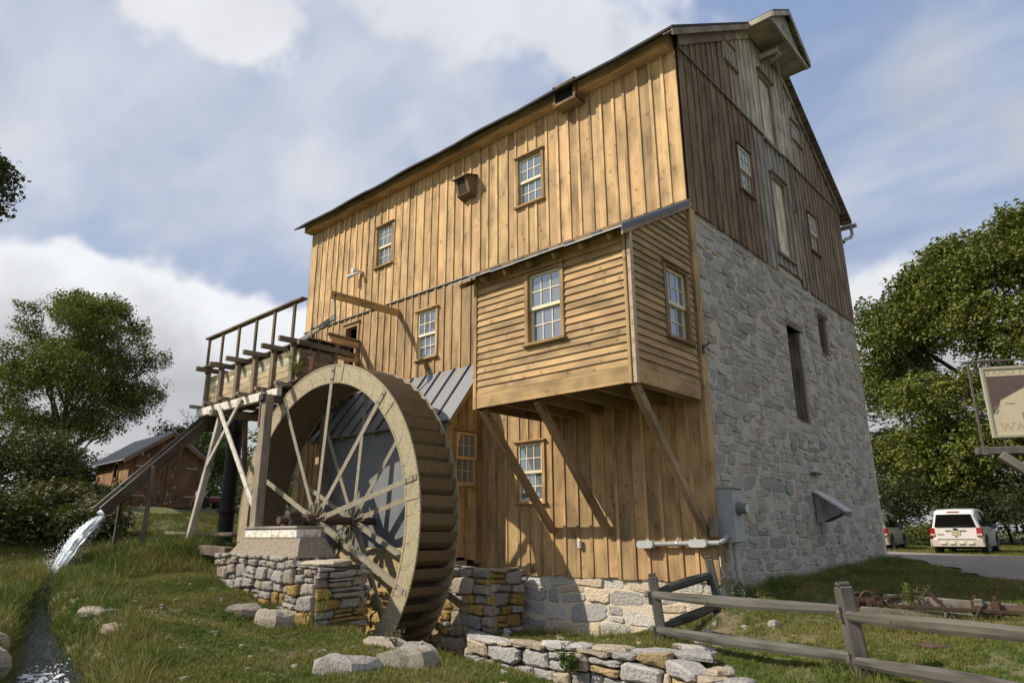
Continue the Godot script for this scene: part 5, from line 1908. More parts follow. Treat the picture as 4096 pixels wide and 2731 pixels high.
func gate_and_platform() -> void:
	# control beam standing out of the wall, with its push rod
	var b := mb(lin(0.56, 0.36, 0.13))
	b.bar(Vector3(-8.36, 6.52, 0.02), Vector3(-8.36, 6.50, 2.12), 0.06, 0.19, Vector3.UP, 0.006)
	var o := solo("control_beam", b, M.pine, "new tan plank beam standing straight out of the long wall above the wheel", "beam")
	var r := mb(lin(0.27, 0.26, 0.24))
	r.bar(Vector3(-8.34, 6.46, 2.0), Vector3(-8.27, 5.80, 2.0), 0.05, 0.03, Vector3(0, 0, 1))
	part("push_rod", r, M.grey, o)
	var pin := mb(lin(0.02, 0.02, 0.02))
	pin.disc_tube(Vector3(-8.42, 6.50, 2.0), Vector3(-8.30, 6.50, 2.0), 0.025, 8)
	part("pin", pin, M.iron, o)
	var t := thing("door_platform", "small timber landing with three tan guard rails outside the upper doorway", "platform", Vector3(-10.4, 4.55, 0.5))
	for i in 5:
		var p := mb(vary(lin(0.36, 0.25, 0.14), 0.15))
		p.abox(Vector3(-11.2, 4.52, 0.06 + i * 0.26), Vector3(-9.95, 4.56, 0.30 + i * 0.26), 0)
		part("deck_board", p, M.grey, t)
	for e in [[0.10, 6.03], [0.90, 6.05]]:
		var p := mb(pine_tint(0.72))
		p.abox(Vector3(-10.11, 4.56, e[0] - 0.05), Vector3(-10.02, e[1], e[0] + 0.05), 1, 0.006)
		part("post", p, M.pine, t)
	for y in [5.92, 5.52, 5.06]:
		var p := mb(pine_tint(0.85))
		p.abox(Vector3(-10.015, y - 0.09, 0.06), Vector3(-9.985, y + 0.09, 0.96), 2)
		p.reuv(Vector3.UP, Vector3(0, 0, 1))
		part("rail", p, M.pine, t)
	var cpb := mb(lin(0.30, 0.21, 0.12))
	cpb.bar(Vector3(-10.05, 6.065, 0.0), Vector3(-10.05, 6.085, 1.06), 0.16, 0.04, Vector3.UP)
	part("top_rail", cpb, M.pine, t)
	for x in [-11.1, -10.1]:
		var jj := mb(lin(0.2, 0.14, 0.08))
		jj.abox(Vector3(x - 0.05, 4.36, 0.04), Vector3(x + 0.05, 4.515, 1.35), 2)
		part("joist", jj, M.grey, t)
	# flood light with two heads, square vent hood
	var fl := thing("flood_light", "white twin-head flood light fixed high on the long wall", "lamp", Vector3(-10.15, 8.1, 0.06))
	var bs := mb(lin(0.72, 0.72, 0.70))
	bs.disc_tube(Vector3(-10.12, 8.12, 0.05), Vector3(-10.12, 8.12, 0.10), 0.07, 12)
	part("base_plate", bs, M.paint, fl)
	for e in [[Vector3(-10.16, 8.12, 0.10), Vector3(-10.40, 7.98, 0.30)], [Vector3(-10.10, 8.15, 0.10), Vector3(-10.14, 8.12, 0.34)]]:
		var h := mb(lin(0.75, 0.75, 0.74))
		h.tube([e[0], e[0].lerp(e[1], 0.4), e[0].lerp(e[1], 0.55), e[1]], [0.03, 0.03, 0.05, 0.075], 10)
		part("lamp_head", h, M.paint, fl)
	var vh := thing("vent_hood", "brown wooden box hood with dark mesh mouth on the upper long wall", "vent", Vector3(-5.74, 8.95, 0.05))
	var q := lin(0.23, 0.15, 0.075)
	for e in [[Vector3(-5.98, 9.42, 0.03), Vector3(-5.48, 9.46, 0.40)]]:
		var b2 := mb(q * 0.9)
		b2.slab([Vector3(-6.02, 9.36, 0.42), Vector3(-5.46, 9.36, 0.42), Vector3(-5.46, 9.48, 0.03), Vector3(-6.02, 9.48, 0.03)], Vector3(0, 0.03, 0))
		part("lid", b2, M.grey, vh)
	for x in [-5.97, -5.54]:
		var s := mb(vary(q, 0.1))
		s.slab([Vector3(x + 0.03, 9.36, 0.36), Vector3(x + 0.03, 8.98, 0.24), Vector3(x + 0.03, 8.90, 0.03), Vector3(x + 0.03, 9.45, 0.03)], Vector3(0.03, 0, 0))
		s.reuv(Vector3(0, 0, 1), Vector3.UP)
		part("side", s, M.grey, vh)
	var bt := mb(q)
	bt.slab([Vector3(-5.97, 8.97, 0.25), Vector3(-5.51, 8.97, 0.25), Vector3(-5.51, 8.90, 0.03), Vector3(-5.97, 8.90, 0.03)], Vector3(0, 0.02, 0))
	part("bottom", bt, M.grey, vh)
	for e in [[-5.94, -5.88, 8.97, 9.36], [-5.60, -5.54, 8.97, 9.36]]:
		var fr := mb(q * 1.1)
		fr.slab([Vector3(e[0], 8.98, 0.25), Vector3(e[1], 8.98, 0.25), Vector3(e[1], 9.36, 0.37), Vector3(e[0], 9.36, 0.37)], Vector3(0, 0, 0.02))
		part("face_strip", fr, M.grey, vh)
	var ms := mb(lin(0.05, 0.045, 0.035))
	ms.quad(Vector3(-5.9, 8.98, 0.235), Vector3(-5.58, 8.98, 0.235), Vector3(-5.58, 9.36, 0.35), Vector3(-5.9, 9.36, 0.35))
	part("mesh_screen", ms, M.dark, vh)


# ------------------------------------------------------------------ foreground stonework

func foreground() -> void:
	var top := PackedVector2Array([Vector2(0, 0), Vector2(5.6, 0), Vector2(5.55, 0.72), Vector2(5.0, 0.95), Vector2(4.55, 1.12), Vector2(4.0, 1.30), Vector2(3.0, 1.32), Vector2(1.9, 1.30), Vector2(1.0, 1.22), Vector2(0.0, 1.16)])
	var t := thing("retaining_wall", "low curving dry-stone retaining wall of pale and ochre stones in the foreground", "wall", Vector3(-1.2, -1.9, 2.2))
	var core := mb(lin(0.15, 0.12, 0.085))
	core.abox(Vector3(-3.35, -2.0, 1.5), Vector3(0.3, -0.80, 2.14))
	part("rubble_core", core, M.soil, t)
	# three straight runs make the curve
	var runs := [[Vector3(-4.0, -1.92, 1.62), Vector3(-3.38, -1.92, 2.16), 1.16, 1.16], [Vector3(-3.40, -1.92, 2.18), Vector3(0.35, -1.92, 2.24), 1.17, 1.33], [Vector3(0.33, -1.92, 2.24), Vector3(1.85, -1.92, 3.05), 1.32, 1.08]]
	for i in 3:
		var a: Vector3 = runs[i][0]
		var b: Vector3 = runs[i][1]
		var U := (b - a).normalized()
		var l := a.distance_to(b)
		var polys := rubble(l + 0.1, 1.5, 0.12, 0.25, 0.20, 0.55, 310 + i * 7)
		var pts := PackedVector2Array([Vector2(0, 0), Vector2(l, 0)])
		for k in 7:
			var f := 1.0 - k / 6.0
			pts.append(Vector2(l * f, lerpf(runs[i][2], runs[i][3], f) + sin(k * 2.3 + i) * 0.035))
		polys = clip_in(polys, pts)
		lay_stones(t, polys, a, U, Vector3.UP, 0.06, 0.045, 0.2, 0.04, 0.010, field_stone, 130, 55 + i)
	var r := RandomNumberGenerator.new()
	r.seed = 21
	# coping of flat stones along its top
	var cx := -3.3
	var ci := 0
	while cx < 1.7:
		var w := r.randf_range(0.32, 0.72)
		var f := (cx + 3.4) / 3.75
		var z := 2.06 + maxf(0.0, cx - 0.3) * 0.54
		var y := -1.92 + (lerpf(1.17, 1.33, f) if f < 1.0 else lerpf(1.32, 1.08, (cx - 0.33) / 1.52))
		var b := mb(field_stone(Vector3.ZERO, r) * 0.98)
		flat_rock(b, Vector3(cx + w * 0.5, y + 0.01, z), w * 1.0, r.randf_range(0.07, 0.11), r.randf_range(0.26, 0.36), r.randf_range(-0.15, 0.15), r, 0.06)
		part("cap_stone", b, M.stone, t)
		cx += w
	# boulders of the bank at the left of the tailrace
	var rocks := [
		["pale flat boulder at the very front edge of the grassy bank", -1.85, -0.56, 5.72, 0.95, 0.30, 0.46, 0.55, lin(0.315, 0.29, 0.26)],
		["dark mossy boulder overhanging the tailrace", -1.50, -0.66, 5.10, 0.78, 0.52, 0.55, 0.35, lin(0.25, 0.225, 0.175)],
		["broad brown rock slab at the bank's edge below the wheel", -3.0, -0.62, 4.15, 1.15, 0.26, 0.50, -0.1, lin(0.36, 0.31, 0.26)],
		["grey rock capping the corner of the bank beside the tailrace", -2.1, -0.62, 4.42, 0.72, 0.34, 0.42, -0.2, lin(0.30, 0.275, 0.24)],
		["low brown block of rock in the grass before the stone pier", -5.95, -0.42, 4.32, 0.82, 0.28, 0.38, 0.1, lin(0.36, 0.31, 0.255)],
		["dark weathered rock half sunk in grass left of the brown block", -6.75, -0.36, 4.38, 0.80, 0.24, 0.45, 0.2, lin(0.24, 0.20, 0.165)],
		["rounded rock below the mossy boulder at the tailrace bank", -1.05, -1.15, 5.25, 0.75, 0.7, 0.7, 0.7, lin(0.24, 0.22, 0.19)],
		["pale flat stone in the grass beside the first fence post", 0.30, -0.60, 1.55, 0.55, 0.10, 0.3, 0.3, lin(0.5, 0.46, 0.42)],
		["small broken white stone at the foot of the foundation", -3.9, -0.86, 0.75, 0.16, 0.2, 0.14, 0.4, lin(0.55, 0.53, 0.48)],
		["long grey slab lying above the left end of the retaining wall", -4.1, -0.84, 1.35, 0.75, 0.14, 0.28, -0.3, lin(0.33, 0.32, 0.29)]]
	for q in rocks:
		var b := mb(q[8])
		flat_rock(b, Vector3(q[1], q[2], q[3]), q[4], q[5], q[6], q[7], r, 0.10)
		solo("rock", b, M.stone, q[0], "rock")
	# stacked slabs along the creek's right bank
	var cs := [[-13.35, 5.1, 0.55, "furthest flat stone beside the falling water"], [-11.9, 5.62, 0.80, "thin slab on the creek bank, second below the waterfall"], [-11.3, 5.72, 0.95, "widest stacked slab on the creek bank"], [-10.5, 5.95, 0.75, "grey slab with a lit end midway down the creek bank"], [-9.7, 6.12, 0.7, "pale flat slab on the creek bank above a mossy one"], [-9.1, 6.22, 0.72, "mossy slab on the creek bank"], [-7.75, 6.42, 0.9, "long brown slab sunk in the grass of the creek bank"], [-6.3, 6.62, 0.55, "nearest dark stone on the creek's right bank"]]
	for i in cs.size():
		var q: Array = cs[i]
		var y := base_h(q[0], q[1])
		var b := mb(vary(lin(0.36, 0.305, 0.235), 0.15))
		flat_rock(b, Vector3(q[0], y - 0.01, q[1]), q[2] * 0.95, 0.13, q[2] * 0.5, r.randf_range(-0.4, 0.2), r, 0.07)
		solo("slab_stone", b, M.stone, q[3], "stone", "slabs along the creek")
	var ls := [[-9.6, 7.55, 1.0, "farthest big flat stone on the creek's left bank"], [-8.4, 7.75, 1.1, "second big flat stone on the creek's left bank"], [-7.2, 8.0, 1.05, "third big flat stone on the creek's left bank, sunlit"], [-6.1, 8.25, 0.95, "nearest big sunlit stone on the creek's left bank"], [-5.1, 8.7, 1.0, "big stone of the left bank cut off by the frame's corner"]]
	for q in ls:
		var y := base_h(q[0], q[1])
		var b := mb(vary(lin(0.37, 0.325, 0.25), 0.12))
		flat_rock(b, Vector3(q[0], y - 0.16, q[1] + 0.02), q[2] * 1.05, 0.36, 0.62, r.randf_range(-0.3, 0.1), r, 0.05)
		solo("bank_stone", b, M.stone, q[3], "stone", "stones of the creek's left bank")
	# pebbles and small stones in the lawn
	var pb := mb()
	for i in 160:
		var x := r.randf_range(-10.0, 0.5)
		var z := r.randf_range(3.6, 8.5)
		if i > 90:
			x = r.randf_range(-4.5, 1.2)
			z = r.randf_range(0.3, 2.0)
		var s := r.randf_range(0.03, 0.13) * (1.6 if r.randf() < 0.1 else 1.0)
		pb.col = vary(lin(0.40, 0.36, 0.30), 0.25)
		flat_rock(pb, Vector3(x, ground_h(x, z) + s * 0.1, z), s, s * 0.6, s * 0.8, r.randf() * 6.0, r, 0.3)
	solo("loose_stones", pb, M.stone, "small loose stones scattered in the grass and on the trodden soil", "stones", "", "stuff")


func water() -> void:
	# jet from the chute: a rough white rope of water that frays as it falls
	var b := mb(Color.WHITE)
	var r := RandomNumberGenerator.new()
	r.seed = 3
	var p0 := Vector3(-13.8, 1.36, 4.62)
	var path := func(t: float) -> Vector3: return p0 + Vector3(0.0, -0.72 * t * 0.9 - 0.66 * t * t, 0.86 * t)
	for k in 90:
		var pts := []
		var rad := []
		var ox := r.randfn() * 0.12
		var oy := r.randfn() * 0.035
		var t0 := r.randf_range(0.0, 0.35) if k > 30 else 0.0
		var t1 := r.randf_range(0.7, 1.0)
		var ph := r.randf() * 9.0
		for i in 12:
			var t := lerpf(t0, t1, i / 11.0)
			var p: Vector3 = path.call(t)
			p += Vector3(ox * (1.0 + 0.5 * t) + sin(i * 1.7 + ph) * 0.018 * (0.5 + t), oy * (1.0 + 1.6 * t) + r.randf_range(-1, 1) * 0.012 * t, cos(i * 2.1 + ph) * 0.02 * t)
			pts.append(p)
			rad.append(r.randf_range(0.010, 0.034) * (1.0 - 0.75 * absf(i / 11.0 * 2.0 - 1.0) ** 3))
		b.tube(pts, rad, 5)
	solo("falling_water", b, M.foam, "white jet of water shooting out of the wooden chute", "water", "", "structure")
	var d := mb(Color.WHITE)
	for i in 1500:
		var t := pow(r.randf(), 0.7)
		var p: Vector3 = path.call(t)
		var sp := 0.10 + 0.28 * t
		p += Vector3(r.randf_range(-1, 1) * sp * 1.2, r.randf_range(-1.2, 0.7) * sp, r.randf_range(-1, 1) * sp)
		var s := r.randf_range(0.004, 0.014)
		d.box(Transform3D(Basis.from_euler(Vector3(r.randf() * 3, r.randf() * 3, 0)), p), Vector3(s, s * 1.7, s))
	for i in 90:      # drips from the leaking chute
		var f := r.randf()
		var p := Vector3(-13.8 + r.randf_range(-0.3, 0.3), lerpf(3.3, 1.6, f) - r.randf() * (1.0 + 1.4 * (1.0 - f)), lerpf(2.9, 4.5, f))
		var s := r.randf_range(0.005, 0.011)
		d.box(Transform3D(Basis(), p), Vector3(s, s * 2.6, s))
	for i in 200:     # spray over the creek's little fall
		var c := r.randf()
		var p := Vector3(lerpf(-6.9, -5.0, c), lerpf(-0.90, -1.03, c) + 0.01 + absf(r.randfn()) * 0.05, lerpf(7.26, 7.8, c) + r.randf_range(-0.28, 0.28))
		var s := r.randf_range(0.005, 0.018)
		d.box(Transform3D(Basis.from_euler(Vector3(r.randf() * 3, r.randf() * 3, 0)), p), Vector3(s, s, s))
	solo("spray", d, M.foam, "drops of spray round the jet and over the creek", "spray", "", "stuff")
	# the creek
	var w := mb(Color.WHITE)
	var n := 90
	var last := []
	for i in n + 1:
		var t := float(i) / n * (CREEK.size() - 1)
		var k := clampi(int(t), 0, CREEK.size() - 2)
		var c: Vector2 = CREEK[k].lerp(CREEK[k + 1], t - k)
		var dr: Vector2 = (CREEK[k + 1] - CREEK[k]).normalized()
		var sd := Vector2(-dr.y, dr.x)
		var row := []
		for q in 9:
			var f := q / 8.0 * 2.0 - 1.0
			var p := c + sd * f * along([0.14, 0.12, 0.12, 0.32, 0.5, 0.55, 0.6, 0.65], t)
			row.append(Vector3(p.x, along(CREEK_Y, t) + wob.get_noise_2d(p.x * 60.0, p.y * 60.0) * 0.05, p.y))
		if last:
			for q in 8:
				w.quad(last[q], last[q + 1], row[q + 1], row[q])
		last = row
	solo("creek", w, M.stream, "narrow fast creek of dark water at the lower left", "creek", "", "structure")
	var fm := mb(Color.WHITE)
	for i in 60:
		var c := r.randf()
		var x := lerpf(-6.9, -4.6, c)
		var z := lerpf(7.28, 7.9, c) + r.randf_range(-0.3, 0.3)
		flat_rock(fm, Vector3(x, lerpf(-0.90, -1.05, c) + 0.0, z), r.randf_range(0.04, 0.20), r.randf_range(0.015, 0.04), r.randf_range(0.03, 0.10), r.randf() * 6, r, 0.2)
	solo("foam", fm, M.foam, "white foam broken over the creek's little fall", "foam", "", "stuff")


# ------------------------------------------------------------------ fence, services, old machine

func fence() -> void:
	var t := thing("rail_fence", "weathered grey split-rail fence with two rails crossing the right foreground", "fence", Vector3(1.2, -0.6, 1.5))
	var posts := [[Vector3(0.20, -0.35, 0.42), Vector3(0.06, 0.53, 0.42), 0.11, 0.15], [Vector3(-0.24, -0.95, 1.36), Vector3(-0.41, 0.30, 1.34), 0.13, 0.16], [Vector3(2.66, -0.95, 2.18), Vector3(2.52, 0.33, 2.10), 0.15, 0.20], [Vector3(4.78, -1.0, 3.35), Vector3(4.70, 0.32, 3.3), 0.15, 0.19]]
	for p in posts:
		var a: Vector3 = p[0]
		var b: Vector3 = p[1]
		var c := mb(vary(lin(0.115, 0.108, 0.09), 0.12))
		c.bar(a, b, p[2] * 1.1, p[3] * 1.05, Vector3(0.55, 0, 0.83), 0.018)
		# sloped top
		var d := (b - a).normalized()
		c.bar(b - d * 0.002, b + d * 0.05, p[2] * 0.9, p[3] * 0.8, Vector3(0.55, 0, 0.83), 0.03)
		var o := part("post", c, M.grey, t)
		for h in [0.30, 0.78]:
			var e := mb(lin(0.03, 0.027, 0.023))
			var q: Vector3 = b - d * h + Vector3(-0.03, 0, 0.075 + p[3] * 0.1)
			e.bar(q + d * 0.09, q - d * 0.09, 0.07, 0.03, Vector3(0.2, 0, 1.0), 0.012)
			part("mortise", e, M.dark, o)
	var rails := [[Vector3(-0.36, 0.06, 1.38), Vector3(0.14, 0.33, 0.40)], [Vector3(-0.30, -0.42, 1.38), Vector3(0.20, -0.10, 0.40)],
		[Vector3(-0.52, 0.04, 1.38), Vector3(2.62, 0.08, 2.14)], [Vector3(-0.44, -0.42, 1.40), Vector3(2.70, -0.42, 2.16)],
		[Vector3(2.44, 0.04, 2.16), Vector3(4.80, 0.06, 3.32)], [Vector3(2.5, -0.42, 2.20), Vector3(4.85, -0.40, 3.34)]]
	for i in rails.size():
		var a: Vector3 = rails[i][0]
		var b: Vector3 = rails[i][1]
		var m := mb(vary(lin(0.135, 0.127, 0.108) if i > 1 else lin(0.085, 0.075, 0.062), 0.1))
		var w := 0.09
		var d := (b - a)
		# a hewn rail: thick in the middle, beaten thin at the ends, a little crooked
		var n := 7
		var prev := []
		for k in n + 1:
			var f := float(k) / n
			var c := a + d * f + Vector3(0, sin(f * 5.0 + i) * 0.012, 0)
			var th := 0.068 * (0.62 + 0.38 * sin(f * PI))
			var hh := 0.132 * (0.66 + 0.34 * sin(f * PI))
			var sd := d.normalized().cross(Vector3.UP).normalized()
			var ring := []
			for q in 8:
				var an := TAU * (q + 0.5) / 8.0
				ring.append(c + sd * cos(an) * th * 0.62 + Vector3.UP * sin(an) * hh * 0.58)
			if prev:
				for q in 8:
					var q2 := (q + 1) % 8
					m.quad(prev[q], ring[q], ring[q2], prev[q2], Vector2(q * 0.05, f * 3.0 - 0.4), Vector2(q * 0.05, f * 3.0), Vector2(q * 0.05 + 0.05, f * 3.0), Vector2(q * 0.05 + 0.05, f * 3.0 - 0.4))
			else:
				for q in range(1, 7):
					m.tri(ring[0], ring[q], ring[q + 1])
			if k == n:
				for q in range(1, 7):
					m.tri(ring[0], ring[q + 1], ring[q])
			prev = ring
		part("rail", m, M.grey, t)


func services() -> void:
	# electric meter cabinet on the stone corner, its mast and the conduit across the boards
	var t := thing("meter_cabinet", "tall grey electric meter cabinet on the stone corner", "meter box", Vector3(0.15, 0.7, -0.15))
	var g0 := lin(0.33, 0.345, 0.345)
	var b := mb(g0)
	b.abox(Vector3(0.03, 0.76, -0.46), Vector3(0.30, 1.62, -0.06), 1, 0.012)
	part("cabinet", b, M.paint, t)
	var d := mb(g0 * 1.06)
	d.abox(Vector3(0.302, 0.775, -0.45), Vector3(0.318, 1.58, -0.07), 1, 0.006)
	part("door", d, M.paint, t)
	var hd := mb(g0 * 0.8)
	hd.abox(Vector3(0.02, 1.62, -0.48), Vector3(0.335, 1.645, -0.045), 1)
	part("rain_lip", hd, M.paint, t)
	var mt := mb(lin(0.16, 0.165, 0.165))
	mt.disc_tube(Vector3(0.316, 1.30, -0.26), Vector3(0.345, 1.30, -0.26), 0.115, 20)
	mt.disc_tube(Vector3(0.34, 1.30, -0.26), Vector3(0.46, 1.30, -0.26), 0.085, 20)
	part("meter", mt, M.paint, t)
	var mg := mb(lin(0.30, 0.31, 0.26))
	mg.disc_tube(Vector3(0.459, 1.30, -0.26), Vector3(0.472, 1.30, -0.26), 0.07, 20)
	part("meter_glass", mg, M.gloss, t)
	var ms := mb(lin(0.36, 0.375, 0.375))
	ms.tube([Vector3(0.20, 0.78, -0.28), Vector3(0.21, 0.4, -0.29), Vector3(0.235, -0.25, -0.32)], [0.05, 0.05, 0.05], 12)
	part("conduit", ms, M.paint, t)
	var c := thing("conduit_pipe", "grey conduit with two oval inspection covers along the lower boards", "conduit", Vector3(-0.7, 0.72, 0.12))
	var pp := mb(lin(0.30, 0.305, 0.30))
	pp.disc_tube(Vector3(-1.28, 0.735, 0.13), Vector3(0.14, 0.765, 0.13), 0.042, 14)
	pp.tube([Vector3(0.14, 0.765, 0.13), Vector3(0.19, 0.80, 0.10), Vector3(0.19, 0.86, 0.0), Vector3(0.19, 0.87, -0.08)], [0.042, 0.042, 0.042, 0.042], 12)
	part("pipe", pp, M.paint, c)
	for x in [-1.20, -0.22]:
		var q := mb(lin(0.40, 0.41, 0.41))
		var pts := []
		var y: float = 0.735 + (x + 1.28) * 0.02
		for k in 20:
			var a := TAU * k / 20.0
			var ex := 0.10 if cos(a) > 0 else -0.10
			pts.append(Vector3(x + ex + cos(a) * 0.066, y + sin(a) * 0.066, 0.205))
		q.slab(pts, Vector3(0, 0, 0.12))
		var o := part("junction_box", q, M.paint, c)
		var lid := mb(lin(0.46, 0.47, 0.465))
		var p2 := []
		for v in pts:
			p2.append((v - Vector3(x, y, 0.205)) * 0.93 + Vector3(x, y, 0.212))
		lid.slab(p2, Vector3(0, 0, 0.006))
		part("cover", lid, M.paint, o)
	for x in [-0.62, -0.30]:
		var k := mb(lin(0.5, 0.5, 0.49))
		k.disc_tube(Vector3(x - 0.014, 0.75, 0.13), Vector3(x + 0.014, 0.75, 0.13), 0.05, 12)
		k.abox(Vector3(x - 0.014, 0.78, 0.10), Vector3(x + 0.014, 0.85, 0.12))
		part("clamp", k, M.galv, c)
	var sb := mb(lin(0.24, 0.195, 0.14))
	sb.abox(Vector3(-0.02, 0.86, 0.05), Vector3(0.10, 1.17, 0.16), 1, 0.01)
	var so := solo("switch_box", sb, M.paint, "small brown switch box on the corner board beside the meter cabinet", "switch box")
	var sl := mb(lin(0.20, 0.16, 0.12))
	sl.abox(Vector3(-0.01, 0.88, 0.161), Vector3(0.09, 1.14, 0.168), 1, 0.004)
	part("lid", sl, M.paint, so)
	var ob := mb(lin(0.70, 0.69, 0.66))
	ob.abox(Vector3(-2.71, 0.66, 0.056), Vector3(-2.63, 0.82, 0.10), 1, 0.010)
	var oo := solo("outlet_box", ob, M.paint, "small white outlet cover alone on the lower tan boards", "outlet")
	var ol := mb(lin(0.60, 0.59, 0.57))
	ol.abox(Vector3(-2.70, 0.70, 0.101), Vector3(-2.64, 0.80, 0.112), 1, 0.006)
	part("flap", ol, M.paint, oo)
	var wr := mb(lin(0.55, 0.53, 0.48))
	wr.tube([Vector3(0.10, 0.55, 0.10), Vector3(0.16, 0.40, 0.22), Vector3(0.24, 0.28, 0.30), Vector3(0.16, 0.20, 0.40), Vector3(0.08, 0.14, 0.46)], [0.008, 0.008, 0.008, 0.008, 0.008], 5)
	solo("wire", wr, M.plain, "loose pale wire hanging by the fence post at the corner", "wire")
	var hk := mb(lin(0.10, 0.10, 0.10))
	hk.bar(Vector3(0.05, 4.02, -0.02), Vector3(0.18, 4.10, -0.05), 0.02, 0.03)
	hk.bar(Vector3(0.06, 3.92, -0.02), Vector3(0.07, 4.08, -0.02), 0.05, 0.02, Vector3.RIGHT)
	solo("wall_hook", hk, M.iron, "small black iron hook on the corner board above the stone", "hook")
	# wooden hatch hood low on the stone wall
	var h := thing("hatch_hood", "peeling white wooden hood tilted out from the stone gable", "hood", Vector3(0.1, 1.2, -5.0))
	var lid := mb(lin(0.52, 0.52, 0.50))
	lid.slab([Vector3(0.06, 1.78, -4.72), Vector3(0.66, 1.34, -4.72), Vector3(0.66, 1.34, -5.24), Vector3(0.06, 1.78, -5.24)], Vector3(0.022, 0.03, 0))
	part("lid", lid, M.peel, h)
	for z in [-4.75, -5.20]:
		var s := mb(vary(lin(0.30, 0.285, 0.26), 0.1))
		s.slab([Vector3(0.04, 1.74, z), Vector3(0.06, 1.12, z), Vector3(0.14, 1.12, z), Vector3(0.62, 1.32, z)], Vector3(0, 0, 0.03))
		s.reuv(Vector3.RIGHT, Vector3.UP)
		part("cheek", s, M.grey, h)
	var fr := mb(lin(0.27, 0.25, 0.22))
	fr.abox(Vector3(0.56, 1.24, -5.20), Vector3(0.62, 1.33, -4.78), 2)
	part("front_board", fr, M.grey, h)
	var hg := mb(lin(0.10, 0.09, 0.085))
	hg.abox(Vector3(0.03, 2.12, -5.14), Vector3(0.14, 2.17, -4.78), 2)
	solo("iron_bracket", hg, M.iron, "short dark ledge in the stone gable above the wooden hood", "ledge")


func old_machine() -> void:
	var t := thing("old_machine", "rusted old farm machine of grey timbers and iron bars in the grass behind the fence", "farm machine", Vector3(2.9, -0.35, -0.3))
	var gy := -0.30
	var w := lin(0.21, 0.19, 0.155)
	for e in [[Vector3(2.18, -0.02, -0.75), Vector3(3.75, -0.10, -1.05), 0.15, 0.15], [Vector3(2.0, -0.14, -0.2), Vector3(3.6, -0.18, -0.5), 0.10, 0.10], [Vector3(2.45, -0.2, -0.35), Vector3(3.9, -0.22, -0.55), 0.12, 0.12], [Vector3(3.35, -0.05, -0.95), Vector3(3.42, 0.03, -0.3), 0.10, 0.10], [Vector3(2.5, -0.24, -1.0), Vector3(2.6, -0.24, 0.0), 0.12, 0.10]]:
		var b := mb(vary(w, 0.15))
		b.bar(e[0], e[1], e[2], e[3], Vector3.UP, 0.012)
		part("timber", b, M.grey, t)
	var rs := lin(0.072, 0.043, 0.030)
	for e in [[Vector3(2.35, -0.06, -0.25), Vector3(3.95, -0.07, -0.32)], [Vector3(2.2, 0.0, -0.62), Vector3(2.75, 0.10, -0.82)], [Vector3(2.75, 0.10, -0.82), Vector3(2.95, -0.1, -0.75)], [Vector3(3.45, -0.02, -0.3), Vector3(3.28, -0.34, -0.12)], [Vector3(3.05, -0.1, -0.3), Vector3(3.0, -0.30, -0.2)], [Vector3(3.9, -0.05, -0.35), Vector3(4.05, -0.42, -0.2)], [Vector3(2.3, 0.03, -0.85), Vector3(2.34, -0.3, -0.8)]]:
		var b := mb(vary(rs, 0.25))
		b.bar(e[0], e[1], 0.035, 0.045, Vector3.UP, 0.005)
		part("iron_bar", b, M.iron, t)
	var ax := mb(lin(0.105, 0.062, 0.036))
	ax.tube([Vector3(3.4, -0.05, -0.4), Vector3(4.1, -0.06, -0.5), Vector3(5.6, -0.07, -0.7)], [0.065, 0.065, 0.06], 12)
	part("roller", ax, M.iron, t)
	var lr := mb(lin(0.20, 0.16, 0.10))
	lr.tube([Vector3(3.3, -0.22, -0.25), Vector3(3.9, -0.20, -0.32)], [0.045, 0.035], 8)
	part("pole", lr, M.grey, t)
	for e in [[Vector3(2.02, -0.08, -0.55), 0.17, lin(0.085, 0.04, 0.032)], [Vector3(2.12, -0.10, -0.60), 0.12, lin(0.07, 0.045, 0.035)], [Vector3(1.90, -0.06, -0.52), 0.13, lin(0.08, 0.04, 0.03)]]:
		var b := mb(e[2])
		var pts := []
		var rad := []
		for k in 17:
			var a := TAU * k / 16.0
			pts.append(e[0] + Vector3(0.10 * cos(a) * e[1] / 0.17, sin(a) * e[1], -0.04 * cos(a)))
			rad.append(0.022)
		b.tube(pts, rad, 6, false)
		b.disc_tube(e[0] - Vector3(0.02, 0, -0.05), e[0] + Vector3(0.05, 0, -0.02), e[1] * 0.55, 12)
		part("drum_flange", b, M.iron, t)
	for k in 2:
		var c := mb(rs * 1.1)
		var p := Vector3(3.38 + k * 0.22, -0.02, -0.36)
		c.abox(p - Vector3(0.05, 0.10, 0.06), p + Vector3(0.05, 0.08, 0.06), 1, 0.012)
		c.abox(p + Vector3(-0.025, 0.08, -0.025), p + Vector3(0.025, 0.14, 0.025), 1, 0.01)
		part("bearing_cap", c, M.iron, t)
	var pl := mb(lin(0.13, 0.085, 0.07))
	flat_rock(pl, Vector3(3.05, -0.40, 0.75), 0.42, 0.06, 0.28, 0.4, rng, 0.05)
	solo("rusty_plate", pl, M.iron, "flat rusty plate lying in the grass in front of the old machine", "plate")


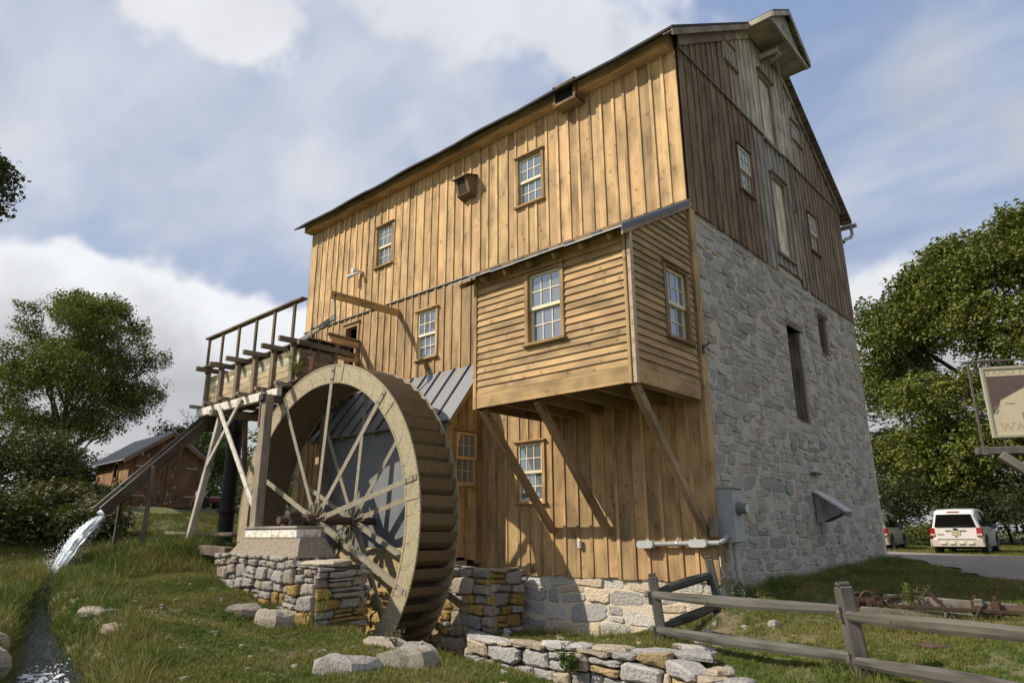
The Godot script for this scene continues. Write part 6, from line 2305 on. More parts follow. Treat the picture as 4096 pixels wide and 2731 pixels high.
func sign_board() -> void:
	var t := thing("hanging_sign", "faded cream hanging mill sign in an iron bracket at the right edge", "sign", Vector3(5.4, -0.6, 1.6))
	var U := Vector3(0.893, 0, -0.45).normalized()
	var N := U.cross(Vector3.UP)
	var o := Vector3(4.22, 1.835, 2.30)        # lower left corner of the board
	var W := 1.06
	var H := 0.735
	var bs := Basis(U, Vector3.UP, N)
	var P := func(u: float, v: float, n: float) -> Vector3: return o + U * u + Vector3.UP * v + N * n
	var bx := func(b: MB, u0: float, u1: float, v0: float, v1: float, n0: float, n1: float, ch := 0.0) -> void:
		b.box(Transform3D(bs, P.call((u0 + u1) * 0.5, (v0 + v1) * 0.5, (n0 + n1) * 0.5)), Vector3(u1 - u0, v1 - v0, n1 - n0), 1, ch)
	var cream := lin(0.62, 0.53, 0.36)
	var b := mb(cream)
	bx.call(b, 0.03, W - 0.03, 0.03, H - 0.03, -0.012, 0.006)
	var bd := part("board", b, M.paint, t)
	for e in [[0.0, 0.03, 0.0, H], [W - 0.03, W, 0.0, H], [0.03, W - 0.03, 0.0, 0.03], [0.03, W - 0.03, H - 0.03, H]]:
		var f := mb(lin(0.40, 0.37, 0.28))
		bx.call(f, e[0], e[1], e[2], e[3], -0.016, 0.016, 0.004)
		part("frame", f, M.paint, t)
	# print: a dark brown panel with the mill's pale roof and a few faded lines
	var dk := mb(lin(0.125, 0.085, 0.068))
	var pn := [P.call(0.045, 0.235, 0.0085), P.call(0.10, 0.315, 0.0085), P.call(0.13, 0.385, 0.0085), P.call(0.53, 0.60, 0.0085), P.call(0.93, 0.385, 0.0085), P.call(1.0, 0.24, 0.0085), P.call(1.0, 0.635, 0.0085), P.call(0.045, 0.635, 0.0085)]
	dk.tri(pn[0], pn[1], pn[7]); dk.tri(pn[1], pn[2], pn[7]); dk.tri(pn[2], pn[3], pn[7]); dk.tri(pn[3], pn[6], pn[7]); dk.tri(pn[3], pn[4], pn[6]); dk.tri(pn[4], pn[5], pn[6])
	part("picture", dk, M.paint, bd)
	var ln := mb(lin(0.32, 0.27, 0.19))
	for e in [[0.05, 0.30, 0.12, 0.335], [0.06, 0.26, 0.085, 0.305], [0.07, 0.245, 0.10, 0.29], [0.17, 0.352, 0.25, 0.346], [0.30, 0.245, 0.375, 0.25], [0.30, 0.19, 0.375, 0.19], [0.30, 0.19, 0.30, 0.245], [0.40, 0.19, 0.39, 0.31], [0.35, 0.275, 0.42, 0.315], [0.42, 0.315, 0.55, 0.33], [0.45, 0.30, 0.55, 0.26], [0.6, 0.2, 0.6, 0.31], [0.72, 0.2, 0.72, 0.31], [0.6, 0.31, 0.72, 0.31]]:
		ln.bar(P.call(e[0], e[1], 0.008), P.call(e[2], e[3], 0.008), 0.006, 0.003, N)
	part("drawing", ln, M.paint, bd)
	for e in [["FANCY FAMILY FLOUR", 0.072, 0.055, 0.652, 0.89, lin(0.36, 0.30, 0.20)], ["WADE'S MILL", 0.105, 0.075, 0.075, 0.92, lin(0.44, 0.37, 0.25)]]:
		var tm := TextMesh.new()
		tm.text = e[0]
		var fnt := SystemFont.new()
		fnt.font_names = PackedStringArray(["Droid Serif"])
		tm.font = fnt
		tm.font_size = 64
		tm.pixel_size = 0.01
		tm.depth = 0.02
		tm.horizontal_alignment = HORIZONTAL_ALIGNMENT_LEFT
		tm.vertical_alignment = VERTICAL_ALIGNMENT_BOTTOM
		var ab := tm.get_aabb()
		var mat := StandardMaterial3D.new()
		mat.albedo_color = (e[5] as Color).linear_to_srgb()
		mat.roughness = 0.7
		var l := MeshInstance3D.new()
		l.name = "lettering"
		l.mesh = tm
		l.material_override = mat
		bd.add_child(l, true)
		var sx: float = e[4] / ab.size.x
		var sy: float = e[1] * 0.75 / ab.size.y
		l.transform = Transform3D(Basis(U * sx, Vector3.UP * sy, N * 0.1), P.call(e[2] - ab.position.x * sx, e[3] - ab.position.y * sy, 0.0065))
	# iron frame, hooks, arm and post
	var ir := lin(0.135, 0.11, 0.09)
	for e in [[-0.10, -0.10, -0.10, 0.80], [-0.14, 0.80, 1.3, 0.80]]:
		var r := mb(ir)
		r.bar(P.call(e[0], e[1], 0.0), P.call(e[2], e[3], 0.0), 0.022, 0.022, N, 0.004)
		part("iron_rod", r, M.iron, t)
	for e in [[0.10, 0.735, 0.80], [W - 0.1, 0.735, 0.80], [0.10, -0.09, 0.0], [W - 0.1, -0.09, 0.0]]:
		var r := mb(ir)
		r.bar(P.call(e[0], e[1], 0.0), P.call(e[0], e[2], 0.0), 0.014, 0.014, N)
		part("hanger", r, M.iron, t)
	var am := mb(lin(0.155, 0.145, 0.125))
	bx.call(am, -0.17, 1.30, -0.165, -0.09, -0.045, 0.045, 0.006)
	part("arm", am, M.grey, t)
	var cl := mb(lin(0.17, 0.15, 0.13))
	bx.call(cl, -0.125, -0.07, -0.168, -0.085, -0.049, 0.049, 0.003)
	part("iron_collar", cl, M.iron, t)
	var br := mb(lin(0.21, 0.185, 0.15))
	br.bar(P.call(0.03, -0.165, 0.0), P.call(1.10, -1.05, 0.0), 0.085, 0.10, N, 0.006)
	part("brace", br, M.grey, t)
	var ps := mb(lin(0.17, 0.155, 0.13))
	bx.call(ps, 1.08, 1.24, -2.6, 1.05, -0.08, 0.08, 0.01)
	part("post", ps, M.grey, t)


# ------------------------------------------------------------------ cars

func car(called: String, label: String, at: Vector3, yaw: float, paint: Color, trim: Color, plate: String, tall: float, badge: bool) -> void:
	var t := thing(called, label, "car", at, "")
	t.rotation.y = -yaw
	# local metres: x right, y up, z back; the rear axle's middle is the origin
	base_of[t] = Vector3.ZERO
	# stations along the length: z, half width at sill, belt, roof; heights of bottom, belt, roof
	var S := [[0.80, 0.74, 0.80, 0.62, 0.42, 0.98, 1.06], [0.74, 0.84, 0.86, 0.66, 0.34, 1.00, 1.50], [0.52, 0.89, 0.89, 0.68, 0.30, 1.02, 1.66], [0.20, 0.895, 0.90, 0.70, 0.30, 1.02, 1.71], [-0.9, 0.90, 0.905, 0.70, 0.28, 1.01, 1.72], [-1.55, 0.90, 0.90, 0.68, 0.28, 1.00, 1.69], [-1.95, 0.90, 0.895, 0.64, 0.28, 1.00, 1.60], [-2.55, 0.89, 0.88, 0.72, 0.28, 0.99, 1.10], [-3.2, 0.86, 0.83, 0.66, 0.30, 0.92, 0.96], [-3.45, 0.78, 0.72, 0.55, 0.36, 0.78, 0.82]]
	var b := mb(paint)
	var prof := func(s: Array) -> Array:
		var k := tall
		var rf: float = s[6] * k
		return [Vector3(s[1] * 0.90, s[4], s[0]), Vector3(s[1], s[4] + 0.10, s[0]), Vector3(s[1] + 0.01, (s[4] + s[5] * k) * 0.5, s[0]), Vector3(s[2], s[5] * k - 0.04, s[0]), Vector3(s[2] - 0.03, s[5] * k, s[0]), Vector3(lerpf(s[2], s[3], 0.86), rf - 0.06, s[0]), Vector3(s[3] - 0.04, rf, s[0]), Vector3(0, rf + 0.02, s[0])]
	for i in S.size() - 1:
		var p: Array = prof.call(S[i])
		var q: Array = prof.call(S[i + 1])
		for k in 7:
			b.quad(p[k], q[k], q[k + 1], p[k + 1])
			var m := func(v: Vector3) -> Vector3: return Vector3(-v.x, v.y, v.z)
			b.quad(m.call(p[k + 1]), m.call(q[k + 1]), m.call(q[k]), m.call(p[k]))
	for e in [[S[0], 1], [S[S.size() - 1], -1]]:
		var p: Array = prof.call(e[0])
		for k in 7:
			var m := Vector3(-1, 1, 1)
			if e[1] > 0:
				b.quad(p[k], p[k + 1], p[k + 1] * m, p[k] * m)
			else:
				b.quad(p[k] * m, p[k + 1] * m, p[k + 1], p[k])
	part("body", b, M.gloss, t)
	# lift gate with glass, handle panel, plate
	var k := tall
	var lg := mb(paint * 0.98)
	lg.slab([Vector3(-0.70, 0.62, 0.815), Vector3(0.70, 0.62, 0.815), Vector3(0.74, 0.98 * k, 0.80), Vector3(-0.74, 0.98 * k, 0.80)], Vector3(0, 0, 0.03))
	var gate := part("lift_gate", lg, M.gloss, t)
	var gl := mb(Color.WHITE)
	gl.slab([Vector3(-0.72, 1.03 * k, 0.835), Vector3(0.72, 1.03 * k, 0.835), Vector3(0.60, 1.50 * k, 0.775), Vector3(-0.60, 1.50 * k, 0.775)], Vector3(0, 0, 0.03))
	part("rear_window", gl, M.car_glass, gate)
	var wi := mb(lin(0.02, 0.02, 0.02))
	wi.bar(Vector3(0.02, 1.06 * k, 0.835), Vector3(0.42, 1.085 * k, 0.83), 0.02, 0.025, Vector3(0, 0, 1))
	part("wiper", wi, M.rubber, gate)
	var hl := mb(lin(0.10, 0.09, 0.085))
	hl.abox(Vector3(-0.36, 0.885 * k, 0.805), Vector3(0.36, 0.91 * k, 0.835), 0)
	part("handle", hl, M.gloss, gate)
	if plate:
		var pl := mb(lin(0.62, 0.55, 0.36))
		pl.abox(Vector3(-0.16, 0.735 * k, 0.825), Vector3(0.16, 0.885 * k, 0.836))
		var po := part("number_plate", pl, M.paint, gate)
		var tm := TextMesh.new()
		tm.text = plate
		var fnt := SystemFont.new()
		fnt.font_names = PackedStringArray(["Droid Sans"])
		tm.font = fnt
		tm.font_size = 40
		tm.pixel_size = 0.01
		tm.depth = 0.02
		var ab := tm.get_aabb()
		var l := MeshInstance3D.new()
		l.name = "plate_number"
		l.mesh = tm
		var mt := StandardMaterial3D.new()
		mt.albedo_color = Color(0.2, 0.16, 0.22)
		l.material_override = mt
		po.add_child(l, true)
		var sx := 0.27 / ab.size.x
		l.transform = Transform3D(Basis().scaled(Vector3(sx, 0.085 / ab.size.y, 0.15)), Vector3(0, 0.81 * k - (ab.position.y + ab.size.y * 0.5) * 0.085 / ab.size.y, 0.838))
		var sl := mb(lin(0.03, 0.03, 0.03))
		sl.abox(Vector3(-0.05, 0.655 * k, 0.815), Vector3(0.05, 0.69 * k, 0.82))
		part("latch", sl, M.rubber, gate)
	if badge:
		var ov := mb(lin(0.62, 0.62, 0.64))
		var ovi := mb(lin(0.03, 0.035, 0.07))
		for e in [[ov, 0.085, 0.038, 0.832], [ovi, 0.07, 0.027, 0.837]]:
			var pts := []
			for q in 18:
				var a := TAU * q / 18.0
				pts.append(Vector3(cos(a) * e[1], 0.955 * k + sin(a) * e[2], e[3]))
			e[0].slab(pts, Vector3(0, 0, 0.01))
		part("badge", ov, M.chrome, gate)
		part("badge_face", ovi, M.gloss, gate)
		var nb := mb(lin(0.16, 0.16, 0.17))
		nb.abox(Vector3(-0.64, 0.74 * k, 0.812), Vector3(-0.43, 0.775 * k, 0.822))
		part("name_strip", nb, M.gloss, gate)
		var rb := mb(lin(0.4, 0.03, 0.03))
		rb.abox(Vector3(-0.66, 0.755 * k, 0.813), Vector3(-0.62, 0.785 * k, 0.824))
		part("red_mark", rb, M.gloss, gate)
	# bumper with four raised pads
	var bp := mb(trim)
	bp.slab([Vector3(-0.87, 0.34, 0.82), Vector3(0.87, 0.34, 0.82), Vector3(0.885, 0.60, 0.88), Vector3(-0.885, 0.60, 0.88)], Vector3(0, 0, 0.10))
	bp.quad(Vector3(-0.885, 0.60, 0.88), Vector3(0.885, 0.60, 0.88), Vector3(0.885, 0.62, 0.79), Vector3(-0.885, 0.62, 0.79))
	for s in [-1, 1]:
		bp.slab([Vector3(s * 0.905, 0.34, 0.45), Vector3(s * 0.905, 0.34, 0.82), Vector3(s * 0.905, 0.62, 0.86), Vector3(s * 0.905, 0.62, 0.45)], Vector3(0.03, 0, 0))
	var bo := part("rear_bumper", bp, M.gloss, t)
	var bs := mb(lin(0.04, 0.04, 0.045))
	bs.abox(Vector3(-0.66, 0.608, 0.79), Vector3(0.66, 0.628, 0.875), 0)
	part("step_strip", bs, M.rubber, bo)
	for i in 4:
		var pd := mb(trim * 1.05)
		pd.abox(Vector3(-0.58 + i * 0.32, 0.43, 0.84), Vector3(-0.38 + i * 0.32, 0.52, 0.886), 1, 0.01)
		part("pad", pd, M.gloss, bo)
	for s in [-1, 1]:
		var tl := mb(lin(0.33, 0.015, 0.018))
		tl.slab([Vector3(s * 0.81 - 0.10, 0.68 * k, 0.83), Vector3(s * 0.81 + 0.10, 0.68 * k, 0.81), Vector3(s * 0.81 + 0.08, 1.0 * k, 0.80), Vector3(s * 0.81 - 0.09, 1.0 * k, 0.82)], Vector3(0, 0, 0.05))
		tl.slab([Vector3(s * 0.925, 0.70 * k, 0.80), Vector3(s * 0.925, 0.70 * k, 0.60), Vector3(s * 0.905, 0.99 * k, 0.56), Vector3(s * 0.905, 0.99 * k, 0.79)], Vector3(0.02 * s, 0, 0))
		var to := part("tail_light", tl, M.gloss, t)
		var rv := mb(lin(0.6, 0.6, 0.6))
		rv.abox(Vector3(s * 0.81 - 0.085, 0.73 * k, 0.822), Vector3(s * 0.81 + 0.085, 0.78 * k, 0.838))
		part("reverse_lamp", rv, M.gloss, to)
		# side glass
		for e in [[0.56, -0.05, 0.92], [-0.12, -0.92, 1.0], [-0.99, -1.85, 0.96]]:
			var g2 := mb(Color.WHITE)
			var q := [Vector3(s * 0.893, 1.06 * k, e[0]), Vector3(s * 0.893, 1.06 * k, e[1]), Vector3(s * 0.742, 1.58 * k * e[2] + 0.02, lerpf(e[0], e[1], 0.86 if e[1] < -1.5 else 0.96)), Vector3(s * 0.742, 1.58 * k * e[2] + 0.02, lerpf(e[0], e[1], 0.16 if e[0] > 0.3 else 0.03))]
			if s < 0:
				q.reverse()
			g2.slab(q, Vector3(s * 0.03, 0, 0))
			part("side_window", g2, M.car_glass, t)
		var mi := mb(lin(0.05, 0.055, 0.06))
		mi.box(Transform3D(Basis(), Vector3(s * 1.0, 1.06 * k, -1.75)), Vector3(0.2, 0.17, 0.12), 1, 0.03)
		part("door_mirror", mi, M.gloss, t)
		for z in [-0.55, -1.35]:
			var dh := mb(lin(0.08, 0.08, 0.08))
			dh.box(Transform3D(Basis(), Vector3(s * 0.912, 0.92 * k, z)), Vector3(0.03, 0.035, 0.18), 2, 0.008)
			part("door_handle", dh, M.gloss, t)
		var cd := mb(trim * 0.45)
		cd.abox(Vector3(s * 0.90 - 0.02, 0.34, -2.3), Vector3(s * 0.90 + 0.02, 0.50, -0.42))
		part("side_trim", cd, M.rubber, t)
		for z in [0.0, -2.62]:
			var wh := mb(lin(0.012, 0.012, 0.012))
			wh.disc_tube(Vector3(s * 0.70, 0.36, z), Vector3(s * 0.93, 0.36, z), 0.36, 24)
			var wo := part("wheel", wh, M.rubber, t)
			var ar := mb(lin(0.02, 0.02, 0.02))
			ar.disc_tube(Vector3(s * 0.72, 0.40, z), Vector3(s * 0.915, 0.40, z), 0.44, 24)
			part("wheel_arch", ar, M.rubber, t)
			var ri := mb(lin(0.38, 0.39, 0.40))
			ri.disc_tube(Vector3(s * 0.925, 0.36, z), Vector3(s * 0.938, 0.36, z), 0.235, 20)
			for q in 5:
				var a := TAU * q / 5.0
				ri.bar(Vector3(s * 0.94, 0.36, z), Vector3(s * 0.94, 0.36 + sin(a) * 0.22, z + cos(a) * 0.22), 0.07, 0.015, Vector3(1, 0, 0))
			part("rim", ri, M.chrome, wo)
	var hi := mb(lin(0.32, 0.02, 0.02))
	hi.abox(Vector3(-0.22, 1.575 * k, 0.68), Vector3(0.22, 1.615 * k, 0.72), 0, 0.01)
	part("brake_light", hi, M.gloss, t)
	var un := mb(lin(0.01, 0.01, 0.01))
	un.abox(Vector3(-0.72, 0.24, -3.1), Vector3(0.72, 0.38, 0.66))
	part("underbody", un, M.rubber, t)


func shed() -> void:
	var A := Vector3(-28.05, 2.15, -0.75)
	var rt := Vector3(0.744, 0, -0.668)
	var fw := Vector3(-0.668, 0, -0.744)
	var th := deg_to_rad(46)
	var gx := rt * cos(th) + fw * sin(th)
	var sx := fw * cos(th) - rt * sin(th)
	var t := thing("shed", "small brown board shed with a tin roof behind the spill chute", "shed", A)
	var L := 3.25
	var D := 4.6
	var H := 2.25
	var ap := 1.15
	var br := lin(0.20, 0.105, 0.05)
	var dk := mb(lin(0.03, 0.02, 0.015))
	var win := [1.35, 1.95, 1.3, 2.05]
	var U := Vector3.UP
	var core := [A + gx * 0.05 + sx * 0.05, A + gx * (L - 0.05) + sx * 0.05, A + gx * (L - 0.05) + sx * D, A + gx * 0.05 + sx * D]
	for i in 4:
		var j := (i + 1) % 4
		if i != 3:
			dk.quad(core[i], core[j], core[j] + U * H, core[i] + U * H)
	part("frame", dk, M.dark, t)
	# gable front of wide boards with a pair of doors
	var n := 13
	for i in n:
		var a := L * i / n
		var b := L * (i + 1) / n
		var ya := H + ap * (1.0 - absf(a / L * 2.0 - 1.0))
		var yb := H + ap * (1.0 - absf(b / L * 2.0 - 1.0))
		var m := mb(vary(br, 0.16))
		m.slab([A + gx * (a + 0.008), A + gx * (b - 0.008), A + gx * (b - 0.008) + U * yb, A + gx * (a + 0.008) + U * ya], gx.cross(U) * 0.03)
		m.reuv(gx, U)
		part("board", m, M.grey, t)
	for d in 2:
		var m := mb(vary(br * 0.85, 0.05))
		var a := 0.25 + d * 1.39
		var w := 1.35
		m.slab([A + gx * a, A + gx * (a + w), A + gx * (a + w) + U * 2.2, A + gx * a + U * 2.2], gx.cross(U) * 0.02)
		for v in m.v.size():
			m.v[v] += gx.cross(U) * 0.04
		m.reuv(gx, U)
		var o := part("door", m, M.grey, t)
		for y in [0.5, 1.8]:
			var h := mb(lin(0.35, 0.33, 0.3))
			var c: Vector3 = A + gx * (a + (0.25 if d == 0 else w - 0.25)) + U * y + gx.cross(U) * 0.05
			h.bar(c - gx * 0.25, c + gx * 0.25, 0.06, 0.02, gx.cross(U))
			part("strap_hinge", h, M.galv, o)
	# sunlit long side with its open window
	var ns := 15
	for i in ns:
		var a := D * i / ns
		var b := D * (i + 1) / ns
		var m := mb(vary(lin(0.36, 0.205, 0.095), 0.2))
		for r in strip_minus(a + 0.006, b - 0.006, 0.0, H, [win]):
			m.slab([A + sx * r[1] + U * r[2], A + sx * r[0] + U * r[2], A + sx * r[0] + U * r[3], A + sx * r[1] + U * r[3]], sx.cross(U) * -0.03)
		m.reuv(sx, U)
		part("board", m, M.grey, t)
	var wf := mb(lin(0.42, 0.26, 0.13))
	for e in [[win[0], win[2], win[0], win[3]], [win[1], win[2], win[1], win[3]], [win[0], win[2], win[1], win[2]]]:
		wf.bar(A + sx * e[0] + U * e[1] - sx.cross(U) * 0.03, A + sx * e[2] + U * e[3] - sx.cross(U) * 0.03, 0.07, 0.06, sx.cross(U))
	part("window_frame", wf, M.grey, t)
	# tin roof
	for s in 2:
		var rf := mb(lin(0.26, 0.275, 0.30))
		var e0 := -0.35 if s == 0 else L + 0.35
		var ye := H - 0.22
		var rid := A + gx * L * 0.5 + U * (H + ap + 0.03)
		var p := [A + gx * e0 + U * ye - sx * 0.35, A + gx * e0 + U * ye + sx * (D + 0.3), rid + sx * (D + 0.3), rid - sx * 0.35]
		if s == 0:
			p.reverse()
		rf.slab(p, Vector3(0, 0.04, 0))
		var o := part("roof", rf, M.tin, t)
		for i in 14:
			var f := i / 13.0
			var rb := mb(lin(0.20, 0.21, 0.24))
			var q0: Vector3 = A + gx * e0 + U * (ye + 0.02) + sx * lerpf(-0.33, D + 0.28, f)
			var q1: Vector3 = rid + U * 0.02 + sx * lerpf(-0.33, D + 0.28, f)
			rb.bar(q0, q1, 0.05, 0.05, Vector3.UP)
			part("rib", rb, M.tin, o)
		var vg := mb(lin(0.26, 0.17, 0.10))
		vg.bar(A + gx * e0 + U * (ye - 0.10) - sx * 0.3, rid - U * 0.12 - sx * 0.3, 0.03, 0.14, Vector3.UP)
		part("verge_board", vg, M.grey, t)
	# a little red tractor parked beyond the shed
	var tr := thing("garden_tractor", "small red garden tractor half hidden behind the trestle legs", "tractor", Vector3(-23.0, 1.95, -2.2))
	var c := Vector3(-23.0, 1.95, -2.2)
	var hd := mb(lin(0.075, 0.012, 0.012))
	hd.abox(c + 0.62 * Vector3(-0.3, 0.35, -0.8), c + 0.62 * Vector3(0.3, 0.80, 0.15), 1, 0.06)
	part("bonnet", hd, M.gloss, tr)
	var ft := mb(lin(0.07, 0.012, 0.012))
	ft.abox(c + 0.62 * Vector3(-0.5, 0.38, 0.2), c + 0.62 * Vector3(0.5, 0.62, 0.9), 1, 0.06)
	part("fender", ft, M.gloss, tr)
	var se := mb(lin(0.2, 0.24, 0.28))
	se.abox(c + 0.62 * Vector3(-0.24, 0.62, 0.35), c + 0.62 * Vector3(0.24, 0.72, 0.8), 1, 0.03)
	se.abox(c + 0.62 * Vector3(-0.24, 0.72, 0.72), c + 0.62 * Vector3(0.24, 1.10, 0.84), 1, 0.03)
	part("seat", se, M.plain, tr)
	var sw := mb(lin(0.02, 0.02, 0.02))
	sw.bar(c + 0.62 * Vector3(0, 0.8, 0.0), c + 0.62 * Vector3(0, 1.0, 0.2), 0.05, 0.05)
	sw.disc_tube(c + 0.62 * Vector3(0, 0.99, 0.19), c + 0.62 * Vector3(0, 1.01, 0.22), 0.11, 14)
	part("steering_wheel", sw, M.rubber, tr)
	for e in [[-0.5, 0.35, 0.55], [0.5, 0.35, 0.55], [-0.42, 0.24, -0.6], [0.42, 0.24, -0.6]]:
		var w := mb(lin(0.015, 0.015, 0.015))
		w.disc_tube(c + 0.62 * Vector3(e[0] - 0.1, e[1], e[2]), c + 0.62 * Vector3(e[0] + 0.1, e[1], e[2]), e[1] * 0.62, 18)
		part("wheel", w, M.rubber, tr)


# ------------------------------------------------------------------ plants

var leaf_sets := {}

func leaf_cluster(n: int, size: float, sd: int, up := 0.5, slim := 0.62) -> ArrayMesh:
	var key := "%d %f %d" % [n, size, sd]
	if leaf_sets.has(key):
		return leaf_sets[key]
	var r := RandomNumberGenerator.new()
	r.seed = sd
	var b := mb(Color.WHITE)
	for i in n:
		var d := Vector3(r.randfn(), r.randfn() * 0.8, r.randfn()).normalized()
		var c := d * pow(r.randf(), 0.45)
		var nn := (Vector3(r.randfn(), r.randfn(), r.randfn()).normalized() * 0.75 + Vector3.UP * up + d * 0.45).normalized()
		var x := nn.cross(Vector3(r.randfn(), r.randfn(), r.randfn())).normalized()
		var y := nn.cross(x)
		var s := size * r.randf_range(0.65, 1.3)
		var k := r.randf_range(0.75, 1.25)
		b.col = Color(k * r.randf_range(0.9, 1.15), k, k * 0.9)
		var p0 := c - y * s * 0.5
		var p1 := c + x * s * slim * 0.5 + nn * s * 0.10
		var p2 := c + y * s * 0.5
		var p3 := c - x * s * slim * 0.5 + nn * s * 0.10
		b.tri(p0, p1, p2)
		b.tri(p0, p2, p3)
	var am := []
	am.resize(Mesh.ARRAY_MAX)
	am[Mesh.ARRAY_VERTEX] = b.v
	am[Mesh.ARRAY_NORMAL] = b.n
	am[Mesh.ARRAY_COLOR] = b.c
	var cl := ArrayMesh.new()
	cl.add_surface_from_arrays(Mesh.PRIMITIVE_TRIANGLES, am)
	leaf_sets[key] = cl
	return leaf_sets[key]


func scatter(called: String, mesh: Mesh, mat: Material, places: Array, tints: Array, parent: Node) -> MultiMeshInstance3D:
	var mm := MultiMesh.new()
	mm.transform_format = MultiMesh.TRANSFORM_3D
	mm.use_colors = true
	mm.mesh = mesh
	mm.instance_count = places.size()
	for i in places.size():
		mm.set_instance_transform(i, places[i])
		mm.set_instance_color(i, tints[i])
	var o := MultiMeshInstance3D.new()
	o.name = called
	o.multimesh = mm
	o.material_override = mat
	parent.add_child(o, true)
	return o


# the same leaves as one mesh of their own
func foliage(called: String, mesh: ArrayMesh, mat: Material, places: Array, tints: Array, parent: Node) -> void:
	var s := mesh.surface_get_arrays(0)
	var sv: PackedVector3Array = s[Mesh.ARRAY_VERTEX]
	var sn: PackedVector3Array = s[Mesh.ARRAY_NORMAL]
	var sc: PackedColorArray = s[Mesh.ARRAY_COLOR]
	var v := PackedVector3Array()
	var n := PackedVector3Array()
	var c := PackedColorArray()
	var cache := {}
	for i in places.size():
		var t: Transform3D = places[i]
		v.append_array(t * sv)
		n.append_array(Transform3D(t.basis.orthonormalized(), Vector3.ZERO) * sn)
		var q: Color = tints[i]
		var key := Vector3i(int(q.r * 220), int(q.g * 220), int(q.b * 220))
		if not cache.has(key):
			var cc := PackedColorArray()
			for k in sc:
				cc.append(Color(k.r * q.r, k.g * q.g, k.b * q.b))
			cache[key] = cc
		c.append_array(cache[key])
	var a := []
	a.resize(Mesh.ARRAY_MAX)
	a[Mesh.ARRAY_VERTEX] = v
	a[Mesh.ARRAY_NORMAL] = n
	a[Mesh.ARRAY_COLOR] = c
	var m := ArrayMesh.new()
	m.add_surface_from_arrays(Mesh.PRIMITIVE_TRIANGLES, a)
	var o := MeshInstance3D.new()
	o.name = called
	o.mesh = m
	o.material_override = mat
	parent.add_child(o, true)


# blobs: [offset from the base, radii]; the crown's leaves sit in clusters on the blobs' outsides
func tree(called: String, label: String, category: String, group: String, at: Vector3, blobs: Array, clusters: int, csize: float, leaf: float, tint: Color, sd: int, trunk_r: float, airy := 0.0, per := 16, limb := true) -> void:
	var r := RandomNumberGenerator.new()
	r.seed = sd
	var t := thing(called, label, category, at, group)
	var top: Vector3 = Vector3.ZERO
	for b in blobs:
		if b[0].y > top.y:
			top = b[0]
	var tr := mb(lin(0.115, 0.10, 0.08))
	if trunk_r > 0.0:
		var pts := []
		var rad := []
		for i in 7:
			var f := i / 6.0
			pts.append(at + Vector3(top.x * f * f * 0.35 + sin(f * 4.0 + sd) * 0.12 * f * top.y * 0.1, top.y * 0.9 * f - (0.3 if i == 0 else 0.0), top.z * f * f * 0.35 + cos(f * 3.0 + sd) * 0.01 * top.y))
			rad.append(lerpf(trunk_r, trunk_r * 0.16, f) * (1.35 if i == 0 else 1.0))
		tr.tube(pts, rad, 9)
		if limb:
			var every := maxi(1, blobs.size() / 22)
			for bi in range(0, blobs.size(), every):
				var b: Array = blobs[bi]
				var e: Vector3 = at + b[0]
				var f := clampf((b[0].y / maxf(top.y, 0.1)) * 0.62 - 0.08, 0.1, 0.8)
				var k := int(f * 6)
				var s: Vector3 = pts[k].lerp(pts[k + 1], f * 6 - k)
				var m := s.lerp(e, 0.5) + Vector3(r.randf_range(-0.3, 0.3), -0.05 * s.distance_to(e), r.randf_range(-0.3, 0.3))
				tr.tube([s, m, e], [trunk_r * 0.42 * (1.0 - f * 0.5), trunk_r * 0.26, trunk_r * 0.06], 6, false)
				for q in 4:
					var d := Vector3(r.randfn(), r.randfn() * 0.6 + 0.2, r.randfn()).normalized()
					tr.tube([m.lerp(e, 0.3 + q * 0.2), m.lerp(e, 0.5 + q * 0.15) + d * b[1].x * 0.4, e + d * b[1].x * 0.8], [trunk_r * 0.13, trunk_r * 0.08, trunk_r * 0.025], 5, false)
		part("trunk", tr, M.bark, t)
	var total := 0.0
	for b in blobs:
		total += pow(b[1].x * b[1].y * b[1].z, 0.67)
	var pl := []
	var ti := []
	for b in blobs:
		var n := int(clusters * pow(b[1].x * b[1].y * b[1].z, 0.67) / total)
		var bt := tint * r.randf_range(0.82, 1.2)
		for i in n:
			var d := Vector3(r.randfn(), r.randfn(), r.randfn()).normalized()
			if d.y < -0.35 and r.randf() < 0.6:
				d.y = -d.y
			var rr := pow(r.randf(), 0.33)
			if airy > 0.0 and wob.get_noise_3dv((at + b[0] + d * b[1]) * 7.0) > 0.42 - airy:
				continue
			var p: Vector3 = b[0] + d * rr * b[1]
			# lumpy outline
			p += d * wob.get_noise_3dv((at + p) * 5.0) * b[1].x * 0.35
			var s := csize * r.randf_range(0.6, 1.3)
			pl.append(Transform3D(Basis.from_euler(Vector3(r.randf_range(-0.5, 0.5), r.randf() * TAU, r.randf_range(-0.5, 0.5))).scaled(Vector3(s, s * 0.75, s)), p))
			var k := r.randf_range(0.8, 1.22)
			var c := Color(bt.r * k, bt.g * k, bt.b * k)
			if r.randf() < 0.05:
				c = Color(c.r * 1.3, c.g * 1.08, c.b * 0.85)
			ti.append(c)
	foliage("crown", leaf_cluster(per, leaf / csize, 70 + sd % 3), M.leaf, pl, ti, t)


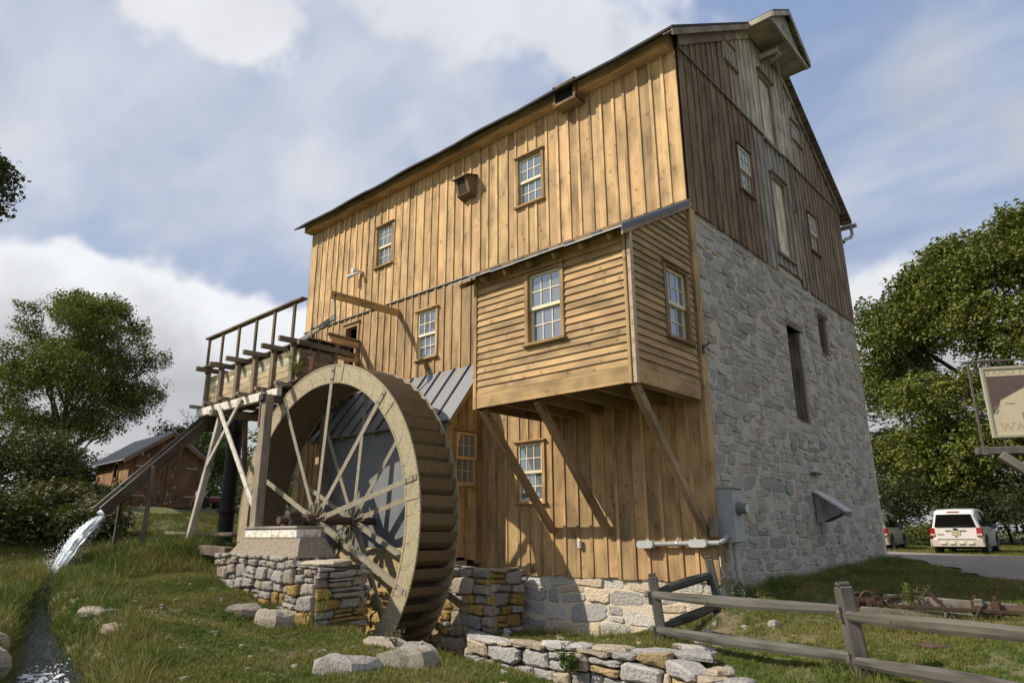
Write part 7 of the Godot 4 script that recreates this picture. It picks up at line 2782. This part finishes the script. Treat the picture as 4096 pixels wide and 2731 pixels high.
func shrub(called: String, label: String, group: String, at: Vector3, rad: Vector3, n: int, csize: float, leaf: float, tint: Color, sd: int) -> void:
	var blobs := []
	var r := RandomNumberGenerator.new()
	r.seed = sd + 500
	blobs.append([Vector3(0, rad.y * 0.95, 0), rad])
	for i in 5:
		blobs.append([Vector3(r.randf_range(-0.7, 0.7) * rad.x, rad.y * r.randf_range(0.5, 1.45), r.randf_range(-0.7, 0.7) * rad.z), rad * r.randf_range(0.4, 0.65)])
	tree(called, label, "shrub", group, at, blobs, n, csize, leaf, tint, sd, rad.x * 0.03, 0.0, 14, true)


func grass_tuft(sd: int, n: int, h: float, w: float, spread: float) -> ArrayMesh:
	var r := RandomNumberGenerator.new()
	r.seed = sd
	var b := mb(Color.WHITE)
	for i in n:
		var a := r.randf() * TAU
		var o := Vector3(cos(a), 0, sin(a)) * spread * sqrt(r.randf())
		var l := Vector3(r.randfn(), 0, r.randfn()) * 0.45 * h
		var hh := h * r.randf_range(0.5, 1.2)
		var sd2 := Vector3(cos(a + 1.3), 0, sin(a + 1.3)) * w * 0.5
		var m := o + Vector3(0, hh * 0.6, 0) + l * 0.35
		var tip := o + Vector3(0, hh, 0) + l
		var k := r.randf_range(0.7, 1.3)
		b.col = Color(k * r.randf_range(0.85, 1.3), k, k * 0.8)
		b.quad(o - sd2, o + sd2, m + sd2 * 0.7, m - sd2 * 0.7)
		b.tri(m - sd2 * 0.7, m + sd2 * 0.7, tip)
	return b.mesh()


func lawn() -> void:
	var r := RandomNumberGenerator.new()
	r.seed = 99
	var mesh_s := grass_tuft(1, 16, 0.055, 0.007, 0.075)
	var mesh_l := grass_tuft(2, 14, 0.22, 0.009, 0.07)
	var mesh_f := grass_tuft(3, 14, 0.09, 0.014, 0.16)
	var ps := []; var cs := []
	var pl := []; var cl := []
	var pf := []; var cf := []
	var put := func(x: float, z: float, P: Array, Cc: Array, lo: float, hi: float) -> void:
		var ga := grass_amount(x, z)
		if r.randf() > ga:
			return
		if in_drive(x, z, 0.1):
			return
		var y := ground_h(x, z)
		if y < -1.15:
			return
		var s := r.randf_range(lo, hi)
		var pt := clampf(0.5 + wob.get_noise_2d(x * 4.0, z * 4.0) * 1.3 + r.randf_range(-0.2, 0.2), 0.0, 1.0)
		var c := lin(0.110, 0.158, 0.032).lerp(lin(0.225, 0.208, 0.075), pt)
		if r.randf() < 0.10:
			c = lin(0.30, 0.24, 0.11)
		P.append(Transform3D(Basis(Vector3.UP, r.randf() * TAU).scaled(Vector3(s, s * r.randf_range(0.7, 1.3), s)), Vector3(x, y - 0.005, z)))
		Cc.append(c)
	for i in 60000:
		put.call(r.randf_range(-14.5, 1.6), r.randf_range(2.9, 9.6), ps, cs, 0.6, 1.25)
	for i in 34000:
		put.call(r.randf_range(-1.2, 6.2), r.randf_range(-3.4, 6.0), ps, cs, 0.5, 1.05)
	for i in 9000:
		put.call(r.randf_range(-4.9, 0.4), r.randf_range(0.1, 2.0), ps, cs, 0.5, 1.1)
	for i in 16000:
		put.call(r.randf_range(-24.0, -11.0), r.randf_range(-6.0, 7.0), pf, cf, 0.7, 1.2)
	for i in 15000:
		put.call(r.randf_range(0.05, 7.0), r.randf_range(-13.0, -2.0), pf, cf, 0.4, 0.8)
	for i in 12000:
		put.call(r.randf_range(-6.0, 10.0), r.randf_range(-36.0, -20.0), pf, cf, 0.7, 1.2)
	# long rank grass: creek banks, along walls, posts and under the flume
	for i in 5200:
		var k := r.randi_range(0, CREEK.size() - 3)
		var p: Vector2 = CREEK[k].lerp(CREEK[k + 1], r.randf()) + Vector2(r.randfn(), r.randfn()).normalized() * r.randf_range(0.14 if k < 3 else 0.45, 1.25)
		put.call(p.x, p.y, pl, cl, 0.5, 1.2)
	for e in [[-15.5, -11.0, 2.2, 4.8, 1700, 1.4], [-13.6, -9.4, 2.6, 3.5, 500, 1.0], [-5.4, -3.6, 0.9, 1.8, 200, 0.7], [-3.6, -1.4, 0.25, 0.75, 260, 0.8], [0.06, 0.45, -9.6, -0.4, 900, 0.8], [-0.7, 0.2, 0.9, 1.9, 160, 0.7], [2.2, 3.0, 1.8, 2.6, 160, 0.7], [1.8, 4.6, -1.3, 0.4, 900, 0.85], [-7.0, -5.2, 3.8, 4.7, 140, 0.7], [-2.9, -0.9, 4.3, 6.4, 260, 0.6], [-13.0, -10.6, 0.2, 1.4, 300, 1.0]]:
		for i in e[4]:
			put.call(r.randf_range(e[0], e[1]), r.randf_range(e[2], e[3]), pl, cl, 0.5 * e[5], 1.2 * e[5])
	tag(scatter("lawn_grass", mesh_s, M.blade, ps, cs, self), "short mown grass covering the near banks", "grass", "", "stuff")
	tag(scatter("long_grass", mesh_l, M.blade, pl, cl, self), "rank tall grass along the creek and the foot of the walls", "grass", "", "stuff")
	tag(scatter("far_grass", mesh_f, M.blade, pf, cf, self), "mown lawn farther off, left field and right yard", "grass", "", "stuff")
	# low leafy ground cover
	var lm := leaf_cluster(9, 0.55, 81, 1.1, 0.8)
	var gp := []; var gc := []
	for e in [[-6.9, -4.4, 4.0, 5.0, 420], [-5.0, -1.2, 4.4, 6.6, 260], [-4.6, -2.6, 0.4, 1.6, 160], [-1.2, 0.6, 0.3, 1.2, 140], [0.1, 0.6, 0.1, -1.8, 160], [-12.5, -7.5, 5.4, 6.6, 320], [0.1, 0.5, -9.5, -6.8, 160], [-10.0, -4.0, 4.2, 7.5, 350]]:
		for i in e[4]:
			var x := r.randf_range(e[0], e[1])
			var z := r.randf_range(minf(e[2], e[3]), maxf(e[2], e[3]))
			if r.randf() > grass_amount(x, z) + 0.1:
				continue
			var y := ground_h(x, z)
			if y < -1.1:
				continue
			var s := r.randf_range(0.035, 0.085)
			gp.append(Transform3D(Basis(Vector3.UP, r.randf() * TAU).scaled(Vector3(s, s * 0.7, s)), Vector3(x, y + 0.03, z)))
			gc.append(vary(lin(0.095, 0.135, 0.03), 0.3))
	tag(scatter("ground_cover", lm, M.leaf, gp, gc, self), "low broad-leaved weeds growing through the grass", "weeds", "", "stuff")


func plant(label: String, at: Vector3, h: float, n: int, tint: Color, sd: int, lean := Vector3.ZERO, leaf := 0.07) -> void:
	var r := RandomNumberGenerator.new()
	r.seed = sd
	var t := thing("plant", label, "plant", at)
	var st := mb(lin(0.13, 0.12, 0.05))
	var pl := []
	var ti := []
	for i in n:
		var d := Vector3(r.randfn() * 0.35, 1.0, r.randfn() * 0.35) + lean
		var e := d * h * r.randf_range(0.5, 1.0)
		st.tube([at, at + e * 0.5 + Vector3(r.randfn(), 0, r.randfn()) * 0.02, at + e], [0.006, 0.005, 0.003], 5, false)
		for k in 5:
			var f := r.randf_range(0.3, 1.05)
			var s := leaf * r.randf_range(0.7, 1.3)
			pl.append(Transform3D(Basis(Vector3.UP, r.randf() * TAU).scaled(Vector3.ONE * s), e * f + Vector3(r.randfn(), r.randfn() * 0.4, r.randfn()) * 0.035))
			ti.append(vary(tint, 0.3))
	part("stem", st, M.plain, t)
	foliage("leaves", leaf_cluster(6, 0.9, 91, 0.7, 0.45), M.leaf, pl, ti, t)


func vegetation() -> void:
	# big airy tree in the left field
	var bl := []
	var r := RandomNumberGenerator.new()
	r.seed = 12
	for i in 90:
		var an := r.randf() * TAU
		var el := r.randf_range(-0.85, 1.0)
		var rr := sqrt(1.0 - minf(el * el * 0.8, 0.98)) * r.randf_range(0.35, 1.0)
		var q := Vector3(cos(an) * rr * 5.0, 8.3 + el * 5.0, sin(an) * rr * 4.6)
		if el < 0.0:
			q.x *= 1.06
		bl.append([q, Vector3(1.0, 0.72, 1.0) * r.randf_range(1.0, 1.6)])
	tree("tree", "big airy green tree standing alone in the left field", "tree", "", Vector3(-45.6, 2.9, -2.6), bl, 6500, 0.52, 0.20, lin(0.160, 0.190, 0.058), 12, 0.27, 0.04, 13)
	# branch tips of a near tree reaching in at the left edge
	tree("tree", "near tree whose dark branch tips reach in at the left edge", "tree", "", Vector3(-22.6, 0.3, 11.6), [[Vector3(4.3, 11.1, -4.0), Vector3(0.75, 0.5, 0.75)], [Vector3(4.75, 10.45, -4.3), Vector3(0.62, 0.42, 0.62)], [Vector3(4.2, 9.9, -3.9), Vector3(0.62, 0.4, 0.62)], [Vector3(3.3, 10.4, -3.2), Vector3(1.1, 0.9, 1.1)], [Vector3(1.8, 10.9, -1.6), Vector3(1.4, 1.2, 1.4)]], 900, 0.36, 0.16, lin(0.06, 0.07, 0.025), 25, 0.35, 0.05)
	# dark shrubs along the creek at the left
	var sh := [["tall rounded shrub left of the shed", Vector3(-30.6, 1.8, 2.0), Vector3(1.9, 1.9, 1.9), 700], ["broad shrub at the left edge below the big tree", Vector3(-33.6, 1.8, 3.9), Vector3(2.7, 2.3, 2.4), 900], ["shrub between the big tree and the shed", Vector3(-34.5, 2.2, 0.0), Vector3(1.8, 1.6, 1.7), 600], ["low dark brush right beside the falling water", Vector3(-18.9, 0.75, 3.3), Vector3(0.9, 0.55, 0.9), 360], ["low dark brush at the far left above the creek", Vector3(-21.2, 0.75, 5.1), Vector3(1.9, 0.8, 1.5), 600], ["dark brush between the shrubs and the lawn's left end", Vector3(-22.6, 1.0, 3.4), Vector3(1.9, 0.85, 1.4), 600], ["yellow-flecked weeds behind the chute's mouth", Vector3(-20.6, 0.95, 2.5), Vector3(1.0, 0.6, 0.9), 300]]
	for i in sh.size():
		shrub("shrub", sh[i][0], "shrubs at the left", sh[i][1], sh[i][2], sh[i][3], 0.42, 0.17, vary(lin(0.092, 0.096, 0.036), 0.12), 40 + i)
	var ms := [["young tree behind the trestle, left of the iron pipe", Vector3(-37.0, 2.5, -8.0), 2.0, 4.2], ["bushy tree seen between the pipe and the wheel", Vector3(-33.0, 2.4, -10.5), 2.1, 4.0], ["pale green tree behind the red tractor", Vector3(-28.5, 2.1, -7.2), 1.3, 2.2], ["tree showing past the shed's right corner", Vector3(-41.0, 2.6, -9.5), 2.2, 4.6], ["low bush under the wheel's left rim", Vector3(-24.0, 1.7, -7.5), 1.1, 1.5]]
	for i in ms.size():
		var q: Array = ms[i]
		var b := []
		for k in 6:
			b.append([Vector3(r.randf_range(-0.7, 0.7) * q[2], q[3] * r.randf_range(0.45, 1.0), r.randf_range(-0.7, 0.7) * q[2]), Vector3.ONE * q[2] * r.randf_range(0.5, 0.75)])
		tree("small_tree", q[0], "tree", "small trees behind the flume", q[1], b, 420, 0.5, 0.2, vary(lin(0.095, 0.118, 0.034), 0.15), 60 + i, 0.12)
	# the great maple and its neighbours at the right
	bl = []
	for i in 150:
		var an := r.randf_range(-0.35, PI + 0.35)
		var el := r.randf_range(-0.9, 1.0)
		var rr := sqrt(1.0 - minf(el * el, 0.985)) * r.randf_range(0.62, 1.0)
		var q := Vector3(cos(an) * rr * 9.4, 9.2 + el * 8.6, sin(an) * rr * 6.4 - 0.5)
		bl.append([q, Vector3(1.0, 0.72, 1.0) * r.randf_range(1.25, 2.3)])
	tree("maple_tree", "huge dense green maple towering behind the parked cars", "tree", "", Vector3(2.6, 0.3, -37.5), bl, 16000, 0.56, 0.24, lin(0.145, 0.168, 0.040), 33, 0.6, 0.0, 15)
	var dk := [["dark evergreen shrub at the right edge behind the white car", Vector3(1.9, 0.1, -29.6), Vector3(1.9, 1.75, 1.6), 700, lin(0.045, 0.058, 0.026)], ["dark shrub directly behind the white car's roof", Vector3(-1.0, 0.1, -33.5), Vector3(2.2, 1.7, 1.6), 600, lin(0.05, 0.065, 0.024)], ["clipped yellow-green hedge between the two cars", Vector3(-3.2, 0.1, -31.0), Vector3(1.5, 0.62, 0.9), 500, lin(0.13, 0.15, 0.035)], ["dark shrub beyond the beige car", Vector3(-5.0, 0.1, -33.0), Vector3(1.8, 2.0, 1.5), 500, lin(0.045, 0.056, 0.022)], ["shrub at the far right edge under the sign", Vector3(4.6, 0.1, -29.0), Vector3(2.1, 2.4, 1.8), 700, lin(0.048, 0.06, 0.026)]]
	dk.append(["dark undergrowth below the maple, left of the white car's roof", Vector3(-0.5, 0.2, -38.0), Vector3(3.4, 2.3, 2.0), 1000, lin(0.05, 0.062, 0.024)])
	dk.append(["dark undergrowth below the maple, right of the white car", Vector3(6.5, 0.2, -36.5), Vector3(4.2, 2.6, 2.0), 1000, lin(0.05, 0.062, 0.024)])
	dk.append(["dark undergrowth in the gap by the stone wall's far corner", Vector3(-6.5, 0.2, -39.0), Vector3(2.6, 2.4, 1.8), 700, lin(0.05, 0.062, 0.024)])
	for i in dk.size():
		shrub("shrub", dk[i][0], "shrubs behind the cars", dk[i][1], dk[i][2], dk[i][3], 0.34, 0.13, dk[i][4], 80 + i)
	for i in 2:
		var b := []
		for k in 9:
			b.append([Vector3(r.randf_range(-3.5, 3.5), r.randf_range(3.0, 11.0 - i), r.randf_range(-2, 2)), Vector3.ONE * r.randf_range(1.8, 2.6)])
		tree("tree", ["tree filling the gap behind the maple, next to the stone wall", "tree behind the maple at the right edge"][i], "tree", "", [Vector3(-4.6, 0.3, -46.0), Vector3(11.0, 0.3, -44.0)][i], b, 1300, 0.7, 0.30, lin(0.055, 0.070, 0.022), 95 + i, 0.3)
	# distant tree belt
	for i in 16:
		var az := deg_to_rad(-92.0 + i * 5.2)
		var d := 92.0 + 12.0 * sin(i * 2.4)
		var at := Vector3(5.2 + sin(az) * d, 0, 10.7 - cos(az) * d)
		at.y = base_h(at.x, at.z)
		var b := []
		for k in 5:
			b.append([Vector3(r.randf_range(-4, 4), r.randf_range(2.0, 6.5), r.randf_range(-3, 3)), Vector3(3.2, 2.4, 3.0)])
		tree("distant_tree", "distant tree of the low belt along the horizon", "tree", "distant trees on the horizon", at, b, 260, 1.3, 0.6, lin(0.06, 0.08, 0.03), 200 + i, 0.3, 0.0, 16, false)
	# plants in and on the walls
	plant("yellow-green creeper hanging on the flume's wheel end", Vector3(-9.02, 4.48, 2.44), 0.62, 12, lin(0.16, 0.19, 0.035), 5, Vector3(0.1, 0.0, 0.15), 0.06)
	plant("leafy weed tuft sprouting from the middle of the retaining wall", Vector3(-1.15, -0.95, 2.36), 0.34, 12, lin(0.085, 0.13, 0.035), 6, Vector3(0, 0, 0.5))
	plant("small weed in the left half of the retaining wall", Vector3(-2.55, -1.15, 2.34), 0.22, 9, lin(0.09, 0.12, 0.04), 7, Vector3(0, 0, 0.5), 0.05)
	plant("bright green leafy plant at the retaining wall's left foot", Vector3(-3.25, -1.42, 2.7), 0.24, 9, lin(0.11, 0.19, 0.03), 8, Vector3(0, -0.2, 0.3), 0.09)
	plant("thin upright seedling in front of the stone pier's corner", Vector3(-5.25, -0.62, 4.0), 0.75, 5, lin(0.13, 0.18, 0.035), 9, Vector3(0.25, 0, 0), 0.05)
	plant("dry flowering weed at the top of the bank before the wheel", Vector3(-2.65, -0.55, 4.35), 0.32, 8, lin(0.20, 0.20, 0.10), 10, Vector3(0.1, 0, 0), 0.03)
	plant("dark weed growing behind the timber block", Vector3(-6.55, 0.62, 2.7), 0.42, 8, lin(0.06, 0.085, 0.03), 11, Vector3(0.35, 0, 0.1), 0.06)
	plant("pale flowered weed at the fence corner by the stone", Vector3(0.35, -0.1, 0.15), 0.36, 8, lin(0.12, 0.15, 0.06), 14, Vector3.ZERO, 0.05)
	plant("grassy weed growing out of the old machine's timbers", Vector3(2.55, -0.1, -0.6), 0.32, 12, lin(0.12, 0.16, 0.04), 15, Vector3.ZERO, 0.04)
	plant("ivy patch at the flume's far left end", Vector3(-13.95, 3.6, 2.4), 0.7, 10, lin(0.05, 0.07, 0.025), 16, Vector3(-0.3, 0, 0.1), 0.06)
	for i in 3:
		var q: Vector3 = [Vector3(-27.6, 2.2, 0.2), Vector3(-28.4, 2.2, 0.6), Vector3(-26.9, 2.1, 0.1)][i]
		shrub("shrub", ["small bush at the foot of the shed's corner", "ivy bush on the shed's left wall", "weeds before the shed doors"][i], "bushes by the shed", q, Vector3(0.5, 0.45, 0.5), 120, 0.22, 0.1, lin(0.06, 0.085, 0.028), 120 + i)


# ------------------------------------------------------------------ scene

func _ready() -> void:
	# camera, solved from the building's own lines (24 mm lens, pitched up 15.7 degrees)
	var cam := Camera3D.new()
	cam.name = "camera"
	cam.fov = 53.30
	cam.near = 0.05
	cam.far = 1500.0
	cam.transform = Transform3D(Basis(Vector3(0.74449, -0.00561, -0.66761), Vector3(0.18507, 0.96251, 0.19829), Vector3(0.64147, -0.27118, 0.71762)).orthonormalized(), Vector3(5.19481, 0.93414, 10.72353))
	add_child(cam)
	cam.current = true
	# sky
	var env := Environment.new()
	env.background_mode = Environment.BG_SKY
	var sk := Sky.new()
	var pm := PanoramaSkyMaterial.new()
	pm.panorama = ImageTexture.create_from_image(sky_image(2048))
	sk.sky_material = pm
	env.sky = sk
	env.tonemap_mode = Environment.TONE_MAPPER_LINEAR
	env.tonemap_exposure = 1.0
	env.background_energy_multiplier = 1.0
	env.sdfgi_enabled = true
	env.ssao_enabled = true
	env.ssil_enabled = true
	var we := WorldEnvironment.new()
	we.name = "environment"
	we.environment = env
	add_child(we)
	# sun
	var sun := DirectionalLight3D.new()
	sun.name = "sun"
	sun.light_energy = 1.6
	sun.light_color = Color(1.0, 0.955, 0.88)
	sun.light_angular_distance = 0.55
	sun.shadow_enabled = true
	sun.sky_mode = DirectionalLight3D.SKY_MODE_LIGHT_ONLY
	add_child(sun)
	sun.look_at_from_position(SUN_DIR.normalized() * 60.0, Vector3.ZERO, Vector3.UP)

	rng.seed = 20240
	wob.seed = 4
	wob.frequency = 0.11
	wob.fractal_octaves = 3
	materials()
	terrain()
	mill()
	wheel()
	flume()
	gate_and_platform()
	foreground()
	water()
	fence()
	services()
	old_machine()
	sign_board()
	car("white_car", "white sport utility car parked with its tail to us on the gravel", Vector3(-0.5, -0.02, -23.3), deg_to_rad(0.0), lin(0.70, 0.67, 0.62), lin(0.66, 0.61, 0.52), "160-330L", 1.06, true)
	car("beige_car", "beige sport utility car half hidden by the stone gable's corner", Vector3(-4.35, 0.0, -24.9), deg_to_rad(-2.0), lin(0.42, 0.40, 0.33), lin(0.46, 0.42, 0.34), "", 1.04, false)
	shed()
	lawn()
	vegetation()
